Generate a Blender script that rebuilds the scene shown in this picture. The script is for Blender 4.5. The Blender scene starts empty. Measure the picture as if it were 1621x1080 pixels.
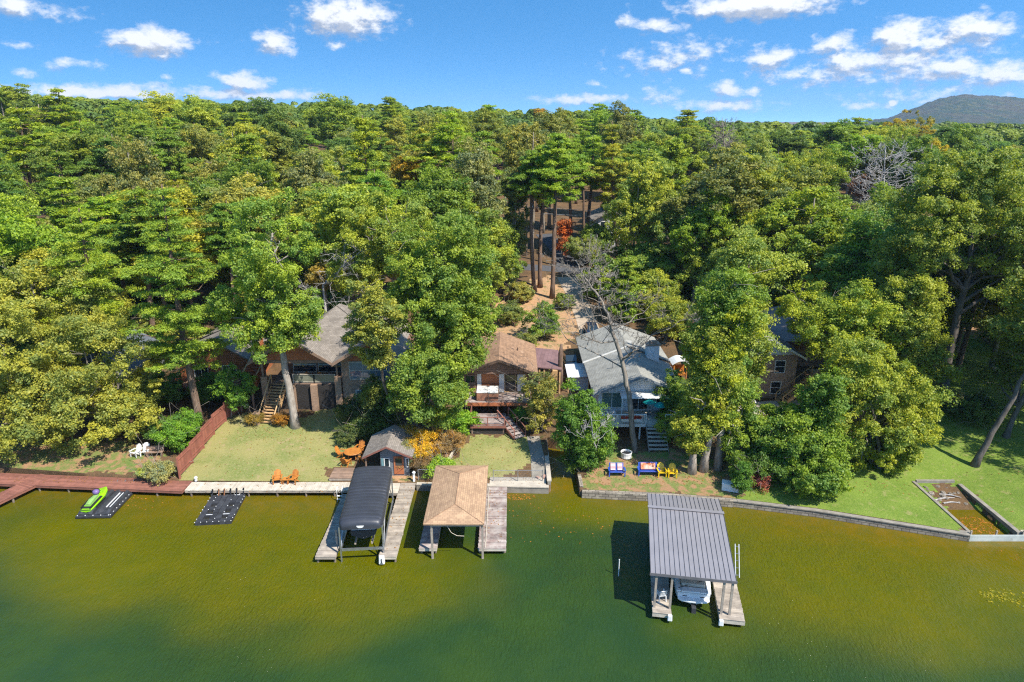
"""Lakeside houses, docks and wooded hills seen from above the water."""
SUN_STR = 4.1
SKY_STR = 0.148
SKY_SAT = 1.33
EXPO = 0.95
DENOISE = False
FOREST_N = 250
W_DEEP = (0.019, 0.048, 0.011); W_DEEP2 = (0.03, 0.062, 0.009)
W_SHAL = (0.105, 0.10, 0.001); W_SHAL2 = (0.082, 0.09, 0.002)
W_EDGE = (0.145, 0.095, 0.004); W_EDGE2 = (0.10, 0.085, 0.006)
LEAF_K = 0.41; LEAF_N = 3.9; PINE_K = 0.46; PINE_N = 3.3
FOL = (2.28, 2.08, 2.2)
HAZE = 0.00011
CL_D = (1.45, 1.7, 2.2); CL_L = (3.8, 3.9, 4.05)
import bpy, math, random
import numpy as np
from mathutils import Vector, Matrix

random.seed(7)
SC = bpy.context.scene
COL = SC.collection
R = math.radians
PI = math.pi

# ------------------------------------------------------------------ camera model (used to read real positions off the survey photo)
CAMZ = 30.0
FPX = 1080.7
PITCH = math.atan(350 / FPX)


def ray(u, v):
    a = (u - 810.5) / FPX
    b = (540 - v) / FPX
    return Vector((a, math.cos(PITCH) + b * math.sin(PITCH), -math.sin(PITCH) + b * math.cos(PITCH)))


def P(u, v, z=0.0):
    d = ray(u, v)
    t = (z - CAMZ) / d.z
    return Vector((d.x * t, d.y * t, z))


def A(u, v, Y):
    d = ray(u, v)
    t = Y / d.y
    return Vector((d.x * t, Y, CAMZ + d.z * t))


# ------------------------------------------------------------------ terrain
SHORE = [(-6000, 54.5), (-62, 54.3), (-45, 53.9), (-28.6, 51.9), (-9, 51.6), (3.25, 51.05), (3.3, 59.3), (5.6, 58.6), (5.66, 50.5), (13, 49.9),
         (18, 49.1), (24.1, 47.6), (34.0, 44.3), (38.4, 44.5), (60, 45.6), (120, 48), (6000, 50)]


def shore(x):
    for (a, b), (c, d) in zip(SHORE, SHORE[1:]):
        if x <= c:
            return b + (d - b) * (x - a) / (c - a)
    return SHORE[-1][1]


def sst(a, b, x):
    t = min(1, max(0, (x - a) / (b - a)))
    return t * t * (3 - 2 * t)


def ground(x, y):
    t = y - 51.5 + (7.0 * sst(10, 36, x) if x > 0 else 0)
    t = max(t, 0)
    if t < 55:
        h = 0.62 + 0.1 * t
    elif t < 260:
        h = 6.12 + 0.042 * (t - 55)
    else:
        h = 14.73
    h += -0.032 * max(-160, min(160, x)) * sst(45, 170, t)
    h += 0.10 * math.sin(x * 0.31 + y * 0.17) * sst(4, 20, t) + 0.25 * math.sin(x * 0.11 - y * 0.09) * sst(15, 40, t)
    if 3.0 < x < 6.2 and y < 62:      # drainage gully between the two lots
        h = min(h, 0.15 + 0.11 * max(0, y - 51))  if 3.3 <= x <= 5.65 else h
    if 34.5 <= x <= 37.8 and y < 51.9:   # old boat ramp basin
        h = min(h, -0.55 + 0.14 * (y - 44.4))
    elif 26 < x < 50 and y < 62:
        d = math.hypot(max(34.4 - x, 0, x - 38), max(0, y - 52))
        h = min(h, 0.5 + 0.13 * d)
    return h


def PG(u, v):
    z = 1.0
    for _ in range(25):
        p = P(u, v, z)
        z = 0.5 * z + 0.5 * ground(p.x, p.y)
    p = P(u, v, z)
    p.z = ground(p.x, p.y)
    return p


# ------------------------------------------------------------------ objects
def tag(o, label=None, cat=None, group=None, kind=None):
    if label: o['label'] = label
    if cat: o['category'] = cat
    if group: o['group'] = group
    if kind: o['kind'] = kind
    return o


def thing(name, label, cat, loc=(0, 0, 0), rz=0.0, group=None):
    o = bpy.data.objects.new(name, None)
    o.empty_display_size = 0.3
    COL.objects.link(o)
    o.location = loc
    o.rotation_euler = (0, 0, rz)
    return tag(o, label, cat, group)


def copy_tree(o, parent=None):
    c = o.copy()
    COL.objects.link(c)
    if parent:
        c.parent = parent
    for ch in list(o.children):
        copy_tree(ch, c)
    return c


class MB:
    """collects faces; build() links them as one mesh object"""
    def __init__(s):
        s.v = []; s.f = []

    def add(s, vs, fs):
        n = len(s.v)
        s.v += [tuple(p) for p in vs]
        s.f += [tuple(i + n for i in f) for f in fs]
        return s

    def box(s, c, size, rz=0.0, rx=0.0, ry=0.0, taper=1.0):
        x, y, z = size[0] / 2, size[1] / 2, size[2] / 2
        vs = [(-x, -y, -z), (x, -y, -z), (x, y, -z), (-x, y, -z), (-x * taper, -y * taper, z), (x * taper, -y * taper, z), (x * taper, y * taper, z), (-x * taper, y * taper, z)]
        if rz or rx or ry:
            m = Matrix.Rotation(rz, 3, 'Z') @ Matrix.Rotation(ry, 3, 'Y') @ Matrix.Rotation(rx, 3, 'X')
            vs = [m @ Vector(p) for p in vs]
        vs = [(p[0] + c[0], p[1] + c[1], p[2] + c[2]) for p in vs]
        return s.add(vs, [(3, 2, 1, 0), (4, 5, 6, 7), (0, 1, 5, 4), (1, 2, 6, 5), (2, 3, 7, 6), (3, 0, 4, 7)])

    def b2(s, x0, x1, y0, y1, z0, z1):
        return s.box(((x0 + x1) / 2, (y0 + y1) / 2, (z0 + z1) / 2), (x1 - x0, y1 - y0, z1 - z0))

    def bar(s, a, b, w, h=None):
        """rectangular bar from a to b"""
        h = h or w
        a = Vector(a); b = Vector(b); d = (b - a)
        L = d.length
        d.normalize()
        up = Vector((0, 0, 1)) if abs(d.z) < 0.95 else Vector((0, 1, 0))
        sx = d.cross(up).normalized(); sy = sx.cross(d)
        vs = []
        for p in (a, b):
            for i, j in ((-1, -1), (1, -1), (1, 1), (-1, 1)):
                vs.append(p + sx * (i * w / 2) + sy * (j * h / 2))
        return s.add(vs, [(3, 2, 1, 0), (4, 5, 6, 7), (0, 1, 5, 4), (1, 2, 6, 5), (2, 3, 7, 6), (3, 0, 4, 7)])

    def tube(s, pts, rad, n=8, cap=True):
        pts = [Vector(p) for p in pts]
        if not hasattr(rad, '__len__'): rad = [rad] * len(pts)
        base = len(s.v)
        prev = None
        for i, p in enumerate(pts):
            d = (pts[min(i + 1, len(pts) - 1)] - pts[max(i - 1, 0)])
            if d.length < 1e-9: d = Vector((0, 0, 1))
            d.normalize()
            if prev is None:
                ref = Vector((1, 0, 0)) if abs(d.x) < 0.9 else Vector((0, 1, 0))
                sx = d.cross(ref).normalized()
            else:
                sx = (prev - d * prev.dot(d))
                sx = sx.normalized() if sx.length > 1e-6 else d.orthogonal().normalized()
            prev = sx
            sy = d.cross(sx)
            for k in range(n):
                a = 2 * PI * k / n
                s.v.append(tuple(p + (sx * math.cos(a) + sy * math.sin(a)) * rad[i]))
        for i in range(len(pts) - 1):
            for k in range(n):
                a = base + i * n + k; b = base + i * n + (k + 1) % n
                s.f.append((a, b, b + n, a + n))
        if cap:
            s.f.append(tuple(base + k for k in reversed(range(n))))
            e = base + (len(pts) - 1) * n
            s.f.append(tuple(e + k for k in range(n)))
        return s

    def lathe(s, c, prof, n=16):
        base = len(s.v)
        for r, z in prof:
            for k in range(n):
                a = 2 * PI * k / n
                s.v.append((c[0] + r * math.cos(a), c[1] + r * math.sin(a), c[2] + z))
        for i in range(len(prof) - 1):
            for k in range(n):
                a = base + i * n + k; b = base + i * n + (k + 1) % n
                s.f.append((a, b, b + n, a + n))
        s.f.append(tuple(base + k for k in reversed(range(n))))
        e = base + (len(prof) - 1) * n
        s.f.append(tuple(e + k for k in range(n)))
        return s

    def loft(s, secs, closed=True, caps=True):
        """secs: list of equal length point rings"""
        base = len(s.v); n = len(secs[0])
        for r in secs: s.v += [tuple(p) for p in r]
        for i in range(len(secs) - 1):
            for k in range(n if closed else n - 1):
                a = base + i * n + k; b = base + i * n + (k + 1) % n
                s.f.append((a, b, b + n, a + n))
        if caps:
            s.f.append(tuple(base + k for k in reversed(range(n))))
            e = base + (len(secs) - 1) * n
            s.f.append(tuple(e + k for k in range(n)))
        return s

    def prism(s, poly, off):
        """polygon of 3d points extruded by vector off"""
        n = len(poly); off = Vector(off)
        vs = [tuple(Vector(p)) for p in poly] + [tuple(Vector(p) + off) for p in poly]
        fs = [tuple(reversed(range(n))), tuple(range(n, 2 * n))]
        for k in range(n):
            j = (k + 1) % n
            fs.append((k, j, j + n, k + n))
        return s.add(vs, fs)

    def build(s, name, mat, parent=None, loc=(0, 0, 0), smooth=False, bevel=0.0, local=False, fixn=True):
        if parent is not None and not local:
            root = parent
            while root.parent: root = root.parent
            off = root.location
        else:
            off = Vector(loc)
        me = bpy.data.meshes.new(name)
        vs = [(p[0] - off[0], p[1] - off[1], p[2] - off[2]) for p in s.v] if (not local) else s.v
        me.from_pydata(vs, [], s.f)
        if fixn:
            import bmesh
            bm = bmesh.new(); bm.from_mesh(me)
            bmesh.ops.recalc_face_normals(bm, faces=bm.faces)
            if bevel:
                es = [e for e in bm.edges if len(e.link_faces) == 2 and e.calc_face_angle(0) > 0.6]
                bmesh.ops.bevel(bm, geom=es, offset=bevel, segments=2, affect='EDGES', profile=0.5)
            bm.to_mesh(me); bm.free()
        auto_uv(me)
        if smooth:
            me.polygons.foreach_set('use_smooth', [True] * len(me.polygons))
        me.materials.append(mat)
        o = bpy.data.objects.new(name, me)
        COL.objects.link(o)
        if parent is not None: o.parent = parent
        elif not local: o.location = loc
        return o


def auto_uv(me):
    """metres, u runs level along each face and v up its slope"""
    n = len(me.polygons)
    if n == 0: return
    uvl = me.uv_layers.new(name='UVMap')
    nl = len(me.loops)
    co = np.empty(len(me.vertices) * 3); me.vertices.foreach_get('co', co); co = co.reshape(-1, 3)
    vi = np.empty(nl, dtype=np.int32); me.loops.foreach_get('vertex_index', vi)
    no = np.empty(n * 3); me.polygons.foreach_get('normal', no); no = no.reshape(-1, 3)
    lt = np.empty(n, dtype=np.int32); me.polygons.foreach_get('loop_total', lt)
    fn = np.repeat(no, lt, axis=0)
    u = np.stack([-fn[:, 1], fn[:, 0], np.zeros(nl)], 1)
    ln = np.linalg.norm(u, axis=1)
    flat = ln < 0.05
    u[flat] = (1, 0, 0); ln[flat] = 1
    u /= ln[:, None]
    w = np.cross(fn, u)
    w[flat] = (0, 1, 0)
    p = co[vi]
    uv = np.stack([(p * u).sum(1), (p * w).sum(1)], 1).astype(np.float32)
    uvl.data.foreach_set('uv', uv.ravel())


# ------------------------------------------------------------------ materials
MATS = {}


def nt(name):
    m = bpy.data.materials.new(name)
    m.use_nodes = True
    t = m.node_tree
    return m, t, t.nodes, t.links, t.nodes['Principled BSDF']


def rgb(c): return (c[0], c[1], c[2], 1)


def mixc(N, L, fac, a, b, mode='MIX'):
    m = N.new('ShaderNodeMix'); m.data_type = 'RGBA'; m.blend_type = mode
    for sock, val in ((m.inputs[0], fac), (m.inputs[6], a), (m.inputs[7], b)):
        if hasattr(val, 'is_linked') or hasattr(val, 'links'): L.new(val, sock)
        elif isinstance(val, (int, float)): sock.default_value = val
        else: sock.default_value = rgb(val)
    return m.outputs[2]


def ramp(N, L, src, lo, hi):
    m = N.new('ShaderNodeMapRange'); m.interpolation_type = 'SMOOTHSTEP'
    L.new(src, m.inputs[0]); m.inputs[1].default_value = lo; m.inputs[2].default_value = hi
    return m.outputs[0]


def noise_n(N, L, vec, scale, detail=4, rough=0.55, dist=0.0):
    n = N.new('ShaderNodeTexNoise'); n.inputs['Scale'].default_value = scale
    n.inputs['Detail'].default_value = detail; n.inputs['Roughness'].default_value = rough
    n.inputs['Distortion'].default_value = dist
    if vec is not None: L.new(vec, n.inputs['Vector'])
    return n.outputs[0]


def mapv(N, L, vec, scale=(1, 1, 1), loc=(0, 0, 0)):
    m = N.new('ShaderNodeMapping'); m.inputs['Scale'].default_value = scale; m.inputs['Location'].default_value = loc
    L.new(vec, m.inputs['Vector'])
    return m.outputs[0]


def surf(name, c1, c2=None, scale=3.0, rough=0.7, spec=0.3, bump=0.0, bscale=None, metal=0.0, island=0.0, stain=None, stretch=(1, 1, 1), coat=0.0, trans=0.0):
    """general painted / weathered surface: two tones in noise, optional per-board variation and blotchy stain"""
    if name in MATS: return MATS[name]
    m, T, N, L, B = nt(name)
    tc = N.new('ShaderNodeTexCoord')
    vec = mapv(N, L, tc.outputs['Object'], stretch)
    c2 = c2 or tuple(x * 0.75 for x in c1)
    f = ramp(N, L, noise_n(N, L, vec, scale, 6, 0.6), 0.3, 0.7)
    col = mixc(N, L, f, c1, c2)
    if island:
        g = N.new('ShaderNodeNewGeometry')
        hsv = N.new('ShaderNodeHueSaturation')
        mr = N.new('ShaderNodeMapRange'); L.new(g.outputs['Random Per Island'], mr.inputs[0])
        mr.inputs[3].default_value = 1 - island; mr.inputs[4].default_value = 1 + island
        L.new(mr.outputs[0], hsv.inputs['Value']); L.new(col, hsv.inputs['Color'])
        col = hsv.outputs[0]
    if stain:
        f2 = ramp(N, L, noise_n(N, L, tc.outputs['Object'], stain[1], 5, 0.65), stain[2], stain[2] + 0.2)
        col = mixc(N, L, f2, col, stain[0])
    L.new(col, B.inputs['Base Color'])
    B.inputs['Roughness'].default_value = rough
    B.inputs['Specular IOR Level'].default_value = spec
    B.inputs['Metallic'].default_value = metal
    if coat: B.inputs['Coat Weight'].default_value = coat
    if bump:
        b = N.new('ShaderNodeBump'); b.inputs['Strength'].default_value = bump; b.inputs['Distance'].default_value = 0.03
        L.new(noise_n(N, L, vec, bscale or scale * 6, 5), b.inputs['Height']); L.new(b.outputs[0], B.inputs['Normal'])
    MATS[name] = m
    return m


def bricky(name, c1, c2, mortar, bw, bh, msize=0.01, rough=0.8, offset=0.5, bump=0.4, stain=None, var=1.0):
    """bricks, shingles, siding or slabs laid out on the surface's own UV metres"""
    if name in MATS: return MATS[name]
    m, T, N, L, B = nt(name)
    uv = N.new('ShaderNodeUVMap'); uv.uv_map = 'UVMap'
    br = N.new('ShaderNodeTexBrick')
    br.inputs['Scale'].default_value = 1.0
    br.inputs['Brick Width'].default_value = bw; br.inputs['Row Height'].default_value = bh
    br.inputs['Mortar Size'].default_value = msize; br.inputs['Mortar Smooth'].default_value = 0.3
    br.inputs['Color1'].default_value = rgb(c1); br.inputs['Color2'].default_value = rgb(c2); br.inputs['Mortar'].default_value = rgb(mortar)
    br.offset = offset
    L.new(uv.outputs[0], br.inputs['Vector'])
    tc = N.new('ShaderNodeTexCoord')
    f = ramp(N, L, noise_n(N, L, tc.outputs['Object'], 0.8, 6, 0.65), 0.3, 0.75)
    # broad weathering as a gentle multiply of the tone
    dark = N.new('ShaderNodeMapRange'); L.new(f, dark.inputs[0]); dark.inputs[3].default_value = 1.08; dark.inputs[4].default_value = 1 - 0.22 * var
    hsv = N.new('ShaderNodeHueSaturation'); L.new(dark.outputs[0], hsv.inputs['Value']); L.new(br.outputs[0], hsv.inputs['Color'])
    col = hsv.outputs[0]
    if stain:
        f2 = ramp(N, L, noise_n(N, L, tc.outputs['Object'], stain[1], 5, 0.65), stain[2], stain[2] + 0.15)
        col = mixc(N, L, f2, col, stain[0])
    L.new(col, B.inputs['Base Color'])
    B.inputs['Roughness'].default_value = rough; B.inputs['Specular IOR Level'].default_value = 0.25
    b = N.new('ShaderNodeBump'); b.inputs['Strength'].default_value = bump; b.inputs['Distance'].default_value = 0.02
    b.invert = True
    L.new(br.outputs[1], b.inputs['Height']); L.new(b.outputs[0], B.inputs['Normal'])
    MATS[name] = m
    return m


def glass(name='window_glass', c=(0.02, 0.03, 0.035), rough=0.04):
    if name in MATS: return MATS[name]
    m, T, N, L, B = nt(name)
    B.inputs['Base Color'].default_value = rgb(c); B.inputs['Roughness'].default_value = rough
    B.inputs['Specular IOR Level'].default_value = 0.9
    b = N.new('ShaderNodeBump'); b.inputs['Strength'].default_value = 0.05
    tc = N.new('ShaderNodeTexCoord'); L.new(noise_n(N, L, tc.outputs['Object'], 0.7, 1), b.inputs['Height']); L.new(b.outputs[0], B.inputs['Normal'])
    MATS[name] = m
    return m


def leafmat(name, shift=(1.5, 1.25, 0.62), dark=(0.62, 0.74, 0.85), trans=0.42):
    """leaves: tone comes from the tree's own colour, each leaf varies by its 'tint'"""
    if name in MATS: return MATS[name]
    m, T, N, L, B = nt(name)
    oi = N.new('ShaderNodeObjectInfo')
    at = N.new('ShaderNodeAttribute'); at.attribute_name = 'tint'
    a = mixc(N, L, 1.0, oi.outputs['Color'], dark, 'MULTIPLY')
    b = mixc(N, L, 1.0, oi.outputs['Color'], shift, 'MULTIPLY')
    col = mixc(N, L, at.outputs['Fac'], a, b)
    L.new(col, B.inputs['Base Color'])
    B.inputs['Roughness'].default_value = 0.5; B.inputs['Specular IOR Level'].default_value = 0.35
    tr = N.new('ShaderNodeBsdfTranslucent')
    tcol = mixc(N, L, 1.0, col, (1.1, 1.15, 0.5), 'MULTIPLY')
    L.new(tcol, tr.inputs['Color'])
    mx = N.new('ShaderNodeMixShader'); mx.inputs[0].default_value = trans
    L.new(B.outputs[0], mx.inputs[1]); L.new(tr.outputs[0], mx.inputs[2])
    L.new(mx.outputs[0], N['Material Output'].inputs['Surface'])
    MATS[name] = m
    return m


def barkmat(name, c1, c2):
    if name in MATS: return MATS[name]
    m, T, N, L, B = nt(name)
    tc = N.new('ShaderNodeTexCoord')
    vec = mapv(N, L, tc.outputs['Object'], (1, 1, 0.25))
    n = noise_n(N, L, vec, 5, 8, 0.7)
    L.new(mixc(N, L, ramp(N, L, n, 0.35, 0.65), c1, c2), B.inputs['Base Color'])
    B.inputs['Roughness'].default_value = 0.9; B.inputs['Specular IOR Level'].default_value = 0.15
    b = N.new('ShaderNodeBump'); b.inputs['Strength'].default_value = 0.7; b.inputs['Distance'].default_value = 0.06
    L.new(n, b.inputs['Height']); L.new(b.outputs[0], B.inputs['Normal'])
    MATS[name] = m
    return m
# ------------------------------------------------------------------ world: sky with clouds
SUN_EL = R(52.0)
SUN_DIR = Vector((0.58, -0.50, 0.0)).normalized() * math.cos(SUN_EL) + Vector((0, 0, math.sin(SUN_EL)))   # towards the sun
CLOUDS = [  # photo centre u, v, half width, half height, strength
    (240, 66, 78, 24, 1.0), (548, 28, 84, 34, 1.05), (436, 66, 38, 22, .75), (534, 70, 16, 10, .7), (20, 10, 42, 17, .95),
    (118, 103, 46, 10, .55), (40, 115, 26, 8, .5), (270, 123, 14, 8, .5), (385, 129, 52, 16, .85), (150, 146, 220, 14, .85), (400, 150, 130, 12, .7), (30, 70, 36, 8, .4),
    (1200, 8, 145, 24, 1.15), (1425, 62, 50, 34, 1.05), (1320, 74, 38, 22, .8), (1345, 98, 54, 20, .95), (1215, 92, 42, 22, .95), (1545, 45, 75, 26, .85), (1500, 108, 70, 24, .85),
    (1580, 115, 90, 26, .75), (1420, 100, 170, 38, .6), (1480, 65, 130, 34, .6), (1300, 120, 110, 20, .5), (1060, 95, 90, 26, .45), (1040, 42, 55, 13, .65), (990, 30, 12, 18, .5),
    (1155, 142, 30, 16, .8), (1085, 112, 18, 8, .6), (1197, 145, 14, 10, .6), (945, 133, 16, 7, .7), (920, 158, 85, 9, .7), (1150, 168, 90, 12, .55), (1414, 162, 11, 7, .9), (1050, 150, 40, 12, .5), (1375, 168, 50, 8, .6), (1480, 150, 160, 16, .35), (80, 20, 75, 12, .3), (1100, 75, 60, 18, .4)]


def build_world():
    w = bpy.data.worlds.new('World'); SC.world = w
    w.use_nodes = True
    T = w.node_tree; N = T.nodes; L = T.links
    bg = N['Background']
    tc = N.new('ShaderNodeTexCoord')
    # lift the look-up a little so the low sky keeps the clear blue of the day
    sep = N.new('ShaderNodeSeparateXYZ'); L.new(tc.outputs['Generated'], sep.inputs[0])

    def mth(op, a, b=None, c=None):
        n = N.new('ShaderNodeMath'); n.operation = op
        for i, x in enumerate((a, b, c)):
            if x is None: continue
            if isinstance(x, (int, float)): n.inputs[i].default_value = x
            else: L.new(x, n.inputs[i])
        return n.outputs[0]
    zpos = mth('MAXIMUM', sep.outputs[2], 0.0)
    zl = mth('ADD', mth('MULTIPLY', mth('POWER', zpos, 0.85), 2.4), 0.20)
    cmb = N.new('ShaderNodeCombineXYZ'); L.new(sep.outputs[0], cmb.inputs[0]); L.new(sep.outputs[1], cmb.inputs[1]); L.new(zl, cmb.inputs[2])
    nrm = N.new('ShaderNodeVectorMath'); nrm.operation = 'NORMALIZE'; L.new(cmb.outputs[0], nrm.inputs[0])
    sky = N.new('ShaderNodeTexSky'); sky.sky_type = 'NISHITA'; sky.sun_disc = False
    sky.sun_elevation = SUN_EL
    sky.sun_rotation = math.atan2(SUN_DIR.x, SUN_DIR.y)
    sky.air_density = 1.0; sky.dust_density = 0.4; sky.ozone_density = 2.0
    L.new(nrm.outputs[0], sky.inputs[0])
    hsv = N.new('ShaderNodeHueSaturation'); hsv.inputs['Saturation'].default_value = SKY_SAT; hsv.inputs['Hue'].default_value = 0.493; L.new(sky.outputs[0], hsv.inputs['Color'])
    # clouds: soft puffs in azimuth / height over the horizon
    az = mth('ARCTAN2', sep.outputs[0], sep.outputs[1])
    el = mth('ARCSINE', sep.outputs[2])
    p = N.new('ShaderNodeCombineXYZ'); L.new(az, p.inputs[0]); L.new(el, p.inputs[1])

    grp = bpy.data.node_groups.new('cloud_field', 'ShaderNodeTree')
    grp.interface.new_socket('P', in_out='INPUT', socket_type='NodeSocketVector')
    grp.interface.new_socket('D', in_out='OUTPUT', socket_type='NodeSocketFloat')
    GN, GL = grp.nodes, grp.links
    gi = GN.new('NodeGroupInput'); go = GN.new('NodeGroupOutput')
    acc = None
    # flat-based billowing warp
    wn = GN.new('ShaderNodeTexNoise'); wn.inputs['Scale'].default_value = 34; wn.inputs['Detail'].default_value = 5; wn.inputs['Roughness'].default_value = .55
    GL.new(gi.outputs[0], wn.inputs['Vector'])
    wv = GN.new('ShaderNodeVectorMath'); wv.operation = 'MULTIPLY_ADD'
    GL.new(wn.outputs[1], wv.inputs[0]); wv.inputs[1].default_value = (0.03, 0.016, 0); wv.inputs[2].default_value = (-0.015, -0.008, 0)
    wa = GN.new('ShaderNodeVectorMath'); wa.operation = 'ADD'; GL.new(gi.outputs[0], wa.inputs[0]); GL.new(wv.outputs[0], wa.inputs[1])
    for u, v, hw, hh, st in CLOUDS:
        d = ray(u, v).normalized(); d1 = ray(u + hw, v).normalized(); d2 = ray(u, v - hh).normalized()
        a0 = math.atan2(d.x, d.y); e0 = math.asin(d.z)
        wa_ = abs(math.atan2(d1.x, d1.y) - a0) * 1.15; he = abs(math.asin(d2.z) - e0) * 1.2
        s = GN.new('ShaderNodeVectorMath'); s.operation = 'MULTIPLY_ADD'
        s.inputs[1].default_value = (1 / wa_, 1 / he, 0); s.inputs[2].default_value = (-a0 / wa_, -e0 / he, 0)
        GL.new(wa.outputs[0], s.inputs[0])
        ln = GN.new('ShaderNodeVectorMath'); ln.operation = 'LENGTH'; GL.new(s.outputs[0], ln.inputs[0])
        m = GN.new('ShaderNodeMath'); m.operation = 'MULTIPLY_ADD'; GL.new(ln.outputs[1], m.inputs[0]); m.inputs[1].default_value = -st; m.inputs[2].default_value = st
        if acc is None: acc = m.outputs[0]
        else:
            x = GN.new('ShaderNodeMath'); x.operation = 'SMOOTH_MAX'; x.inputs[2].default_value = 0.12
            GL.new(acc, x.inputs[0]); GL.new(m.outputs[0], x.inputs[1]); acc = x.outputs[0]
    mp = GN.new('ShaderNodeMapping'); mp.inputs['Scale'].default_value = (1, 1.7, 1); GL.new(gi.outputs[0], mp.inputs[0])
    n2 = GN.new('ShaderNodeTexNoise'); n2.inputs['Scale'].default_value = 46; n2.inputs['Detail'].default_value = 8; n2.inputs['Roughness'].default_value = .62
    GL.new(mp.outputs[0], n2.inputs['Vector'])
    m = GN.new('ShaderNodeMath'); m.operation = 'MULTIPLY_ADD'; GL.new(n2.outputs[0], m.inputs[0]); m.inputs[1].default_value = 1.6; m.inputs[2].default_value = -0.92
    add = GN.new('ShaderNodeMath'); add.operation = 'ADD'; GL.new(acc, add.inputs[0]); GL.new(m.outputs[0], add.inputs[1])
    GL.new(add.outputs[0], go.inputs[0])

    def field(vec):
        g = N.new('ShaderNodeGroup'); g.node_tree = grp; L.new(vec, g.inputs[0]); return g.outputs[0]
    d0 = field(p.outputs[0])
    up = N.new('ShaderNodeVectorMath'); up.operation = 'ADD'; up.inputs[1].default_value = (0.006, 0.010, 0); L.new(p.outputs[0], up.inputs[0])
    d1 = field(up.outputs[0])
    alpha = ramp(N, L, d0, -0.13, 0.58)
    alpha = mth('MULTIPLY', alpha, 0.96)
    # sunlit where the cloud thins out towards the sun, grey where more cloud lies above
    lit = ramp(N, L, mth('SUBTRACT', d0, d1), -0.30, 0.24)
    thick = ramp(N, L, d0, 0.1, 0.8)
    ccol = mixc(N, L, lit, (CL_D[0], CL_D[1], CL_D[2]), CL_L)
    ccol2 = mixc(N, L, mth('MULTIPLY', thick, 0.25), ccol, CL_L)
    out = mixc(N, L, alpha, hsv.outputs[0], ccol2)
    L.new(out, bg.inputs[0])
    bg.inputs[1].default_value = SKY_STR
    w.cycles.sampling_method = 'MANUAL'; w.cycles.sample_map_resolution = 1024


def build_sun():
    l = bpy.data.lights.new('sun', 'SUN'); l.energy = SUN_STR; l.angle = R(0.53); l.color = (1.0, 0.95, 0.86)
    o = bpy.data.objects.new('sun', l); COL.objects.link(o)
    o.rotation_euler = SUN_DIR.to_track_quat('Z', 'Y').to_euler()


def build_camera():
    c = bpy.data.cameras.new('camera'); c.sensor_width = 36; c.lens = FPX * 36 / 1621
    c.clip_start = 0.5; c.clip_end = 20000
    o = bpy.data.objects.new('camera', c); COL.objects.link(o)
    o.location = (0, 0, CAMZ); o.rotation_euler = (PI / 2 - PITCH, 0, 0)
    SC.camera = o


# ------------------------------------------------------------------ ground zones
def inpoly(x, y, poly):
    c = False
    j = len(poly) - 1
    for i in range(len(poly)):
        xi, yi = poly[i]; xj, yj = poly[j]
        if (yi > y) != (yj > y) and x < (xj - xi) * (y - yi) / (yj - yi) + xi: c = not c
        j = i
    return c


def grass_mat(name, c1, c2, c3, bare, bare_at):
    m, T, N, L, B = nt(name)
    tc = N.new('ShaderNodeTexCoord'); v = tc.outputs['Object']
    n1 = noise_n(N, L, v, 0.35, 6, 0.6); n2 = noise_n(N, L, v, 5.0, 8, 0.75); n3 = noise_n(N, L, v, 1.3, 6, 0.65)
    col = mixc(N, L, ramp(N, L, n1, 0.35, 0.65), c1, c2)
    col = mixc(N, L, ramp(N, L, n2, 0.42, 0.75), col, c3)
    col = mixc(N, L, ramp(N, L, n3, bare_at, bare_at + 0.14), col, bare)
    L.new(col, B.inputs['Base Color']); B.inputs['Roughness'].default_value = 0.9; B.inputs['Specular IOR Level'].default_value = 0.1
    b = N.new('ShaderNodeBump'); b.inputs['Strength'].default_value = 0.9; b.inputs['Distance'].default_value = 0.12
    L.new(noise_n(N, L, v, 9.0, 8, 0.8), b.inputs['Height']); L.new(b.outputs[0], B.inputs['Normal'])
    return m


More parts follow.
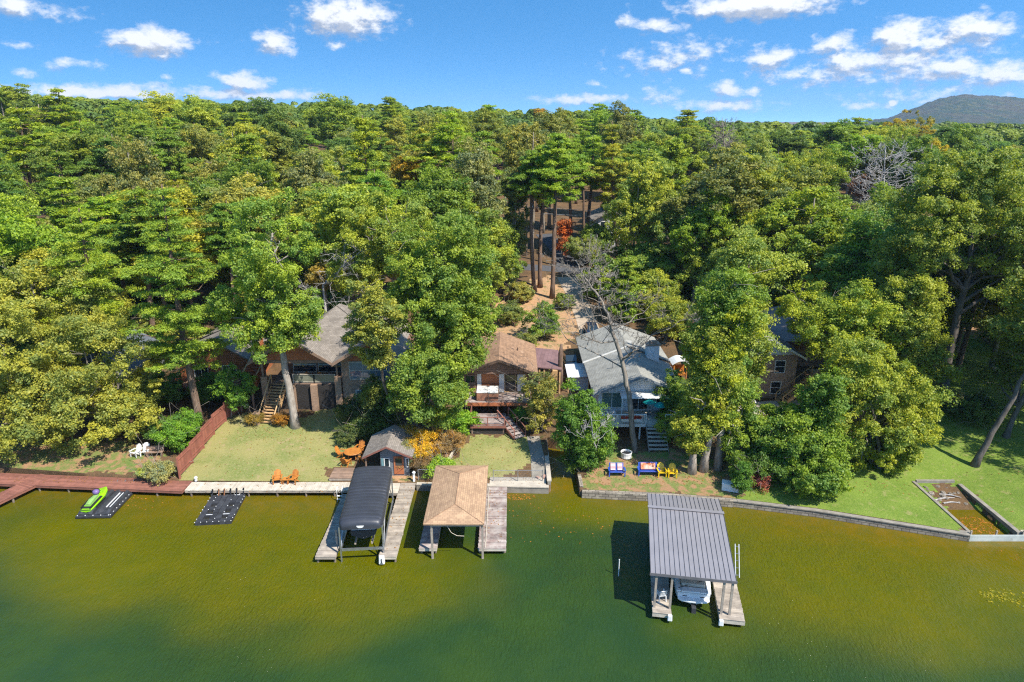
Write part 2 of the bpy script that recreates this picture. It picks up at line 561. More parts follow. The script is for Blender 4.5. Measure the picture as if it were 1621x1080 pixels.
def build_ground():
    xs = list(np.arange(-50, 60.01, 0.25)) + [3.3, 5.65, 3.28, 5.67, 34.45, 34.55, 37.75, 37.85, -28.6]
    xs += list(np.arange(-130, -50, 2)) + list(np.arange(62, 131, 2)) + list(np.arange(-600, -130, 15)) + list(np.arange(140, 601, 15))
    xs += [-6000, -4000, -2500, -1500, -1000, 1000, 1500, 2500, 4000, 6000]
    xs = sorted(set(round(float(x), 3) for x in xs))
    ts = list(np.arange(0, 16, 0.22)) + list(np.arange(16, 50, 0.5)) + list(np.arange(50, 110, 2.5)) + list(np.arange(110, 300, 10)) + [320, 360, 420, 500, 650, 900, 1300, 2000, 3000, 4500, 7000]
    nx, nt_ = len(xs), len(ts)
    V = []
    for x in xs: V.append((x, shore(x), -2.5))
    for t in ts:
        for x in xs:
            y = shore(x) + t
            V.append((x, y, ground(x, y)))
    zones = {
        'lawn_dry': [[(283, 765), (283, 755), (322, 695), (352, 657), (380, 655), (400, 668), (480, 660), (520, 645), (548, 655), (562, 690), (556, 735), (520, 740), (516, 768)],
                     [(700, 757), (728, 712), (745, 692), (800, 686), (852, 692), (850, 720), (838, 742), (800, 753)]],
        'lawn_shade': [[(0, 760), (0, 690), (120, 700), (200, 700), (250, 715), (262, 752), (180, 748)],
                       [(922, 780), (926, 735), (985, 712), (1075, 712), (1165, 735), (1168, 790), (1060, 782)]],
        'lawn_lush': [[(1165, 800), (1175, 760), (1215, 700), (1340, 700), (1430, 690), (1440, 600), (1425, 540), (1500, 520), (1621, 560), (1900, 560), (2200, 900), (1610, 850), (1514, 768), (1470, 765), (1536, 850)]],
        'dirt': [[(735, 560), (770, 500), (800, 465), (850, 440), (905, 440), (915, 520), (890, 560), (820, 560)],
                 [(1400, 520), (1410, 470), (1500, 470), (1621, 440), (1621, 520), (1560, 545)],
                 [(610, 760), (640, 690), (700, 680), (728, 700), (700, 735), (690, 760)], [(366, 655), (345, 660), (330, 690), (395, 675), (400, 665)]],
        'mud': [[(1470, 763), (1516, 763), (1612, 850), (1536, 850)]],
    }
    zpoly = {k: [[PG(*q).to_2d()[:] for q in poly] for poly in polys] for k, polys in zones.items()}
    GM = {
        'ground': grass_mat('leaf_litter', (0.16, 0.095, 0.05), (0.09, 0.06, 0.035), (0.22, 0.13, 0.06), (0.06, 0.08, 0.025), 0.56),
        'lawn_dry': grass_mat('dry_lawn_grass', (0.31, 0.285, 0.10), (0.19, 0.225, 0.06), (0.35, 0.31, 0.14), (0.38, 0.29, 0.15), 0.56),
        'lawn_shade': grass_mat('patchy_grass', (0.15, 0.21, 0.05), (0.21, 0.22, 0.07), (0.12, 0.16, 0.04), (0.36, 0.21, 0.11), 0.44),
        'lawn_lush': grass_mat('mown_grass', (0.18, 0.26, 0.04), (0.125, 0.20, 0.028), (0.25, 0.30, 0.065), (0.27, 0.27, 0.09), 0.54),
        'dirt': grass_mat('red_dirt', (0.46, 0.25, 0.125), (0.36, 0.22, 0.115), (0.50, 0.36, 0.22), (0.14, 0.15, 0.05), 0.52),
        'mud': grass_mat('wet_mud', (0.15, 0.09, 0.045), (0.10, 0.065, 0.035), (0.2, 0.13, 0.07), (0.05, 0.04, 0.03), 0.6),
    }
    faces = {k: [] for k in GM}
    rng = random.Random(3)
    for r in range(nt_):
        for c in range(nx - 1):
            i = r * nx + c
            f = (i, i + 1, i + 1 + nx, i + nx)
            k = 'ground'
            if r > 0:
                cx = (V[f[0]][0] + V[f[2]][0]) / 2; cy = (V[f[0]][1] + V[f[2]][1]) / 2
                if abs(cx) < 80 and cy < 125:
                    jx = cx + rng.uniform(-.3, .3) + .35 * math.sin(cy * 2.1 + cx); jy = cy + rng.uniform(-.3, .3) + .35 * math.sin(cx * 1.7 - cy)
                    for z, polys in zpoly.items():
                        if any(inpoly(jx, jy, q) for q in polys): k = z; break
                    if 3.3 < cx < 5.65 and cy < 62: k = 'mud'
            faces[k].append(f)
    names = {'ground': 'ground', 'lawn_dry': 'lawn', 'lawn_shade': 'lawn', 'lawn_lush': 'lawn', 'dirt': 'dirt_yard', 'mud': 'mud_bank'}
    for k, fs in faces.items():
        used = sorted(set(i for f in fs for i in f)); mp = {i: j for j, i in enumerate(used)}
        me = bpy.data.meshes.new(names[k])
        me.from_pydata([V[i] for i in used], [], [tuple(mp[i] for i in f) for f in fs])
        me.polygons.foreach_set('use_smooth', [True] * len(me.polygons))
        me.materials.append(GM[k])
        o = bpy.data.objects.new(names[k], me); COL.objects.link(o); tag(o, kind='structure')


def ribbon(name, pts, widths, mat, lift, th=0.12):
    """paved strip that follows the ground"""
    mb = MB(); secs = []
    P2 = []
    for a, b, wa, wb in zip(pts, pts[1:], widths, widths[1:]):
        n = max(2, int((Vector(b) - Vector(a)).length / 1.0))
        for i in range(n): t = i / n; P2.append((a[0] + (b[0] - a[0]) * t, a[1] + (b[1] - a[1]) * t, wa + (wb - wa) * t))
    P2.append((pts[-1][0], pts[-1][1], widths[-1]))
    M = 7
    for i, (x, y, w) in enumerate(P2):
        q = P2[min(i + 1, len(P2) - 1)]; p = P2[max(i - 1, 0)]
        d = Vector((q[0] - p[0], q[1] - p[1], 0)).normalized(); s = Vector((d.y, -d.x, 0))
        top = []
        for k in range(M):
            o = (k / (M - 1) - 0.5) * w
            X, Y = x + s.x * o, y + s.y * o
            top.append((X, Y, ground(X, Y) + lift))
        bot = [(t[0], t[1], t[2] - th - lift) for t in reversed(top)]
        secs.append(top + bot)
    mb.loft(secs)
    o = mb.build(name, mat)
    return tag(o, kind='structure')


# ------------------------------------------------------------------ lake
def build_water():
    xs = list(np.arange(-60, 60.1, 1.0)) + list(np.arange(-400, -60, 20)) + list(np.arange(80, 401, 20)) + [-3000, -1000, 1000, 3000]
    ys = list(np.arange(15, 62.1, 1.0)) + [-2000, -800, -300, -100, -40, -10, 0, 8]
    xs = sorted(float(x) for x in xs); ys = sorted(float(y) for y in ys)
    V = [(x, y, 0.0) for y in ys for x in xs]
    nx = len(xs)
    F = [(r * nx + c, r * nx + c + 1, (r + 1) * nx + c + 1, (r + 1) * nx + c) for r in range(len(ys) - 1) for c in range(nx - 1)]
    me = bpy.data.meshes.new('water'); me.from_pydata(V, [], F)
    a1 = me.attributes.new('shallow', 'FLOAT', 'POINT'); a2 = me.attributes.new('edge', 'FLOAT', 'POINT')
    from mathutils import noise
    s1, s2 = [], []
    for x, y, z in V:
        n = noise.fractal((x * .09, y * .13, 3.1), 1, 2, 4) * 0.35
        def el(cx, cy, rx, ry): return 1 - math.hypot((x - cx) / rx, (y - cy) / ry)
        e = max(el(-22, 44, 21, 10), el(-14, 41, 14, 8.5) * .9, el(25, 41, 17, 10.5), el(36, 39, 12, 9) * .8, el(45, 40, 14, 9), el(-48, 48, 12, 4) * .5, el(9, 48, 13, 3.5) * .5)
        s1.append(sst(-0.12, 0.55, e + n))
        d = shore(x) - y
        if 3 < x < 6: d = 50.7 - y
        if 34 < x < 38.3: d = 44.4 - y
        lim = 5.5 if x < -10 else (2.2 if x < 12 else 4.2)
        s2.append(sst(lim * 1.4, 0.0, d + n * 5))
    a1.data.foreach_set('value', s1); a2.data.foreach_set('value', s2)
    m, T, N, L, B = nt('lake_water')
    A1 = N.new('ShaderNodeAttribute'); A1.attribute_name = 'shallow'
    A2 = N.new('ShaderNodeAttribute'); A2.attribute_name = 'edge'
    tc = N.new('ShaderNodeTexCoord'); v = tc.outputs['Object']
    blot = noise_n(N, L, v, 0.22, 6, 0.6)
    deep = mixc(N, L, ramp(N, L, blot, .3, .7), W_DEEP, W_DEEP2)
    sh = mixc(N, L, ramp(N, L, noise_n(N, L, v, 0.5, 6, .65), .3, .7), W_SHAL, W_SHAL2)
    edge = mixc(N, L, ramp(N, L, noise_n(N, L, v, 0.9, 6, .7), .35, .65), W_EDGE, W_EDGE2)
    col = mixc(N, L, A1.outputs['Fac'], deep, sh)
    col = mixc(N, L, A2.outputs['Fac'], col, edge)
    L.new(col, B.inputs['Base Color'])
    rr = N.new('ShaderNodeMapRange'); L.new(noise_n(N, L, v, 0.11, 4, .6), rr.inputs[0]); rr.inputs[1].default_value = .35; rr.inputs[2].default_value = .65; rr.inputs[3].default_value = .05; rr.inputs[4].default_value = .14
    L.new(rr.outputs[0], B.inputs['Roughness']); B.inputs['IOR'].default_value = 1.333; B.inputs['Specular IOR Level'].default_value = 0.5
    v1 = mapv(N, L, v, (1.0, 0.55, 1)); v1 = v1
    rot = N.new('ShaderNodeMapping'); rot.inputs['Rotation'].default_value = (0, 0, R(35)); rot.inputs['Scale'].default_value = (1.9, .75, 1); L.new(v, rot.inputs[0])
    n1 = noise_n(N, L, rot.outputs[0], 3.0, 6, .62, .6)
    n2 = noise_n(N, L, v, 0.35, 3, .5)
    amp = ramp(N, L, noise_n(N, L, v, 0.07, 2, .5), .36, .66)
    h = N.new('ShaderNodeMath'); h.operation = 'MULTIPLY'; L.new(n1, h.inputs[0])
    am = N.new('ShaderNodeMapRange'); L.new(amp, am.inputs[0]); am.inputs[3].default_value = .35; am.inputs[4].default_value = 1.0
    L.new(am.outputs[0], h.inputs[1])
    h2 = N.new('ShaderNodeMath'); h2.operation = 'MULTIPLY_ADD'; L.new(n2, h2.inputs[0]); h2.inputs[1].default_value = .6; L.new(h.outputs[0], h2.inputs[2])
    b = N.new('ShaderNodeBump'); b.inputs['Distance'].default_value = 0.17
    cal = N.new('ShaderNodeMapRange'); L.new(A2.outputs['Fac'], cal.inputs[0]); cal.inputs[3].default_value = .9; cal.inputs[4].default_value = .35; L.new(cal.outputs[0], b.inputs['Strength'])
    L.new(h2.outputs[0], b.inputs['Height']); L.new(b.outputs[0], B.inputs['Normal'])
    me.materials.append(m)
    o = bpy.data.objects.new('water', me); COL.objects.link(o); tag(o, kind='structure')


# ------------------------------------------------------------------ far mountain
def build_mountain():
    from mathutils import noise
    V = []; xs = np.linspace(300, 4200, 330); ys = np.linspace(2300, 4000, 130)
    peak = A(1525, 148, 3000); prof = [(1320, 200), (1405, 188), (1430, 179), (1460, 167), (1490, 156), (1525, 151), (1560, 152), (1621, 156), (1750, 162), (1900, 172), (2300, 190), (3000, 205)]
    pw = [(A(u, v, 3000).x, max(0, A(u, v, 3000).z)) for u, v in prof]
    for y in ys:
        for x in xs:
            h = 0.0; xq = x * 3000 / y
            for (a, b), (c, d) in zip(pw, pw[1:]):
                if a <= xq <= c: h = b + (d - b) * (xq - a) / (c - a)
            k = 1 - abs(y - 3000) / (700 if y < 3000 else 1300)
            k = sst(0, 1, k)
            n = noise.fractal((x * .002, y * .003, 0), 1, 2, 5)
            V.append((x, y, 10 + (h - 10) * k * (1 + 0.18 * n * (1 - k)) + 6 * n * k * (1 - k) + 7 * k * noise.noise((x * .03, y * .03, 1.0)) + 5 * k * noise.noise((x * .07, y * .07, 4.0))))
    nx = len(xs)
    F = [(r * nx + c, r * nx + c + 1, (r + 1) * nx + c + 1, (r + 1) * nx + c) for r in range(len(ys) - 1) for c in range(nx - 1)]
    me = bpy.data.meshes.new('mountain'); me.from_pydata(V, [], F); me.polygons.foreach_set('use_smooth', [True] * len(F))
    m, T, N, L, B = nt('mountain_forest')
    tc = N.new('ShaderNodeTexCoord'); v = tc.outputs['Object']
    c = mixc(N, L, ramp(N, L, noise_n(N, L, v, .006, 6, .65), .42, .58), (0.022, 0.048, 0.02), (0.06, 0.055, 0.03))
    c = mixc(N, L, ramp(N, L, noise_n(N, L, v, .04, 5, .75), .48, .62), c, (0.10, 0.10, 0.035))
    L.new(c, B.inputs['Base Color']); B.inputs['Roughness'].default_value = 1; B.inputs['Specular IOR Level'].default_value = 0
    b = N.new('ShaderNodeBump'); b.inputs['Strength'].default_value = 1.0; b.inputs['Distance'].default_value = 12
    L.new(noise_n(N, L, v, .05, 6, .7), b.inputs['Height']); L.new(b.outputs[0], B.inputs['Normal'])
    me.materials.append(m)
    o = bpy.data.objects.new('mountain', me); COL.objects.link(o); tag(o, kind='structure')


# ------------------------------------------------------------------ air
def build_haze():
    mb = MB(); mb.b2(-1600, 5400, -60, 4400, -3.6, 160)
    m = bpy.data.materials.new('air'); m.use_nodes = True; N = m.node_tree.nodes; N.clear()
    o = N.new('ShaderNodeOutputMaterial'); v = N.new('ShaderNodeVolumePrincipled')
    v.inputs['Color'].default_value = (0.62, 0.78, 1.0, 1); v.inputs['Density'].default_value = HAZE; v.inputs['Anisotropy'].default_value = 0.2
    m.node_tree.links.new(v.outputs[0], o.inputs['Volume'])
    ob = mb.build('haze', m); tag(ob, kind='stuff')
# ------------------------------------------------------------------ trees
def leaf_mesh(name, pos, nrm, size, tint, aspect=0.62, mat=None, seed=0):
    rs = np.random.RandomState(seed)
    n = len(pos)
    nrm = nrm / np.maximum(np.linalg.norm(nrm, axis=1, keepdims=True), 1e-6)
    r = rs.normal(size=(n, 3))
    t1 = np.cross(nrm, r); t1 /= np.maximum(np.linalg.norm(t1, axis=1, keepdims=True), 1e-6)
    t2 = np.cross(nrm, t1)
    s = size[:, None]
    bend = nrm * s * 0.18
    v = np.stack([pos - t1 * s * aspect + bend, pos - t2 * s, pos + t1 * s * aspect + bend, pos + t2 * s], 1).reshape(-1, 3).astype(np.float32)
    me = bpy.data.meshes.new(name)
    me.vertices.add(4 * n); me.vertices.foreach_set('co', v.ravel())
    me.loops.add(4 * n); me.loops.foreach_set('vertex_index', np.arange(4 * n, dtype=np.int32))
    me.polygons.add(n); me.polygons.foreach_set('loop_start', np.arange(0, 4 * n, 4, dtype=np.int32))
    a = me.attributes.new('tint', 'FLOAT', 'FACE'); a.data.foreach_set('value', np.clip(tint, 0, 1).astype(np.float32))
    me.update(calc_edges=True)
    if mat: me.materials.append(mat)
    return me


def sph(rs, n):
    d = rs.normal(size=(n, 3)); return d / np.linalg.norm(d, axis=1, keepdims=True)


def limb(mb, rs, a, b, r0, r1, sag=0.08, n=6, seg=4):
    a = Vector(a); b = Vector(b); L = (b - a).length
    pts = []; rad = []
    for i in range(seg + 1):
        t = i / seg
        p = a.lerp(b, t) + Vector(rs.normal(size=3)) * L * 0.035 * (0 if i in (0, seg) else 1)
        p.z += L * sag * math.sin(PI * t)
        pts.append(p); rad.append(r0 + (r1 - r0) * t)
    mb.tube(pts, rad, n, cap=False)
    return pts


def broadleaf(seed, lobes, trunk, nclump=80, per=260, leaf=0.26, clump=(0.8, 1.5), r0=0.28, stems=1, shell=0.5, gaps=0.0, limbs=16, up=0.4, flat=0.92, bark='bark_grey', lmat='leaf_broad', base_spread=0.6):
    """lobes: (cx,cy,cz,rx,ry,rz) ellipsoids relative to the foot; trunk: path points relative to the foot. Returns (trunk mesh builder, crown mesh)"""
    rs = np.random.RandomState(seed)
    w = np.array([l[3] * l[4] + l[3] * l[5] for l in lobes]); w = w / w.sum()
    cents = []; outs = []
    tries = 0
    while len(cents) < nclump and tries < nclump * 40:
        tries += 1
        l = lobes[rs.choice(len(lobes), p=w)]
        d = sph(rs, 1)[0]
        rr = shell + (1 - shell) * rs.rand() ** 0.6
        lump = 1 + 0.16 * math.sin(d[0] * 5 + seed) * math.cos(d[1] * 4 + seed * 2) + 0.10 * math.sin(d[2] * 9 + seed)
        c = np.array(l[:3]) + d * rr * np.array(l[3:6]) * lump
        if c[2] < 0.4: continue
        if gaps and math.sin(c[0] * 1.1 + seed) * math.cos(c[1] * 1.3) * math.sin(c[2] * .9 + 2 * seed) > 0.55 - gaps: continue
        cents.append(c); outs.append(d)
    P_, Nn, S, Tn = [], [], [], []
    leaf = leaf * LEAF_K
    for c, o in zip(cents, outs):
        R_ = rs.uniform(clump[0] * .7, clump[1])
        tone = rs.uniform(0.1, 0.9)
        nsub = rs.randint(5, 10)                      # each bough ends in several small sprays of leaves
        k0 = max(4, int(per * LEAF_N * (R_ / clump[1]) ** 1.5 * rs.uniform(.7, 1.3) / nsub))
        for q in range(nsub):
            dq = sph(rs, 1)[0]; dq[2] = abs(dq[2]) if rs.rand() < .5 else dq[2]
            cq = c + dq * R_ * np.array([1, 1, flat]) * rs.uniform(.35, 1.05)
            rq = R_ * rs.uniform(.28, .55)
            k = int(k0 * rs.uniform(.6, 1.4)) + 2
            d = sph(rs, k)
            d[:, 2] = np.where(rs.rand(k) < 0.5, np.abs(d[:, 2]), d[:, 2])
            rad = rq * (0.25 + 0.75 * rs.rand(k) ** 0.6 + np.maximum(0, rs.normal(size=k)) * .22)
            P_.append(cq + d * rad[:, None] * np.array([1.1, 1.1, .85]))
            Nn.append(d * 0.45 + dq * .3 + o * 0.25 + np.array([0, 0, up * .8]) + rs.normal(size=(k, 3)) * 0.75)
            S.append(leaf * rs.uniform(0.6, 1.35, k))
            Tn.append(np.clip(tone + rs.uniform(-.2, .2) + rs.normal(size=k) * 0.2, 0, 1))
    crown = leaf_mesh('crown', np.concatenate(P_), np.concatenate(Nn), np.concatenate(S), np.concatenate(Tn), mat=leafmat(lmat), seed=seed)
    mb = MB()
    tops = []
    for s in range(stems):
        off = Vector((0, 0, 0)) if stems == 1 else Vector((math.cos(s * 2.4 + seed), math.sin(s * 2.4 + seed), 0)) * base_spread
        pts = [Vector(q) + off * (1 + 0.4 * i) for i, q in enumerate(trunk)]
        fine = []
        for a, b in zip(pts, pts[1:]):
            for i in range(3): fine.append(a.lerp(b, i / 3) + Vector(rs.normal(size=3)) * 0.06 * (1 if i else 0))
        fine.append(pts[-1])
        m = len(fine) - 1
        rad = [(r0 / (stems ** .5)) * (1 - 0.78 * (i / m)) * (1.45 if i == 0 else 1) for i in range(m + 1)]
        mb.tube(fine, rad, 9)
        tops += list(zip(fine, rad))[max(1, int(m * .38)):]
    pick = rs.permutation(len(cents))[:limbs]
    for i in pick:
        c = Vector(cents[i])
        below = [(q, r) for q, r in tops if q.z < c.z - 0.4] or tops[:1]
        q, r = min(below, key=lambda t: (t[0] - c).length + abs((c.z - t[0].z) - 0.6 * (Vector((c.x - t[0].x, c.y - t[0].y, 0)).length)))
        pts = limb(mb, rs, q, c, r * 0.6, 0.03)
        for k in range(2):
            j = rs.randint(1, len(pts) - 1)
            limb(mb, rs, pts[j], pts[j] + Vector(rs.normal(size=3)) * 1.1 + Vector((0, 0, .6)), r * 0.25, 0.015, n=5, seg=3)
    return mb, crown


def pine(seed, H, cs=0.45, Rr=3.6, nwh=14, per=120, leaf=0.27, lean=(0, 0), r0=0.26, topround=0.55, bark='bark_pine'):
    rs = np.random.RandomState(seed)
    mb = MB()
    def ax(z):
        t = z / H
        return Vector((lean[0] * t + 0.25 * math.sin(t * 4 + seed), lean[1] * t + 0.2 * math.cos(t * 5 + seed) - 0.2 * math.cos(seed), z)) - Vector((0.25 * math.sin(seed), 0, 0))
    pts = [ax(H * i / 12) for i in range(13)]
    mb.tube(pts, [r0 * (1.35 if i == 0 else 1) * (1 - 0.9 * (i / 12) ** 1.3) + 0.02 for i in range(13)], 8)
    P_, Nn, S, Tn = [], [], [], []
    for w in range(nwh):
        t = (w + rs.uniform(-.3, .3)) / (nwh - 1); t = min(1, max(0, t))
        z = H * (cs + (0.97 - cs) * t)
        prof = (0.55 + 0.45 * math.sin(PI * min(1, t * 1.25 + .1))) * (1 if t < topround else max(0.16, 1 - ((t - topround) / (1 - topround)) ** 1.5))
        nb = rs.randint(3, 6)
        a0 = rs.uniform(0, 6.28)
        for b in range(nb):
            a = a0 + b * 6.283 / nb + rs.uniform(-.4, .4)
            Lb = Rr * prof * rs.uniform(0.55, 1.12)
            s = ax(z)
            e = s + Vector((math.cos(a) * Lb, math.sin(a) * Lb, Lb * rs.uniform(-0.02, 0.34) - 0.2))
            if Lb > 0.8: limb(mb, rs, s, e, 0.05 + 0.012 * Lb, 0.015, sag=-0.05, n=5, seg=3)
            npad = 1 if Lb < 1.3 else (2 if Lb < 2.6 else 3)
            for q in range(npad):
                f = 1.0 - q * 0.33 + rs.uniform(-.06, .06)
                c = np.array(s.lerp(e, f)) + rs.normal(size=3) * np.array([.3, .3, .1])
                rx = rs.uniform(0.6, 1.1) * (0.75 + 0.09 * Rr); rz = rx * rs.uniform(0.34, 0.5)
                tone = rs.uniform(.15, .85)
                for sp in range(rs.randint(5, 9)):     # tufts of needles on the twigs of one bough
                    k = max(5, int(per * PINE_N / 7 * rs.uniform(.7, 1.3)))
                    ds = sph(rs, 1)[0]; ds[2] = abs(ds[2]) * .9 - .1
                    cq = c + ds * np.array([rx, rx, rz]) * rs.uniform(.4, 1.1)
                    d = sph(rs, k); d[:, 2] = np.where(rs.rand(k) < .72, np.abs(d[:, 2]), d[:, 2])
                    rad = rs.rand(k) ** .5 * (1 + np.maximum(0, rs.normal(size=k)) * .2)
                    rq = rx * rs.uniform(.36, .56)
                    P_.append(cq + d * rad[:, None] * np.array([rq, rq, rq * .62]))
                    Nn.append(d * 0.5 + ds * .3 + np.array([0, 0, .6]) + rs.normal(size=(k, 3)) * .55)
                    S.append(leaf * PINE_K * rs.uniform(.6, 1.3, k))
                    Tn.append(np.clip(tone + rs.uniform(-.15, .15) + rs.normal(size=k) * .18, 0, 1))
    crown = leaf_mesh('crown', np.concatenate(P_), np.concatenate(Nn), np.concatenate(S), np.concatenate(Tn), aspect=.34, mat=leafmat('leaf_pine', (1.28, 1.1, .5), (.62, .78, .85), .34), seed=seed)
    return mb, crown


def bare_tree(seed, path, r0, nl=12, Lmax=4.0, depth=3, rmin=0.012, start=.35):
    rs = np.random.RandomState(seed)
    mb = MB()
    pts = []
    path = [Vector(p) for p in path]
    for a, b in zip(path, path[1:]):
        for i in range(4): pts.append(a.lerp(b, i / 4) + Vector(rs.normal(size=3)) * .05 * (1 if i else 0))
    pts.append(path[-1]); m = len(pts) - 1
    rad = [r0 * (1.3 if i == 0 else 1) * (1 - .9 * i / m) + rmin for i in range(m + 1)]
    mb.tube(pts, rad, 8)

    def grow(p, d, L, r, dep):
        e = p + d * L
        q = limb(mb, rs, p, e, r, max(rmin, r * .45), sag=rs.uniform(-.06, .12), n=5 if dep > 1 else 4, seg=4)
        if dep <= 0: return
        for k in range(rs.randint(2, 5)):
            j = rs.randint(1, len(q))
            nd = (d + Vector(rs.normal(size=3)) * .62 + Vector((0, 0, .15))).normalized()
            grow(q[j], nd, L * rs.uniform(.38, .68), max(rmin, r * .5), dep - 1)
    for k in range(nl):
        t = start + (1 - start) * (k + rs.rand()) / nl
        i = min(m, int(t * m)); a = rs.uniform(0, 6.283)
        d = Vector((math.cos(a), math.sin(a), rs.uniform(.1, .7))).normalized()
        grow(pts[i], d, Lmax * (1.15 - .75 * t) * rs.uniform(.6, 1.1), max(rmin, rad[i] * .42), depth)
    return mb


BARK = {}


def barks():
    barkmat('bark_grey', (0.30, 0.26, 0.21), (0.15, 0.125, 0.10))
    barkmat('bark_pale', (0.42, 0.37, 0.31), (0.24, 0.20, 0.165))
    barkmat('bark_pine', (0.22, 0.145, 0.10), (0.11, 0.075, 0.055))
    barkmat('bark_dead', (0.46, 0.43, 0.40), (0.26, 0.24, 0.22))
    barkmat('bark_dark', (0.17, 0.145, 0.125), (0.09, 0.075, 0.065))
    leafmat('leaf_broad')


def plant(name, label, cat, foot, trunk_mb, crown, color, bark='bark_grey', group=None, rz=0.0, scale=1.0):
    r = thing(name, label, cat, foot, rz, group)
    if trunk_mb is not None and trunk_mb.v:
        trunk_mb.build('trunk' if cat == 'tree' else 'stem', MATS[bark], r, local=True, smooth=True, fixn=False)
    if crown is not None:
        c = bpy.data.objects.new('crown' if cat == 'tree' else 'foliage', crown); COL.objects.link(c); c.parent = r
        c.color = (*[x * k for x, k in zip(color, FOL)], 1)
    r.scale = (scale,) * 3
    return r


GREEN = (0.105, 0.165, 0.022); OLIVE = (0.165, 0.185, 0.035); DEEP = (0.055, 0.105, 0.018); LIME = (0.18, 0.235, 0.02); PINEC = (0.115, 0.185, 0.016); PINED = (0.07, 0.125, 0.016)
YELL = (0.24, 0.225, 0.02); GOLD = (0.24, 0.185, 0.02); RUST = (0.095, 0.05, 0.024); MOSS = (0.105, 0.135, 0.04)


def crown_at(foot, u0, u1, v0, v1, Y, dy=None, squash=1.0):
    """ellipsoid lobe (relative to foot) filling a window of the survey photo at depth Y"""
    c = A((u0 + u1) / 2, (v0 + v1) / 2, Y)
    l = A(u0, (v0 + v1) / 2, Y); t = A((u0 + u1) / 2, v0, Y); b = A((u0 + u1) / 2, v1, Y)
    rx = c.x - l.x; rz = (t.z - b.z) / 2 * squash
    rx = max(rx * .6, rx - .4); rz = max(rz * .6, rz - .35)        # boughs reach past the lobe itself
    f = Vector(foot)
    return (c.x - f.x, c.y - f.y, c.z - f.z, rx, dy or rx, rz)


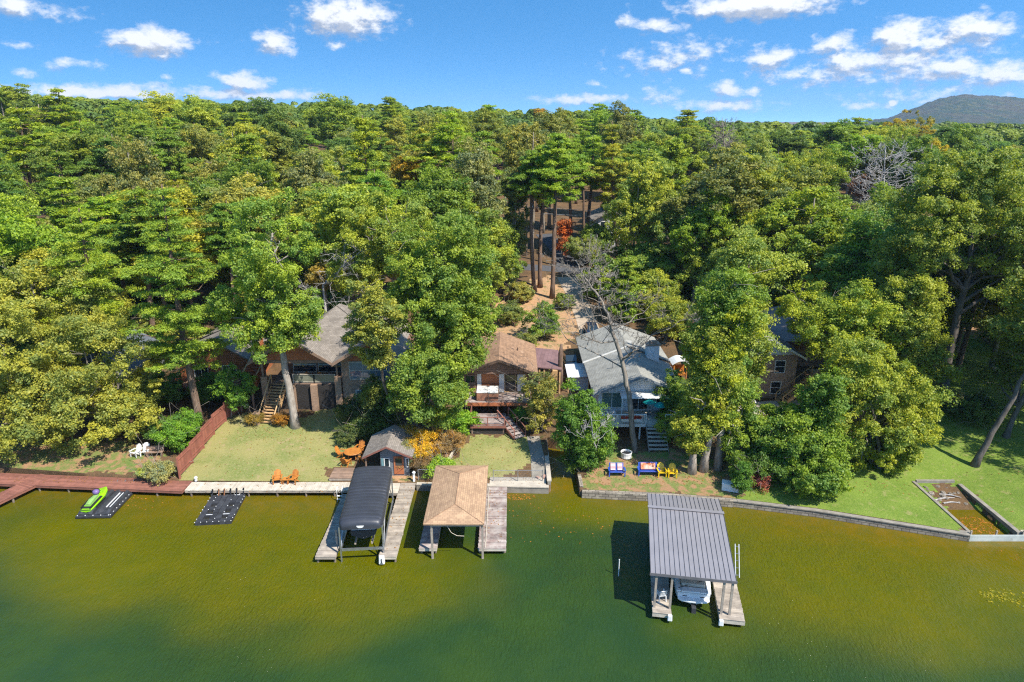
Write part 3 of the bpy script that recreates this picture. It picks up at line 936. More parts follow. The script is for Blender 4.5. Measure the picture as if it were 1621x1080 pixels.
def key_trees():
    g = 'trees along the lake shore'

    def foot(u, v): return PG(u, v)

    def bl(seed, label, fuv, windows, color, path=None, bark='bark_grey', name='broadleaf_tree', depth=0, **kw):
        f = foot(*fuv) if isinstance(fuv, tuple) and len(fuv) == 2 else Vector((fuv[0], fuv[1], ground(fuv[0], fuv[1])))
        lobes = []
        for w in windows:
            lobes.append(crown_at(f, w[0], w[1], w[2], w[3], f.y + (w[4] if len(w) > 4 else depth), dy=(w[5] if len(w) > 5 else None)))
        top = max(lobes, key=lambda l: l[2])
        path = path or [(0, 0, -.3), (top[0] * .25, top[1] * .25, top[2] * .35), (top[0] * .7, top[1] * .7, top[2] * .75), (top[0], top[1], top[2] + top[5] * .25)]
        mb, cr = broadleaf(seed, lobes, path, bark=bark, **kw)
        return plant(name, label, 'tree', f, mb, cr, color, bark, g)

    # low oak over the brown boardwalk
    bl(11, 'low spreading olive-green oak overhanging the lawn behind the red-brown boardwalk', (178, 690), [(70, 250, 500, 640), (-10, 150, 560, 700, -1), (150, 248, 620, 700, -2), (60, 200, 600, 718, -3), (150, 265, 530, 640, 1)], (0.155, 0.185, 0.04),
       nclump=185, per=210, leaf=.25, clump=(.7, 1.35), r0=.3, stems=3, gaps=.1)
    bl(12, 'olive oak at the picture edge with its crown hanging above the lone plank pier', (30, 700), [(-90, 90, 490, 660), (-60, 70, 620, 715, -3)], (0.145, 0.18, 0.04), nclump=110, per=200, leaf=.25, r0=.3, stems=2, gaps=.08)
    bl(13, 'yellow-green broadleaf tree filling the gap between the low oak and the tall pine', (90, 640), [(-20, 130, 400, 540), (60, 200, 440, 560)], (0.17, 0.20, 0.04), nclump=110, per=200, leaf=.27, r0=.28, gaps=.05)
    # big pines
    for seed, lab, uv, vt, Rr, cs, col in ((21, 'tall pine with stacked needle layers standing beside the red-brown fence', (318, 675), 292, 4.3, .27, (0.125, 0.19, 0.022)),
                                            (22, 'bright yellow-green pine just behind the tall fence-side pine', (170, 640), 330, 4.2, .30, (0.15, 0.21, 0.02)),):
        f = foot(*uv); top = A(uv[0] - 60 if seed == 21 else 120, vt, f.y)
        mb, cr = pine(seed, top.z - f.z, cs, Rr, nwh=18, per=150, leaf=.25, lean=(top.x - f.x, 0), r0=.36)
        plant('pine_tree', lab, 'tree', f, mb, cr, col, 'bark_pine', g)
    # the lawn tree by the lodge steps
    f = foot(468, 676)
    pth = [(0, 0, -.3)] + [tuple(A(u, v, f.y) - f) for u, v in ((457, 610), (446, 550), (436, 490), (430, 420), (428, 350))]
    bl(31, 'pale-trunked broadleaf tree on the dry lawn beside the lodge steps', (468, 676), [(345, 520, 310, 470), (335, 470, 420, 545), (400, 515, 430, 560), (385, 470, 490, 575, -1), (345, 425, 470, 535)], (0.13, 0.20, 0.03), path=pth, bark='bark_pale', nclump=170, per=230, leaf=.24, clump=(.7, 1.3), r0=.40, limbs=22)
    # sapling
    bl(32, 'small bright green sapling beside the far end of the red-brown fence', (366, 662), [(338, 405, 575, 640), (350, 400, 600, 650)], (0.075, 0.16, 0.025), path=[(0, 0, 0), (.1, 0, 1.5), (.1, 0, 3)], nclump=40, per=130, leaf=.2, clump=(.45, .8), r0=.09, limbs=10, name='sapling')
    # big central maple
    bl(33, 'huge bright green broadleaf tree between the lodge and the brown-roofed cabin', (662, 672), [(630, 780, 330, 500), (605, 720, 400, 560, -2), (640, 768, 460, 620, -3), (625, 750, 555, 680, -5), (690, 785, 430, 590, -2), (608, 690, 560, 650, -5.5)], (0.112, 0.172, 0.026),
       nclump=330, per=230, leaf=.25, clump=(.7, 1.4), r0=.42, stems=3, limbs=26)
    bl(34, 'rounded broadleaf tree whose crown rises just behind the lodge roof', (628, 560), [(545, 690, 300, 440), (520, 640, 380, 470)], (0.145, 0.195, 0.03), nclump=130, per=210, leaf=.28, r0=.3)
    f = foot(625, 672)
    pth = [(0, 0, -.3)] + [tuple(A(u, v, f.y + dy) - f) for u, v, dy in ((612, 620, -1.2), (597, 565, -3.0), (588, 530, -4.6), (580, 480, -6))]
    bl(35, 'slim leaning tree with loose yellowish-green leaves in front of the lodge picture window', (625, 672), [(540, 612, 495, 565, -5.5), (560, 645, 465, 550, -5), (545, 605, 435, 510, -6), (565, 625, 540, 590, -4)], (0.15, 0.18, 0.04), path=pth, nclump=95, per=130, leaf=.22, clump=(.6, 1.0), r0=.16, limbs=24)
    bl(36, 'low dark yew-like tree under the lodge window beside the dry lawn', (596, 672), [(566, 632, 590, 690)], (0.085, 0.115, 0.025), path=[(0, 0, 0), (0, 0, 1), (0, 0, 2.5)], nclump=70, per=170, leaf=.18, clump=(.5, .9), r0=.14)
    # cabin side
    f = foot(850, 672)
    bl(37, 'thin-leaved olive shrub tree in front of the cabin glass doors', (850, 682), [(818, 885, 590, 650), (840, 900, 610, 660), (825, 880, 640, 685)], (0.17, 0.185, 0.05), path=[(0, 0, 0), (0, 0, 2), (0, 0, 4)], nclump=75, per=95, leaf=.2, clump=(.5, .9), r0=.14, stems=4, gaps=.12, limbs=24)
    bl(38, 'dense ivy-green tree overhanging the gully beside the grey-roofed house', (918, 735), [(878, 950, 610, 720), (890, 975, 650, 745), (915, 960, 700, 755, -1)], (0.065, 0.135, 0.02), path=[(0, 0, 0), (0, 0, 2), (0, 0, 4)], nclump=150, per=170, leaf=.2, clump=(.5, 1.0), r0=.2, stems=3)
    # cypress like trio on the shore of the gray house
    for seed, lab, uv, wins, col in (
        (41, 'nearest-to-the-yellow-chairs trunk of three, with drooping feathery yellow-green lower boughs', (1095, 748), [(1060, 1130, 640, 720), (1085, 1175, 555, 680), (1075, 1150, 500, 580)], (0.15, 0.19, 0.03)),
        (42, 'middle one of three close trunks behind the metal boat dock, tall bright crown', (1113, 745), [(1090, 1180, 520, 640), (1120, 1205, 455, 545), (1100, 1175, 600, 680)], (0.155, 0.205, 0.022)),
        (43, 'third of three close trunks, the one beside the white storage box, deep green crown', (1137, 742), [(1125, 1190, 570, 690), (1110, 1195, 430, 530), (1140, 1225, 650, 750)], (0.10, 0.165, 0.025))):
        bl(seed, lab, uv, wins, col, bark='bark_pale', nclump=140, per=200, leaf=.22, clump=(.6, 1.15), r0=.34, limbs=18)
    bl(44, 'leafy tree crown standing above the brick house roof ridge', (1160, 668), [(1120, 1250, 370, 480), (1090, 1200, 430, 540), (1150, 1225, 500, 610, -1), (1140, 1205, 560, 640, -1)], (0.14, 0.19, 0.035), nclump=170, per=200, leaf=.25, r0=.3, gaps=.05)
    bl(121, 'small dense tree hiding the grey-roofed house corner next to three pale trunks', (1072, 682), [(1036, 1110, 596, 668), (1060, 1125, 620, 690)], (0.085, 0.145, 0.024), nclump=80, per=180, leaf=.21, clump=(.5, .95), r0=.15)
    # the big waterside mass right
    bl(45, 'broad dark green tree drooping over the low stone seawall towards the water', (1270, 745), [(1190, 1335, 645, 750), (1210, 1345, 690, 802, -2), (1180, 1290, 675, 775), (1265, 1345, 590, 690)], (0.09, 0.155, 0.022), nclump=260, per=200, leaf=.23, clump=(.6, 1.2), r0=.3, stems=3)
    bl(46, 'round yellow-green tree standing on the lush lawn beside the brick house stairs', (1390, 735), [(1285, 1460, 570, 740), (1300, 1420, 530, 640), (1380, 1490, 600, 735)], (0.145, 0.19, 0.028), nclump=280, per=210, leaf=.23, clump=(.6, 1.2), r0=.3, stems=3)
    bl(57, 'leafy tree filling the space between the trio of pale trunks and the broad drooping tree', (1222, 722), [(1180, 1290, 645, 745), (1165, 1250, 675, 770, -1)], (0.115, 0.17, 0.026), nclump=110, per=200, leaf=.23, clump=(.6, 1.1), r0=.24)
    bl(58, 'tall yellow-green tree closing the view between the lime-green tree and the thick oak', (1420, 655), [(1395, 1490, 430, 560), (1380, 1460, 520, 640), (1440, 1500, 540, 660)], (0.13, 0.175, 0.03), nclump=150, per=190, leaf=.25, r0=.26)
    bl(47, 'upright lime-green tree between the brick house roof and the lush lawn', (1375, 650), [(1305, 1425, 450, 580), (1272, 1370, 480, 575), (1235, 1325, 455, 530, 4)], (0.155, 0.21, 0.025), nclump=150, per=210, leaf=.25, r0=.28)
    f = foot(1492, 632)
    pth = [(0, 0, -.3)] + [tuple(A(u, v, f.y) - f) for u, v in ((1500, 570), (1515, 500), (1532, 440), (1538, 380), (1530, 320))]
    bl(48, 'tall thick-trunked oak with a wide crown at the edge of the shaded lawn', (1492, 632), [(1400, 1560, 275, 440), (1500, 1680, 250, 420), (1380, 1480, 360, 490), (1540, 1700, 330, 470), (1440, 1580, 230, 330, 2)], (0.12, 0.165, 0.032), path=pth, nclump=330, per=200, leaf=.26, clump=(.75, 1.45), r0=.5, limbs=34, bark='bark_dark')
    f = foot(1542, 737)
    pth = [(0, 0, -.3)] + [tuple(A(u, v, f.y) - f) for u, v in ((1570, 685), (1605, 630), (1640, 560), (1670, 500))]
    bl(49, 'strongly leaning bare-trunked tree on the lush lawn by the old boat ramp', (1542, 737), [(1590, 1760, 430, 560), (1650, 1780, 380, 500)], (0.11, 0.15, 0.03), path=pth, nclump=110, per=170, leaf=.24, r0=.3, limbs=20, bark='bark_dark')
    f = foot(1592, 692)
    bl(50, 'upright dark-trunked tree just behind the strongly leaning one', (1592, 692), [(1590, 1720, 480, 600), (1560, 1640, 560, 625, 4)], (0.09, 0.13, 0.03), path=[(0, 0, -.3), (.5, 0, 3), (1.2, 0, 7), (2, 0, 11)], nclump=90, per=150, leaf=.24, r0=.26, limbs=16, bark='bark_dark')
    for seed, x, y, h, r, col, lab in ((51, 51, 56, 17, 5.2, (0.11, 0.15, 0.03), 'tree at the picture edge shading the lawn behind the leaning trunk'), (52, 54, 49, 16, 5.0, (0.12, 0.16, 0.03), 'tree beyond the boat ramp shading its lawn'),
                                       (53, 46, 72, 13, 4.4, (0.10, 0.145, 0.03), 'leafy tree standing behind the rhododendron on the shaded lawn'), (55, 39.5, 71, 15, 4.4, (0.11, 0.155, 0.03), 'leafy tree between the thick oak trunk and the brick house'),
                                       (56, 61, 56, 18, 5.4, (0.12, 0.16, 0.03), 'tree far out beyond the leaning trunk'), (59, 53.5, 63, 16, 5.2, (0.11, 0.15, 0.03), 'tree out of the way beside the shaded end of the lush lawn'), (60, 58, 69, 17, 5.2, (0.11, 0.15, 0.03), 'tree deep in the shade beyond the thick oak trunk')):
        f = Vector((x, y, ground(x, y)))
        mb, cr = broadleaf(seed, [(0, 0, h * .68, r, r, h * .3), (1, .5, h * .5, r * .9, r * .9, h * .2)], [(0, 0, -.3), (.2, 0, h * .35), (0, 0, h * .8)], nclump=110, per=150, leaf=.28, r0=.26, limbs=12)
        plant('broadleaf_tree', lab, 'tree', f, mb, cr, col, 'bark_dark', g)
    for seed, u, Y, vt, hw, col, lab in ((111, 785, 100, 345, 36, (0.12, 0.18, 0.03), 'leafy tree at the dirt yard edge, nearest the huge maple top'), (112, 1036, 96, 392, 36, (0.11, 0.175, 0.03), 'leafy tree beside the concrete driveway behind the dead shrub'),
                                       (113, 1070, 97, 300, 52, (0.13, 0.18, 0.035), 'wide leafy tree behind the green garden bush of the grey-roofed house'), (114, 762, 92, 330, 44, (0.14, 0.19, 0.03), 'leafy tree whose top meets the back of the huge maple'),
                                       (115, 1130, 92, 330, 50, (0.12, 0.175, 0.03), 'full leafy tree rising behind the trio of pale trunks'), (116, 946, 121, 362, 20, (0.09, 0.15, 0.025), 'dark leafy tree screening the white-gabled house from the road'),
                                       (117, 1200, 94, 250, 62, (0.16, 0.20, 0.03), 'large yellow-green tree with forked dark trunk behind the brick house'), (118, 1042, 90, 440, 26, (0.15, 0.195, 0.03), 'young yellow-green tree between the driveway and the brick house')):
        c = A(u, vt, Y); f = Vector((c.x, Y, ground(c.x, Y))); h = c.z - f.z; s_ = Y * 1.02 / FPX; r = hw * s_
        mb, cr = broadleaf(seed, [(0, 0, h * .62, r, r, h * .38), (r * .3, -.5, h * .45, r * .8, r * .8, h * .3), (-r * .3, .4, h * .75, r * .7, r * .7, h * .22)], [(0, 0, -.3), (.2, 0, h * .3), (0, 0, h * .8)], nclump=int(60 + hw * 1.5), per=150, leaf=.32, r0=.25, limbs=12, gaps=.05)
        plant('broadleaf_tree', lab, 'tree', f, mb, cr, col, 'bark_grey', g)
    # dead ones
    f = foot(1005, 715)
    pth = [(0, 0, -.3)] + [tuple(A(u, v, f.y + (i * .3)) - f) for i, (u, v) in enumerate(((999, 650), (990, 595), (975, 540), (965, 505), (948, 470), (925, 440), (911, 412)))]
    t = bare_tree(61, pth, .26, nl=20, Lmax=5.6, depth=4, rmin=.014, start=.32)
    plant('dead_tree', 'tall leafless grey-barked tree standing in front of the grey-roofed house', 'tree', f, t, None, GREEN, 'bark_grey', g)
    f = foot(948, 735)
    t = bare_tree(62, [(0, 0, 0), tuple(A(940, 700, f.y - 2) - f), tuple(A(935, 655, f.y - 2.2) - f)], .09, nl=10, Lmax=2.6, depth=3, start=.45)
    plant('dead_tree', 'small bleached dead tree tangled in the ivy-green crown by the gully', 'tree', f, t, None, GREEN, 'bark_dead', g)
    f = Vector((P(590, 470, 4).x, 76, ground(-15, 76)))
    t = bare_tree(63, [(0, 0, 0), (0, 0, 9), tuple(A(590, 380, 76) - f)], .22, nl=16, Lmax=4.5, depth=3, start=.3)
    plant('dead_tree', 'pale bare-branched tree rising behind the lodge roof peak', 'tree', f, t, None, GREEN, 'bark_dead', g)
    f = Vector((A(1400, 300, 122).x, 122, 0)); f.z = ground(f.x, f.y)
    t = bare_tree(64, [(0, 0, 0), (0, 0, 10), tuple(A(1402, 232, 122) - f)], .3, nl=30, Lmax=8, depth=3, rmin=.03, start=.4)
    plant('dead_tree', 'silvery leafless tree standing out in the forest beside a small red tree', 'tree', f, t, None, GREEN, 'bark_dead', g)
    f = Vector((A(1143, 300, 190).x, 190, 0)); f.z = ground(f.x, f.y)
    t = bare_tree(65, [(0, 0, 0), (0, 0, 12), tuple(A(1143, 186, 190) - f)], .3, nl=30, Lmax=7, depth=3, rmin=.04, start=.45)
    plant('dead_tree', 'brownish dead pine just under the skyline of the forest', 'tree', f, t, None, GREEN, 'bark_grey', g)
    f = Vector((A(945, 445, 96).x, 92, 0)); f.z = ground(f.x, f.y)
    t = bare_tree(66, [(0, 0, 0), (0, 0, 4), tuple(A(948, 425, 92) - f)], .14, nl=12, Lmax=4, depth=3, rmin=.018, start=.25)
    plant('dead_tree', 'grey leafless shrub-like tree beside the concrete driveway', 'tree', f, t, None, GREEN, 'bark_dead', g)
    f = foot(1612, 640)
    t = bare_tree(67, [(0, 0, 0), (-1, 0, 3), tuple(A(1585, 560, f.y) - f)], .1, nl=9, Lmax=3, depth=3, start=.3)
    plant('dead_tree', 'small bare tree with pale twigs beside the shaded end of the lush lawn', 'tree', f, t, None, GREEN, 'bark_dead', g)
    # broken snag beside the carport
    f = foot(886, 618)
    mb = MB(); H_ = A(885, 545, f.y).z - f.z
    mb.tube([(0, 0, -.2), (.05, 0, H_ * .4), (.0, 0, H_ * .8), (.08, 0, H_)], [.34, .28, .25, .12], 10)
    plant('tree_stump', 'broken bare trunk standing beside the purple-brown carport roof', 'tree', f, mb, None, GREEN, 'bark_pine', g)

    # roadside pines behind the cabin
    for i, (seed, lab, u, vb, vt, Y, Rr, cs, col, lean) in enumerate((
        (71, 'tall pine with a bare leaning trunk beside the concrete driveway', 874, 472, 208, None, 4.4, .6, (0.125, 0.195, 0.016), 17),
        (72, 'slender pine trunk in the roadside clump, closest to the red-leaved tree', 846, 462, 235, None, 2.6, .68, (0.10, 0.165, 0.018), -4),
        (73, 'second slender pine of the roadside clump, twin dark trunk', 855, 455, 225, None, 2.8, .68, (0.12, 0.18, 0.018), 4),
        (74, 'straight pine of the roadside clump directly above the asphalt road', 877, 420, 215, None, 3.4, .66, (0.115, 0.175, 0.018), -2),
        (75, 'bright pine with a broad layered crown towering behind the huge maple', 715, 430, 172, 108, 5.0, .45, (0.155, 0.225, 0.014), 0),
        (76, 'full crowned pine beside the bright layered pine', 770, 420, 205, 112, 4.0, .45, (0.11, 0.18, 0.016), 0),
        (77, 'round-headed pine beside the yellowing tree by the road', 905, 405, 215, 122, 4.0, .6, (0.13, 0.195, 0.016), 0),
        (78, 'yellowing tall thin tree with a visible trunk by the white-gabled house', 980, 395, 192, 118, 3.6, .45, (0.19, 0.21, 0.025), -10),
        (79, 'small pine with drooping pads beside the gravel drive behind the dead tree', 988, 468, 405, 88, 1.7, .3, (0.12, 0.175, 0.02), 0),
    )):
        f = PG(u, vb) if Y is None else Vector((A(u, vb, Y).x, Y, ground(A(u, vb, Y).x, Y)))
        top = A(u + lean, vt, f.y)
        mb, cr = pine(seed, top.z - f.z, cs, Rr, nwh=13, per=140, leaf=.32, lean=(top.x - f.x, 0), r0=.32)
        plant('pine_tree' if seed != 78 else 'yellowing_tree', lab, 'tree', f, mb, cr, col, 'bark_pine', g)
    # scattered colour accents
    for seed, lab, u, v, Y, hw, hh, col in ((81, 'slim red-leaved tree behind the roadside pine clump', 822, 300, 128, 11, 30, RUST), (82, 'small red-leaved tree under the silvery dead tree', 1362, 295, 142, 12, 14, RUST),
                                             (83, 'orange-gold crown showing among the pines behind the huge maple', 645, 268, 112, 24, 16, GOLD), (84, 'small bronze-green tree tucked behind the lodge roof', 515, 440, 80, 22, 14, (0.15, .13, .03)),
                                             (85, 'amber crown on the skyline ridge directly above the roadside pines', 855, 180, 226, 9, 6, (0.2, .15, .03)), (86, 'golden-green rounded crown below the mountain', 1440, 205, 205, 34, 22, (0.19, .18, .025)),
                                             (87, 'lemon-yellow crown on the slope under the golden-green one', 1465, 240, 160, 24, 18, YELL), (88, 'tall red-brown shrub beside the white gabled house', 893, 375, 120, 8, 28, (0.25, .09, .03)),
                                             (89, 'dark yew-green bush clump between the road and the dead shrub', 1000, 420, 100, 34, 28, DEEP), (90, 'light green roadside shrub behind the driveway', 925, 395, 116, 26, 12, (0.13, .17, .05))):
        c = A(u, v, Y); f = Vector((c.x, Y, ground(c.x, Y)))
        s = Y * 1.02 / FPX
        mb, cr = broadleaf(seed, [(0, 0, c.z - f.z, hw * s, hw * s, hh * s)], [(0, 0, -.2), (0, 0, (c.z - f.z) * .6), (0, 0, c.z - f.z)], nclump=int(20 + hw * 1.6), per=150, leaf=.3, clump=(.6, 1.2), r0=.2, limbs=8)
        plant('broadleaf_tree' if hh > 12 else 'shrub', lab, 'tree', f, mb, cr, col, 'bark_grey', g)


def shrubs():
    g = 'garden shrubs around the houses'
    spec = [  # label, u, v(foot), radius, height, colour, leaf
        ('bright green bushy shrub against the red-brown fence', 285, 712, 1.6, 2.6, (0.085, 0.18, 0.02), .16),
        ('rounded green shrub under the pine beside the red-brown fence', 300, 690, 1.5, 2.2, (0.07, 0.16, 0.02), .16),
        ('dark green leafy shrub between the low oak and the fence', 262, 700, 1.6, 2.4, (0.06, 0.12, 0.022), .16),
        ('grey-green spiky plant at the boardwalk foot of the fence', 258, 757, 1.2, 1.1, (0.17, 0.19, 0.09), .14),
        ('pale variegated low plant at the edge of the red-brown boardwalk', 237, 757, .7, .8, (0.16, 0.21, 0.07), .12),
        ('orange-leaved low shrub at the lawn foot of the lodge stairs', 444, 672, .7, .9, (0.17, 0.10, 0.018), .11),
        ('olive low shrub on the fence side of the lodge stairs', 404, 672, .7, .8, (0.13, 0.11, 0.03), .11),
        ('dark green shrub mass beside the lodge wall', 565, 668, 1.9, 1.8, (0.06, 0.085, 0.025), .15),
        ('dark glossy shrub between the lodge lawn and the shed roof', 590, 690, 1.8, 2.0, (0.05, 0.085, 0.022), .15),
        ('small dark hedge plant at the wooded edge of the dry lawn', 552, 700, 1.2, 1.3, (0.06, 0.09, 0.03), .14),
        ('golden yellow shrub between the shed and the small lawn', 668, 726, 1.7, 2.5, (0.30, 0.225, 0.02), .12),
        ('amber-yellow shrub spilling toward the shed roof', 650, 712, 1.2, 2.2, (0.27, 0.185, 0.02), .12),
        ('grey-green feathery shrub hiding the corner of the shed', 641, 742, 1.1, 2.4, (0.12, 0.145, 0.07), .11),
        ('pinkish-brown grassy shrub behind the golden yellow one', 692, 712, 1.9, 1.9, (0.17, 0.135, 0.07), .12),
        ('tan dried shrub at the curved bed edge of the small lawn', 712, 712, 1.4, 1.4, (0.16, 0.115, 0.05), .11),
        ('brown withered shrub under the golden yellow one', 668, 742, 1.5, 1.3, (0.12, 0.09, 0.05), .11),
        ('lime-green low shrub behind the brown boathouse roof', 698, 752, 1.3, 1.2, (0.15, 0.25, 0.03), .13),
        ('bright green mound shrub beside the cabin lower deck', 732, 685, 1.6, 2.2, (0.10, 0.20, 0.02), .17),
        ('fern-like green plant under the cabin deck railing', 822, 668, .8, 1.2, (0.08, 0.17, 0.02), .14),
        ('yellow-green shrub beside the deck steps of the grey-roofed house', 1058, 694, 1.5, 2.3, (0.16, 0.21, 0.03), .16),
        ('small leafy shrub overhanging the grey-roofed house deck', 1060, 660, 1.7, 3.4, (0.09, 0.15, 0.025), .17),
        ('dark shrub on the shady bank behind the white storage box', 1185, 762, 1.6, 2.6, (0.06, 0.115, 0.02), .16),
        ('purple-leaved shrub beside the low stone seawall', 1200, 768, 1.0, 1.3, (0.14, 0.05, 0.05), .13),
        ('tall narrow green shrub at the metal boat dock landing', 1172, 782, .7, 2.6, (0.05, 0.12, 0.02), .13),
        ('dark rhododendron bush on the shaded lawn near the thick oak trunk', 1545, 668, 2.4, 2.4, (0.06, 0.10, 0.025), .17),
        ('small shrub with pale flowers beside the rhododendron', 1512, 650, 1.2, 1.5, (0.15, 0.17, 0.08), .14),
        ('green bush overlooking the yard behind the cabin', 856, 535, 2.3, 4.2, (0.10, 0.17, 0.03), .2),
        ('olive bush at the top of the dirt yard', 822, 478, 2.0, 2.6, (0.15, 0.17, 0.05), .22),
        ('green garden bush beside the back corner of the grey-roofed house', 1060, 535, 3.0, 4.6, (0.15, 0.19, 0.03), .22),
        ('yellow-green bush between the driveway and the brick house', 1030, 505, 2.6, 3.8, (0.17, 0.20, 0.035), .22),
        ('dark understory bush between the fence pine and the slate-roofed house', 232, 648, 2.0, 3.4, (0.06, 0.115, 0.022), .18),
        ('dark understory bush at the foot of the cedar-sided cottage', 335, 640, 1.6, 3.0, (0.055, 0.11, 0.022), .17),
        ('tall understory bush beneath the low boughs of the fence pine', 268, 640, 1.8, 3.6, (0.06, 0.12, 0.02), .18),
        ('grey-green bush at the wooded corner of the dirt yard', 806, 512, 1.9, 2.8, (0.10, 0.135, 0.04), .2),
        ('round green bush between the tall driveway pine and the concrete driveway', 893, 488, 1.3, 1.8, (0.11, 0.155, 0.03), .18),
        ('weedy low bush in the middle of the dirt yard by the cabin roof', 829, 552, 1.5, 1.7, (0.12, 0.15, 0.04), .16),
        ('small green bush on the shaded bank by the cabin seawall', 905, 742, .9, 1.3, (0.06, 0.11, 0.02), .13),
    ]
    for i, (lab, u, v, r, h, col, leaf) in enumerate(spec):
        f = PG(u, v)
        mb, cr = broadleaf(200 + i, [(0, 0, h * .52, r, r, h * .5)], [(0, 0, -.1), (0, 0, h * .3), (0, 0, h * .6)], nclump=int(26 + 14 * r * h ** .5), per=110, leaf=leaf, clump=(.28 + .08 * r, .42 + .16 * r), r0=.07, stems=3, base_spread=.15, limbs=9, shell=.45)
        plant('shrub', lab, 'shrub', f, mb, cr, col, 'bark_grey', g)


# ------------------------------------------------------------------ forest
CLEAR = [(-27, 61, -10, 80), (-6.5, 58, 7, 76), (6.2, 58, 18.5, 80), (4.5, 76, 12, 113), (19, 63, 33, 80), (-2, 76, 5, 92), (-6, 109, 24, 117), (46, 98, 58, 108), (-40, 60, -27, 75)]


def forest():
    rng = random.Random(19)
    protos = []
    for s in range(8):
        rs = random.Random(300 + s)
        if s < 4:      # round, lumpy oak-like crowns
            lob = [(0, 0, 14.2, 3.7, 3.7, 4.2), (rs.uniform(-2, 2), rs.uniform(-2, 2), 11, 4.1, 3.9, 3.6), (rs.uniform(-2.4, 2.4), rs.uniform(-2, 2), 16.3, 2.5, 2.5, 3.0)]
            kw = dict(nclump=150, leaf=.34, clump=(.8, 1.6), gaps=.06)
        elif s < 6:    # tall narrow crowns
            lob = [(0, 0, 12.5, 2.2, 2.2, 6.4), (rs.uniform(-1, 1), rs.uniform(-1, 1), 16.5, 1.7, 1.7, 2.8), (rs.uniform(-1, 1), 0, 8, 1.9, 1.9, 3)]
            kw = dict(nclump=115, leaf=.32, clump=(.6, 1.2), gaps=.05)
        else:          # wide, broken crowns with limbs showing
            lob = [(2.6, .5, 14, 2.9, 2.9, 3.0), (-2.4, 1, 15, 2.8, 2.8, 2.8), (0, -2.4, 12.4, 2.8, 2.6, 2.6), (.5, 2, 17, 2.2, 2.2, 2.2), (-1, -1, 9.5, 2.4, 2.4, 2.0)]
            kw = dict(nclump=135, leaf=.34, clump=(.7, 1.4), gaps=.16)
        mb, cr = broadleaf(300 + s, lob, [(0, 0, -.5), (.2, .1, 6), (-.1, .2, 12), (0, 0, 18)], per=120, r0=.28, limbs=14 if s > 5 else 8, **kw)
        protos.append(('broadleaf_tree', mb, cr, 20.0))
    for s in range(5):
        mb, cr = pine(330 + s, 20.0, .44 + .05 * s, 3.7 + .5 * (s % 2), nwh=13 - s, per=105, leaf=.36, r0=.27, topround=.45 + .09 * s)
        protos.append(('pine_tree', mb, cr, 20.0))
    meshes = []
    for k, (nm, mb, cr, H0) in enumerate(protos):
        me = bpy.data.meshes.new('trunk'); me.from_pydata(mb.v, [], mb.f); me.polygons.foreach_set('use_smooth', [True] * len(me.polygons))
        me.materials.append(MATS['bark_pine' if 'pine' in nm else 'bark_grey']); meshes.append((nm, me, cr, H0))
    spots = []
    corr = [(A(1402, 260, 122).x / 122, .055, 96, 130), (A(1330, 450, 100).x / 100, .03, 74, 100), (A(1143, 220, 190).x / 190, .03, 150, 192), (A(645, 268, 112).x / 112, .03, 96, 112), (A(965, 350, 128).x / 128, .02, 100, 128)]
    y = 71.0
    while y < 226:
        sp = 6.1 + (y - 70) * 0.06
        half = 0.80 * y + 14
        x = -half + rng.uniform(0, sp)
        while x < half:
            px, py = x + rng.uniform(-.32, .32) * sp, y + rng.uniform(-.35, .35) * sp
            x += sp * (1.15 if y < 120 else 1.0)
            if any(a - 3 < px < c + 3 and b - 2 < py < d + 2 for a, b, c, d in CLEAR): continue
            if (1.5 < px < 11.5 and py < 120) or (11 < px < 22 and py < 97): continue
            if y < 80 and abs(px) < 34: continue
            if any(abs(px / py - a) < w and y0 < py < y1 for a, w, y0, y1 in corr): continue
            spots.append((px, py))
        y += sp * 0.98
    print('forest spots', len(spots))
    # what shows: nearest first, then thin those standing wholly behind taller crowns
    spots.sort(key=lambda s: s[1])
    out = []
    for px, py in spots:
        out.append((px, py))
    rng2 = random.Random(5)
    if len(out) > FOREST_N:
        # keep the near band whole and the far rows that make the skyline
        idx = list(range(len(out))); drop = set()
        cand = [i for i in idx if 100 < out[i][1] < 190]; rng2.shuffle(cand)
        drop = set(cand[:len(out) - FOREST_N]); out = [s for i, s in enumerate(out) if i not in drop]
    tones = [('mid-green', (0.105, 0.165, 0.026)), ('olive', (0.14, 0.17, 0.04)), ('deep green', (0.07, 0.12, 0.024)), ('yellow-green', (0.155, 0.20, 0.028)), ('grey-green', (0.115, 0.145, 0.05)), ('bright green', (0.125, 0.195, 0.022)), ('bronze-tinted', (0.19, 0.155, 0.04))]
    ptones = [('bright', (0.14, 0.205, 0.016)), ('dark', (0.07, 0.125, 0.018)), ('mid-green', (0.105, 0.17, 0.018)), ('yellowish', (0.145, 0.20, 0.02))]
    tw = [22, 14, 14, 14, 10, 18, 1]
    lands = [(-1.0, 'far behind the low oak'), (-0.42, 'behind the two fence-side pines'), (-0.26, 'behind the lodge'), (-0.12, 'behind the huge maple'), (0.02, 'behind the roadside pine clump'), (0.16, 'behind the white-gabled house'),
             (0.32, 'behind the brick house'), (0.5, 'behind the pale yellow house'), (0.62, 'behind the thick-trunked oak')]
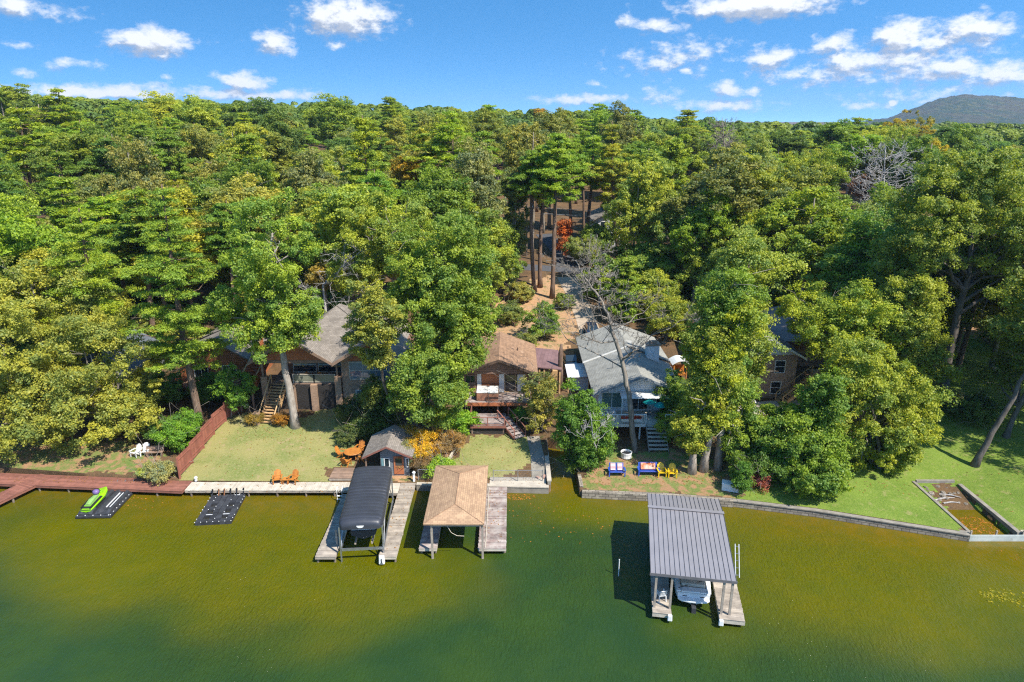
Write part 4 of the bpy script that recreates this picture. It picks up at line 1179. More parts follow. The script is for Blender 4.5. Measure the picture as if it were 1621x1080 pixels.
    for px, py in out:
        az = px / py
        pinep = 0.40 if az < .15 else 0.22
        isP = rng.random() < pinep
        k = rng.randrange(8, 13) if isP else rng.randrange(0, 8)
        nm, tme, cr, H0 = meshes[k]
        h = rng.uniform(17.5, 23.5) if not isP else rng.uniform(19.5, 25.5)
        if py > 150: h = rng.uniform(15.5, 23.5) if rng.random() < .85 else rng.uniform(23, 26)
        if py < 95: h = min(h, rng.uniform(16, 20.5))
        if az > .2: h *= .93
        w = rng.uniform(.78, 1.35) * (1 + max(0, py - 110) * .002)
        if isP:
            tn, col = rng.choice(ptones)
        else:
            tn, col = rng.choices(tones, tw)[0]
        j = rng.uniform(.85, 1.15)
        col = (col[0] * j * rng.uniform(.9, 1.12), col[1] * j, col[2] * j * rng.uniform(.8, 1.2))
        place = [t for a, t in lands if az >= a][-1] if az >= -1 else lands[0][1]
        dep = 'close' if py < 92 else ('a few rows' if py < 125 else ('deep in the wood' if py < 175 else 'near the skyline'))
        size = 'tall' if h > 22 else ('short' if h < 19 else 'middling')
        wide = 'broad' if w > 1.12 else ('narrow' if w < 1.0 else 'even')
        lab = f"{size} {wide} {tn} {'pine' if isP else 'broadleaf tree'} {dep} {place}"
        r = thing(nm, lab, 'tree', (px, py, ground(px, py) - .1), rng.uniform(0, 6.28), 'forest trees behind the houses')
        r.scale = (h / H0 * w * (1 if isP else 1.0), h / H0 * w, h / H0)
        for n2, me in (('trunk', tme), ('crown', cr)):
            c = bpy.data.objects.new(n2, me); COL.objects.link(c); c.parent = r
            c.color = (*[x * k for x, k in zip(col, FOL)], 1)
    # bushes under the trees
    bush = []
    for s in range(3):
        mb, cr = broadleaf(360 + s, [(0, 0, 2.1, 1.9, 1.9, 1.7), (.8, .4, 1.4, 1.5, 1.4, 1.2), (-.9, -.3, 3.0 if s == 1 else 1.6, 1.3, 1.2, 1.3)], [(0, 0, -.3), (0, 0, 1), (0, 0, 2.4)], nclump=55, per=100, leaf=.27, clump=(.5, .95), r0=.1, stems=3, base_spread=.2, limbs=8)
        me = bpy.data.meshes.new('stem'); me.from_pydata(mb.v, [], mb.f); me.materials.append(MATS['bark_grey']); bush.append((me, cr))
    placed = 0; tries = 0; used = {}
    spots_b = []
    while placed < 95 and tries < 4000:
        tries += 1
        py = 70 + 48 * rng.random() ** 1.4; px = rng.uniform(-.8, .8) * py
        if any(a - 1.5 < px < c + 1.5 and b - 1 < py < d + 1 for a, b, c, d in CLEAR) or (1.5 < px < 12.5 and py < 120): continue
        if any(math.hypot(px - a, py - b) < 3.2 for a, b in spots_b): continue
        spots_b.append((px, py)); placed += 1
        sme, cr = bush[rng.randrange(3)]; sc = rng.uniform(.8, 1.7)
        tn, col = rng.choice([('mid-green', (0.10, 0.155, 0.025)), ('dark green', (0.065, 0.115, 0.022)), ('olive', (0.14, 0.165, 0.04)), ('bright green', (0.12, 0.19, 0.025))])
        az = px / py; place = [t for a, t in lands if az >= a][-1] if az >= -1 else lands[0][1]
        r = thing('bush', f"{'tall' if sc > 1.3 else 'low'} {tn} understory bush {'just' if py < 85 else 'well'} {place.replace('far ', '')}", 'bush', (px, py, ground(px, py) - .1), rng.uniform(0, 6.28), 'bushes under the forest trees')
        r.scale = (sc * 1.15, sc * 1.15, sc)
        for n2, me in (('stem', sme), ('foliage', cr)):
            c = bpy.data.objects.new(n2, me); COL.objects.link(c); c.parent = r; c.color = (*[x * k for x, k in zip(col, FOL)], 1)
    # the far wood beyond, one mass
    rs = np.random.RandomState(77)
    PP, NN, SS, TT = [], [], [], []
    yy = 228.0
    while yy < 620:
        sp = 9 + (yy - 230) * .03
        half = .8 * yy + 20
        for x in np.arange(-half, half, sp):
            X = x + rs.uniform(-.4, .4) * sp; Y = yy + rs.uniform(-.4, .4) * sp
            H = rs.uniform(13, 21) * (.92 if X > 40 else 1.0); gz = ground(X, Y)
            Rr = rs.uniform(4, 6.2); nc = 26 if yy < 330 else 12
            d = sph(rs, nc); d[:, 2] = np.abs(d[:, 2]) - .25
            c = np.array([X, Y, gz + H - 5]) + d * np.array([Rr, Rr, 5])
            k = 34 if yy < 330 else 30
            cc = np.repeat(c, k, 0); n = len(cc)
            dd = sph(rs, n); dd[:, 2] = np.abs(dd[:, 2])
            PP.append(cc + dd * np.array([1.7, 1.7, 1.2])); NN.append(dd + np.array([0, 0, .4]) + rs.normal(size=(n, 3)) * .4)
            SS.append(rs.uniform(.5, .9, n) * (1 if yy < 330 else 1.5)); TT.append(np.clip(rs.uniform(0, 1) + rs.normal(size=n) * .15, 0, 1))
        yy += sp
    me = leaf_mesh('forest', np.concatenate(PP), np.concatenate(NN), np.concatenate(SS), np.concatenate(TT), mat=leafmat('leaf_broad'), seed=1)
    o = bpy.data.objects.new('forest', me); COL.objects.link(o); o.color = (0.19, 0.27, 0.05, 1)
    tag(o, kind='stuff')
# ------------------------------------------------------------------ shared materials for built things
def init_mats():
    surf('wood_grey', (0.40, 0.34, 0.27), (0.26, 0.22, 0.18), 2.2, .8, .2, .3, island=.22, stretch=(1, 1, 1), stain=((0.16, 0.13, 0.11), 1.3, .62))
    surf('wood_pale', (0.56, 0.50, 0.40), (0.44, 0.38, 0.30), 2.0, .8, .2, .3, island=.12, stain=((0.36, 0.30, 0.23), .9, .6))
    surf('wood_worn_red', (0.24, 0.17, 0.15), (0.40, 0.35, 0.31), 1.6, .8, .2, .35, island=.25, stain=((0.12, 0.08, 0.075), 1.1, .55))
    surf('wood_redbrown', (0.28, 0.115, 0.08), (0.20, 0.085, 0.06), 2.0, .75, .25, .3, island=.18, stain=((0.33, 0.16, 0.11), .8, .6))
    surf('wood_fence', (0.33, 0.125, 0.085), (0.25, 0.095, 0.065), 1.2, .8, .2, .3, island=.14)
    surf('wood_brown', (0.30, 0.195, 0.135), (0.21, 0.14, 0.10), 2.0, .8, .2, .3, island=.2)
    surf('wood_dark', (0.13, 0.085, 0.06), (0.08, 0.055, 0.04), 2.0, .8, .2, .3, island=.2)
    surf('wood_honey', (0.56, 0.36, 0.18), (0.42, 0.26, 0.12), 2.0, .7, .3, .2, island=.15)
    surf('wood_orange', (0.50, 0.20, 0.035), (0.38, 0.13, 0.025), 3.0, .5, .4, .1, island=.15)
    surf('wood_cedar', (0.48, 0.17, 0.07), (0.36, 0.115, 0.05), 1.5, .6, .3, .2, island=.12)
    surf('pile_wood', (0.26, 0.21, 0.16), (0.14, 0.11, 0.085), 3.0, .9, .1, .4, stretch=(1, 1, .3))
    surf('galv', (0.55, 0.56, 0.57), (0.42, 0.43, 0.44), 4.0, .38, .5, metal=.85)
    surf('white_paint', (0.78, 0.77, 0.73), (0.66, 0.65, 0.61), 1.5, .5, .4)
    surf('white_plastic', (0.80, 0.80, 0.78), (0.72, 0.72, 0.70), 3, .4, .5)
    surf('black_plastic', (0.030, 0.031, 0.036), (0.05, 0.052, 0.058), 2.5, .55, .4, .25, island=.25, stain=((0.11, 0.11, 0.11), 3.5, .66))
    surf('black_rubber', (0.02, 0.02, 0.022), None, 3, .6, .3)
    surf('concrete', (0.50, 0.44, 0.35), (0.38, 0.33, 0.27), 1.2, .9, .2, .4, stain=((0.26, 0.22, 0.18), .7, .6))
    surf('concrete_dark', (0.30, 0.27, 0.22), (0.20, 0.18, 0.15), 1.4, .9, .2, .4, stain=((0.12, 0.11, 0.09), .9, .58))
    surf('canopy_vinyl', (0.045, 0.048, 0.058), (0.036, 0.038, 0.046), 1.0, .42, .5, .12, 2.0, stain=((0.075, 0.078, 0.085), .5, .6))
    surf('yellow_plastic', (0.72, 0.48, 0.01), (0.66, 0.42, 0.01), 3, .4, .5)
    surf('blue_plastic', (0.03, 0.09, 0.42), (0.025, 0.07, 0.34), 3, .4, .5)
    surf('lime_paint', (0.30, 0.66, 0.01), (0.27, 0.60, 0.01), 2, .25, .5, coat=.5)
    surf('purple_vinyl', (0.19, 0.12, 0.30), (0.15, 0.10, 0.24), 4, .5, .4)
    surf('teal_cloth', (0.01, 0.32, 0.30), None, 4, .8, .2)
    surf('red_cloth', (0.55, 0.07, 0.05), (0.45, 0.05, 0.04), 4, .8, .2)
    surf('beige_vinyl', (0.62, 0.54, 0.42), (0.55, 0.47, 0.36), 3, .45, .4)
    surf('gelcoat', (0.80, 0.80, 0.78), (0.74, 0.74, 0.72), 1.0, .22, .5, coat=.4)
    surf('rust', (0.28, 0.13, 0.06), (0.16, 0.07, 0.035), 5, .85, .2)
    bricky('shingle_tan', (0.46, 0.30, 0.175), (0.36, 0.225, 0.135), (0.26, 0.165, 0.10), .33, .16, .012, .9, stain=((0.52, 0.34, 0.20), .5, .58))
    bricky('shingle_brown', (0.36, 0.215, 0.125), (0.27, 0.16, 0.095), (0.18, 0.11, 0.07), .33, .16, .012, .9, stain=((0.42, 0.27, 0.17), .6, .58))
    bricky('shingle_grey', (0.29, 0.25, 0.21), (0.21, 0.18, 0.15), (0.13, 0.11, 0.095), .33, .16, .012, .9)
    bricky('shingle_green', (0.34, 0.328, 0.28), (0.275, 0.265, 0.23), (0.2, 0.195, 0.17), .33, .16, .012, .9, stain=((0.36, 0.35, 0.32), .45, .56))
    bricky('shingle_lilac', (0.30, 0.26, 0.24), (0.235, 0.20, 0.185), (0.12, 0.11, 0.115), .33, .16, .012, .9)
    bricky('shingle_purple', (0.22, 0.13, 0.125), (0.18, 0.105, 0.10), (0.12, 0.075, 0.075), .9, .4, .012, .85)
    bricky('brick_red', (0.46, 0.29, 0.19), (0.35, 0.21, 0.14), (0.36, 0.30, 0.25), .22, .075, .010, .85)
    bricky('brick_brown', (0.44, 0.28, 0.175), (0.31, 0.19, 0.12), (0.28, 0.22, 0.17), .22, .075, .010, .85)
    bricky('stone_wall', (0.36, 0.31, 0.24), (0.22, 0.19, 0.15), (0.13, 0.11, 0.09), .55, .22, .03, .9, stain=((0.42, 0.37, 0.28), 1.0, .58))
    bricky('siding_brown', (0.30, 0.17, 0.11), (0.26, 0.145, 0.095), (0.10, 0.06, 0.045), 30, .2, .012, .8, var=.6)
    bricky('siding_cedar', (0.46, 0.17, 0.07), (0.38, 0.135, 0.055), (0.16, 0.05, 0.03), 30, .2, .012, .7)
    bricky('siding_white', (0.72, 0.73, 0.73), (0.68, 0.69, 0.70), (0.42, 0.44, 0.46), 30, .2, .012, .6, var=.5)
    bricky('siding_yellow', (0.62, 0.56, 0.36), (0.58, 0.52, 0.33), (0.36, 0.32, 0.2), 30, .2, .012, .7, var=.5)
    bricky('siding_blue', (0.20, 0.22, 0.235), (0.17, 0.19, 0.205), (0.10, 0.11, 0.12), 30, .18, .012, .7, var=.6)
    glass()
    glass('window_sky_glass', (0.10, 0.16, 0.20), .03)
    glass('window_green_glass', (0.10, 0.17, 0.14), .06)


def M(n): return MATS[n]


# ------------------------------------------------------------------ docks
def planks(mb, x0, x1, y0, y1, z, across='x', bw=.145, gap=.012, th=.04, rng=None):
    """boards laid across a rectangle; 'x' means each board runs along x"""
    rng = rng or random.Random(1)
    if across == 'x':
        n = max(1, int((y1 - y0) / (bw + gap))); st = (y1 - y0) / n
        for i in range(n):
            e = rng.uniform(-.02, .02)
            mb.b2(x0 + e, x1 + e, y0 + i * st, y0 + i * st + st - gap, z - th, z + rng.uniform(-.003, .003))
    else:
        n = max(1, int((x1 - x0) / (bw + gap))); st = (x1 - x0) / n
        for i in range(n):
            e = rng.uniform(-.02, .02)
            mb.b2(x0 + i * st, x0 + i * st + st - gap, y0 + e, y1 + e, z - th, z + rng.uniform(-.003, .003))


def pier(name, label, cat, x0, x1, y0, y1, z, across, wood, fascia, piles, loc=None, rz=0.0, pile_r=.09, fas_h=.2, group=None):
    """plank deck with fascia boards and piles; built about its own centre"""
    cx, cy = (x0 + x1) / 2, (y0 + y1) / 2
    loc = loc or (cx, cy, 0)
    t = thing(name, label, cat, (loc[0], loc[1], 0), rz, group)
    hx, hy = (x1 - x0) / 2, (y1 - y0) / 2
    mb = MB(); planks(mb, -hx, hx, -hy, hy, z, across, rng=random.Random(int(cx * 10 + cy)))
    mb.build('decking', M(wood), t, local=True)
    mb = MB()
    zc = z - .045 - fas_h / 2
    mb.b2(-hx, hx, -hy + .02, -hy + .06, zc - fas_h / 2, zc + fas_h / 2); mb.b2(-hx, hx, hy - .06, hy - .02, zc - fas_h / 2, zc + fas_h / 2)
    mb.b2(-hx + .01, -hx + .05, -hy + .065, hy - .065, zc - fas_h / 2, zc + fas_h / 2); mb.b2(hx - .05, hx - .01, -hy + .065, hy - .065, zc - fas_h / 2, zc + fas_h / 2)
    n = max(1, int((hx if hx > hy else hy) * 2 / 1.2))
    mb.build('fascia', M(fascia), t, local=True)
    for px, py, top in piles:
        m = MB(); m.tube([(px, py, -1.6), (px, py, top)], pile_r, 10); m.build('pile', M('pile_wood'), t, local=True, smooth=False)
    return t


def docks():
    # red-brown boardwalk along the shore and its lone pier
    a = Vector((-62.0, 53.7)); b = Vector((-27.4, 51.05)); d = b - a; L = d.length; ang = math.atan2(d.y, d.x); c = (a + b) / 2
    pl = [(-L / 2 + 1.2 + i * 2.6, -.72, .45) for i in range(int(L / 2.6))]
    pier('boardwalk', 'red-brown plank boardwalk running along the shore under the low oak', 'boardwalk', c.x - L / 2, c.x + L / 2, c.y - .9, c.y + .9, .62, 'x', 'wood_redbrown', 'wood_redbrown', pl, (c.x, c.y), ang, group=None)
    p0 = P(74, 752, .66); p1 = P(-40, 806, .66); d = p0 - p1; L = d.length; ang = math.atan2(d.y, d.x); c = (p0 + p1) / 2
    pier('pier', 'red-brown plank pier angling out into the lake from the boardwalk', 'pier', c.x - L / 2, c.x + L / 2, c.y - .75, c.y + .75, .645, 'y', 'wood_redbrown', 'wood_redbrown', [(-L / 2 + .3 + i * 2.2, s * .6, .5) for i in range(int(L / 2.2)) for s in (-1, 1)], (c.x, c.y), ang)
    # pale boardwalk of the lodge
    x0, x1 = -27.3, -12.0
    pier('boardwalk', 'pale weathered plank boardwalk edging the dry lawn of the lodge', 'boardwalk', x0, x1, 50.3, 51.68, .62, 'y', 'wood_pale', 'wood_grey', [(-7.2 + 2.4 * i, -.55, .4) for i in range(7)], group=None)
    # lift docks
    pier('dock', 'narrow weathered finger dock shaded by the black boat canopy', 'dock', -13.95, -12.5, 41.25, 49.72, .60, 'x', 'wood_grey', 'wood_grey', [(s * .6, y, .5) for s in (-1, 1) for y in (-4.0, -1.2, 1.6, 3.9)])
    pier('dock', 'sunlit grey plank finger dock with a white bumper post at its end', 'dock', -9.45, -8.2, 41.25, 51.6, .60, 'x', 'wood_grey', 'wood_pale', [(s * .5, y, .5) for s in (-1, 1) for y in (-4.9, -1.6, 1.6, 4.8)])
    t = pier('boardwalk', 'short plank walkway joining two finger docks behind the boat lift', 'boardwalk', -11.98, -9.47, 49.9, 51.55, .60, 'x', 'wood_pale', 'wood_grey', [(0, -.7, .4)])
    # bumper post, mooring post, dock ladder
    mb = MB(); mb.box((-9.2, 41.12, .45), (.42, .3, .62), taper=.85)
    t = thing('dock_bumper', 'white plastic bumper on the end corner of the sunlit finger dock', 'bumper', (-9.2, 41.12, .15)); mb.build('shell', M('white_plastic'), t, bevel=.05)
    mb = MB(); mb.b2(-9.22, -9.16, 40.945, 40.955, .3, .62); mb.b2(-9.27, -9.11, 40.945, 40.953, .25, .3); mb.build('number_mark', M('black_rubber'), t)
    mb = MB(); mb.box((-12.72, 42.7, 1.2), (.13, .13, 1.25)); mb.box((-12.72, 42.7, 1.85), (.17, .17, .05)); tag(mb.build('mooring_post', M('wood_grey'), None, (-12.72, 42.7, .6)), 'grey wooden mooring post standing on the canopy-shaded finger dock', 'post')
    mb = MB()
    for s in (0, .42): mb.tube([(-14.0 - s, 49.6, -.8), (-14.0 - s, 49.6, 1.0), (-14.0 - s, 49.9, 1.25), (-14.0 - s, 50.15, 1.0), (-14 - s, 50.15, .62)], .025, 8)
    for z in (-.5, -.15, .2, .5): mb.b2(-14.44, -13.98, 49.53, 49.66, z, z + .035)
    tag(mb.build('dock_ladder', M('white_paint'), None, (-14.2, 49.7, 0)), 'white swim ladder clamped to the pale boardwalk beside the boat lift', 'ladder')
    # brown patio deck, steps
    pier('patio_deck', 'low brown plank deck between the dry lawn and the dining set', 'deck', -15.6, -13.1, 51.75, 53.6, .95, 'x', 'wood_brown', 'wood_grey', [(-1.1, -.8, .8), (1.1, -.8, .8)])
    pier('patio_deck', 'tan paved landing between the brown deck and the black canopy', 'deck', -13.08, -11.4, 51.75, 54.0, .82, 'x', 'wood_honey', 'wood_grey', [(-.7, -.9, .7)])


def canopy_lift():
    cx, cy = -10.95, 45.55
    t = thing('boat_lift', 'boat lift with a long ribbed charcoal canopy between two finger docks', 'boat lift', (cx, cy, 0), R(4.5))
    # canopy: rounded rectangle loft with gentle ribs
    hx, hy = 1.52, 4.15
    prof = [(1.0, 0.0), (1.0, .30), (.985, .46), (.93, .57), (.83, .645), (.55, .70), (.2, .735), (0, .74)]
    secs = []
    ny = 128
    for i in range(ny + 1):
        f = i / ny; y = -hy + 2 * hy * f
        e = min(f, 1 - f) * 2 * hy            # distance from an end
        k = 1.0 if e > .75 else math.sqrt(max(0, 1 - ((.75 - e) / .75) ** 2)) * .5 + .5
        kx = 1.0 if e > .6 else 1 - .13 * ((.6 - e) / .6) ** 2
        rib = -.07 * (1 - abs(math.sin(f * PI * 18))) ** 4
        ring = []
        for px, pz in prof: ring.append((-(hx + rib) * px * kx, y, 2.72 + pz * k * (1 + rib * .9)))
        for px, pz in reversed(prof[:-1]): ring.append(((hx + rib) * px * kx, y, 2.72 + pz * k * (1 + rib * .9)))
        secs.append(ring)
    mb = MB(); mb.loft(secs, closed=False, caps=False)
    n = len(secs[0])
    for e, rev in ((0, True), (ny, False)):
        q = [e * n + k for k in range(n)]
        mb.f.append(tuple(reversed(q)) if rev else tuple(q))
    can = mb.build('canopy', M('canopy_vinyl'), t, local=True, smooth=True)
    can.modifiers.new('edge', 'EDGE_SPLIT').split_angle = R(50)
    mb = MB(); w = .26
    mb.prism([(-w, -hy - .012, 3.02), (w, -hy - .012, 3.02), (w * .8, -hy - .012, 2.9), (w * .35, -hy - .012, 2.84), (-w * .35, -hy - .012, 2.84), (-w * .8, -hy - .012, 2.9)], (0, .02, 0))
    mb.build('badge', M('white_plastic'), can, local=True)
    # frame
    for sx in (-1, 1):
        for yy in (-3.95, 3.4):
            m = MB(); m.box((sx * 1.5, yy, .7), (.1, .1, 4.2)); m.build('post', M('galv'), t, local=True)
        m = MB(); m.bar((sx * 1.5, -3.95, 2.6), (sx * 1.5, 3.4, 2.6), .07, .1); m.bar((sx * 1.5, -3.95, 1.0), (sx * 1.5, 3.4, .5), .1, .14); m.bar((sx * 1.5, -3.9, .9), (sx * 1.5, -2.2, 2.55), .05); m.bar((sx * 1.5, 3.3, .5), (sx * 1.5, 1.7, 2.55), .05)
        m.build('side_rail', M('galv'), t, local=True)
    for yy in (-3.95, 3.4):
        m = MB(); m.bar((-1.5, yy, 1.0), (1.5, yy, 1.0), .1, .18); m.build('cross_beam', M('galv'), t, local=True)
    m = MB()
    for yy in np.linspace(-3.7, 3.7, 9):
        m.bar((-1.42, yy, 2.75), (1.42, yy, 2.75), .03)
        m.tube([(-1.4, yy, 2.75), (-1.2, yy, 3.1), (0, yy, 3.3), (1.2, yy, 3.1), (1.4, yy, 2.75)], .018, 6)
    m.build('canopy_frame', M('galv'), t, local=True)
    # boat bunks
    for sx in (-.6, .6):
        m = MB(); m.bar((sx, -3.2, .95), (sx, 3, .75), .12, .16); m.build('bunk', M('wood_grey'), t, local=True)
    # covered boat on the lift
    b = thing('boat', 'dark-hulled boat hanging on the lift beneath the charcoal canopy', 'boat', (cx, cy, 0), R(4.5))
    secs = []
    for y, w, zb, zt in ((-3.0, .95, 1.15, 1.85), (-1.5, 1.05, 1.1, 1.9), (.5, 1.05, 1.1, 1.95), (1.8, .8, 1.2, 2.05), (2.8, .35, 1.55, 2.15), (3.2, .05, 1.9, 2.2)):
        secs.append([(-w, y, zt), (-w * .9, y, (zb + zt) / 2), (0, y, zb), (w * .9, y, (zb + zt) / 2), (w, y, zt)])
    mb = MB(); mb.loft(secs); mb.build('hull', M('canopy_vinyl'), b, local=True)
    mb = MB(); mb.prism([(-.85, -2.9, 1.87), (.85, -2.9, 1.87), (.95, .5, 1.97), (.4, 2.6, 2.12), (-.4, 2.6, 2.12), (-.95, .5, 1.97)], (0, 0, .05)); mb.build('deck', M('white_plastic'), b, local=True)
    mb = MB(); mb.bar((-.8, .7, 2.0), (-.55, .3, 2.45), .03); mb.prism([(-.8, .72, 2.02), (.8, .72, 2.02), (.6, .35, 2.5), (-.6, .35, 2.5)], (0, -.015, .01)); mb.build('windscreen', M('window_glass'), b, local=True)


def hip_slab(mb, corners, ridge, th):
    """hip roof from 4 eave corners (ccw from above, starting x0y0) and 2 ridge points along y; closed underside"""
    a, b, c, d = [Vector(p) for p in corners]; r0, r1 = Vector(ridge[0]), Vector(ridge[1])
    dn = Vector((0, 0, -th))
    vs = [a, b, c, d, r0, r1, a + dn, b + dn, c + dn, d + dn]
    fs = [(0, 1, 4), (1, 2, 5, 4), (2, 3, 5), (3, 0, 4, 5), (0, 6, 7, 1), (1, 7, 8, 2), (2, 8, 9, 3), (3, 9, 6, 0), (9, 8, 7, 6)]
    mb.add(vs, fs)


def boathouse():
    x0, x1, y0, y1 = -6.25, -1.95, 41.65, 50.2
    t = thing('boathouse', 'open boathouse with a tan shingled hip roof over its slip', 'boathouse', ((x0 + x1) / 2, (y0 + y1) / 2, 0))
    mb = MB(); ze, zr = 3.0, 3.68; xm = (x0 + x1) / 2
    hip_slab(mb, [(x0, y0, ze), (x1, y0, ze), (x1, y1, ze), (x0, y1, ze)], [(xm, y0 + 1.5, zr), (xm, y1 - 2.6, zr)], .1)
    rf = mb.build('roof', M('shingle_tan'), t)
    mb = MB()
    mb.tube([(xm, y0 + 1.5, zr), (xm, y1 - 2.6, zr)], .035, 6)
    for c in ((x0, y0), (x1, y0)): mb.tube([(c[0], c[1], ze), (xm, y0 + 1.5, zr)], .03, 6)
    for c in ((x0, y1), (x1, y1)): mb.tube([(c[0], c[1], ze), (xm, y1 - 2.6, zr)], .03, 6)
    mb.build('ridge_cap', M('shingle_brown'), rf)
    for px in (x0 + .55, x1 - .15):
        for py in (y0 + .25, (y0 + y1) / 2, y1 - .3):
            m = MB(); m.box((px, py, 1.15), (.15, .15, 3.7)); m.build('post', M('wood_grey'), t)
    m = MB()
    for px in (x0 + .55, x1 - .15): m.bar((px, y0 + .1, 2.78), (px, y1 - .1, 2.78), .1, .22)
    for py in (y0 + .25, y1 - .3): m.bar((x0 + .62, py, 2.78), (x1 - .22, py, 2.78), .1, .22)
    m.build('beam', M('wood_grey'), t)
    m = MB(); m.tube([(-4.6, 41.9, 2.7), (-4.3, 41.8, 2.2), (-3.9, 41.8, 1.95), (-3.4, 41.9, 1.85)], .02, 6); m.build('rope', M('wood_pale'), t)
    pier('dock', 'thin weathered finger dock under the outer edge of the tan boathouse roof', 'dock', -6.72, -5.42, 42.25, 50.9, .58, 'x', 'wood_worn_red', 'wood_pale', [(s * .5, y, .45) for s in (-1, 1) for y in (-4.0, 0, 4)])
    pier('dock', 'wide dark-stained plank dock alongside the tan roofed boathouse', 'dock', -2.45, -.42, 42.25, 50.95, .58, 'x', 'wood_worn_red', 'wood_pale', [(s * .9, y, .45) for s in (-1, 1) for y in (-4.0, 0, 4)])
    mb = MB(); mb.b2(-1.95, -1.9, 42.3, 50.8, .6, .64); tag(mb.build('dock_cleat_rail', M('wood_pale'), None, (-1.93, 46.5, .58)), 'pale edge strip lying along the wide dark-stained dock', 'rail')


def metal_dock():
    ang = R(-9.3)
    c0 = Vector((8.62, 36.0, 0))      # front left corner of the roof
    t = thing('boathouse', 'open boat dock under a grey standing-seam metal roof', 'boathouse', c0, ang)
    W, Ld = 5.2, 9.15
    # two-pitch roof: ridge near the shore end
    yr = 6.75; zf, zr, zb = 3.15, 3.75, 3.45
    mb = MB(); th = .07
    prof = [(0, zf), (yr, zr), (Ld, zb)]
    secs = [[(0, y, z), (W, y, z), (W, y, z - th), (0, y, z - th)] for y, z in prof]
    mb.loft(secs); rf = mb.build('roof', surf('metal_roof', (0.31, 0.288, 0.292), (0.275, 0.256, 0.26), .8, .38, .5, .06, metal=.25), t, local=True)
    mb = MB(); n = 17
    for i in range(n + 1):
        x = .02 + (W - .04) * i / n
        for (ya, za), (yb, zb_) in zip(prof, prof[1:]):
            mb.prism([(x - .011, ya, za + .002), (x + .011, ya, za + .002), (x + .011, yb, zb_ + .002), (x - .011, yb, zb_ + .002)], (0, 0, .03))
    mb.build('seam', surf('metal_seam', (0.10, 0.095, 0.10), None, 2, .4, .5, metal=.2), rf, local=True)
    mb = MB(); mb.box((W / 2, yr, zr + .055), (W + .06, .3, .02)); mb.build('ridge_cap', M('metal_roof'), rf, local=True)
    mb = MB()
    for x, w in ((.03, .03), (W - .03, .03)): pass
    mb.b2(-.03, W + .03, -.03, -.004, zf - .16, zf + .03); mb.build('fascia', surf('metal_trim', (0.17, 0.16, 0.165), None, 2, .5), rf, local=True)
    for px in (.4, 1.36, 4.5, 5.0):
        for py in (.12, 4.4, 8.6):
            zt = (zf + (zr - zf) * py / yr if py < yr else zr - (zr - zb) * (py - yr) / (Ld - yr)) - .09
            m = MB(); m.box((px, py, (zt - 1.2) / 2), (.14, .14, zt + 1.2)); m.build('post', M('wood_grey'), t, local=True)
    m = MB()
    for px in (.4, 1.36, 4.5, 5.0):
        m.bar((px, .1, zf - .17), (px, yr, zr - .18), .1, .18)
    m.build('beam', M('wood_grey'), t, local=True)

    def loc(x, y, z=0):
        return c0 + Matrix.Rotation(ang, 3, 'Z') @ Vector((x, y, z))
    for x0, x1, lab, yy0 in ((.28, 1.45, 'narrow grey deck carrying the white chair under the metal roof', -.42), (4.38, 5.9, 'sunlit plank deck on the open flank of the white boat', -.34)):
        c = loc((x0 + x1) / 2, (9.2 + yy0) / 2)
        pier('dock', lab, 'dock', c.x - (x1 - x0) / 2, c.x + (x1 - x0) / 2, c.y - (9.2 - yy0) / 2, c.y + (9.2 - yy0) / 2, .58, 'x', 'wood_grey', 'wood_pale', [(s * (x1 - x0) * .42, y, .5) for s in (-1, 1) for y in (-4.4, 0, 4.2)], (c.x, c.y), ang, fas_h=.28)
    for x in (1.35, 4.45):
        p = loc(x, -.55 if x < 2 else -.47, .42)
        m = MB(); m.box((0, 0, 0), (.3, .22, .4), taper=.85)
        o = m.build('dock_bumper', M('white_plastic'), None, p, local=True, bevel=.04); o.location = p; o.rotation_euler.z = ang
        tag(o, 'white corner bumper on the deck carrying the white chair' if x < 2 else 'white corner bumper on the sunlit deck beside the white boat', 'bumper')
    # shore gangway
    c = loc(4.0, 10.5)
    pier('gangway', 'weathered plank gangway between the metal-roofed dock and the bank', 'gangway', c.x - 1.2, c.x + 1.2, c.y - 1.1, c.y + 1.1, .66, 'x', 'wood_worn_red', 'wood_grey', [(-1, -.8, .5), (1, -.8, .5)], (c.x, c.y), ang)
    # side rail pieces right of the roof
    p = loc(W + .75, 4.6, 0)
    m = MB(); m.bar((0, -.5, .5), (0, .9, 2.2), .05); m.bar((.25, -.5, .5), (.25, .9, 2.2), .05)
    for k in range(5): f = k / 4; m.bar((0, -.4 + 1.2 * f, .62 + 1.45 * f), (.25, -.4 + 1.2 * f, .62 + 1.45 * f), .04)
    o = m.build('ladder', M('galv'), None, p, local=True); o.location = p; o.rotation_euler.z = ang
    tag(o, 'leaning aluminium ladder on the open flank of the metal-roofed dock', 'ladder')
    # white resin chair
    ch = thing('resin_chair', 'white plastic chair on the narrow deck under the metal roof', 'chair', loc(.85, .9, .58), ang + R(200))
    m = MB(); m.box((0, 0, .42), (.46, .44, .03)); m.build('seat', M('white_plastic'), ch, local=True)
    m = MB()
    for i in range(5): m.bar((-.19 + i * .095, .21, .44), (-.19 + i * .095, .32, .86), .06, .02)
    m.bar((-.24, .32, .86), (.24, .32, .86), .07, .03); m.build('back', M('white_plastic'), ch, local=True)
    for sx in (-.22, .22):
        m = MB(); m.bar((sx, -.22, .62), (sx, .28, .64), .06, .03); m.bar((sx, -.22, .62), (sx, -.2, .42), .04); m.build('arm', M('white_plastic'), ch, local=True)
        for sy in (-.2, .22):
            m = MB(); m.bar((sx * 1.1, sy * 1.15, 0), (sx, sy, .41), .05); m.build('leg', M('white_plastic'), ch, local=True)
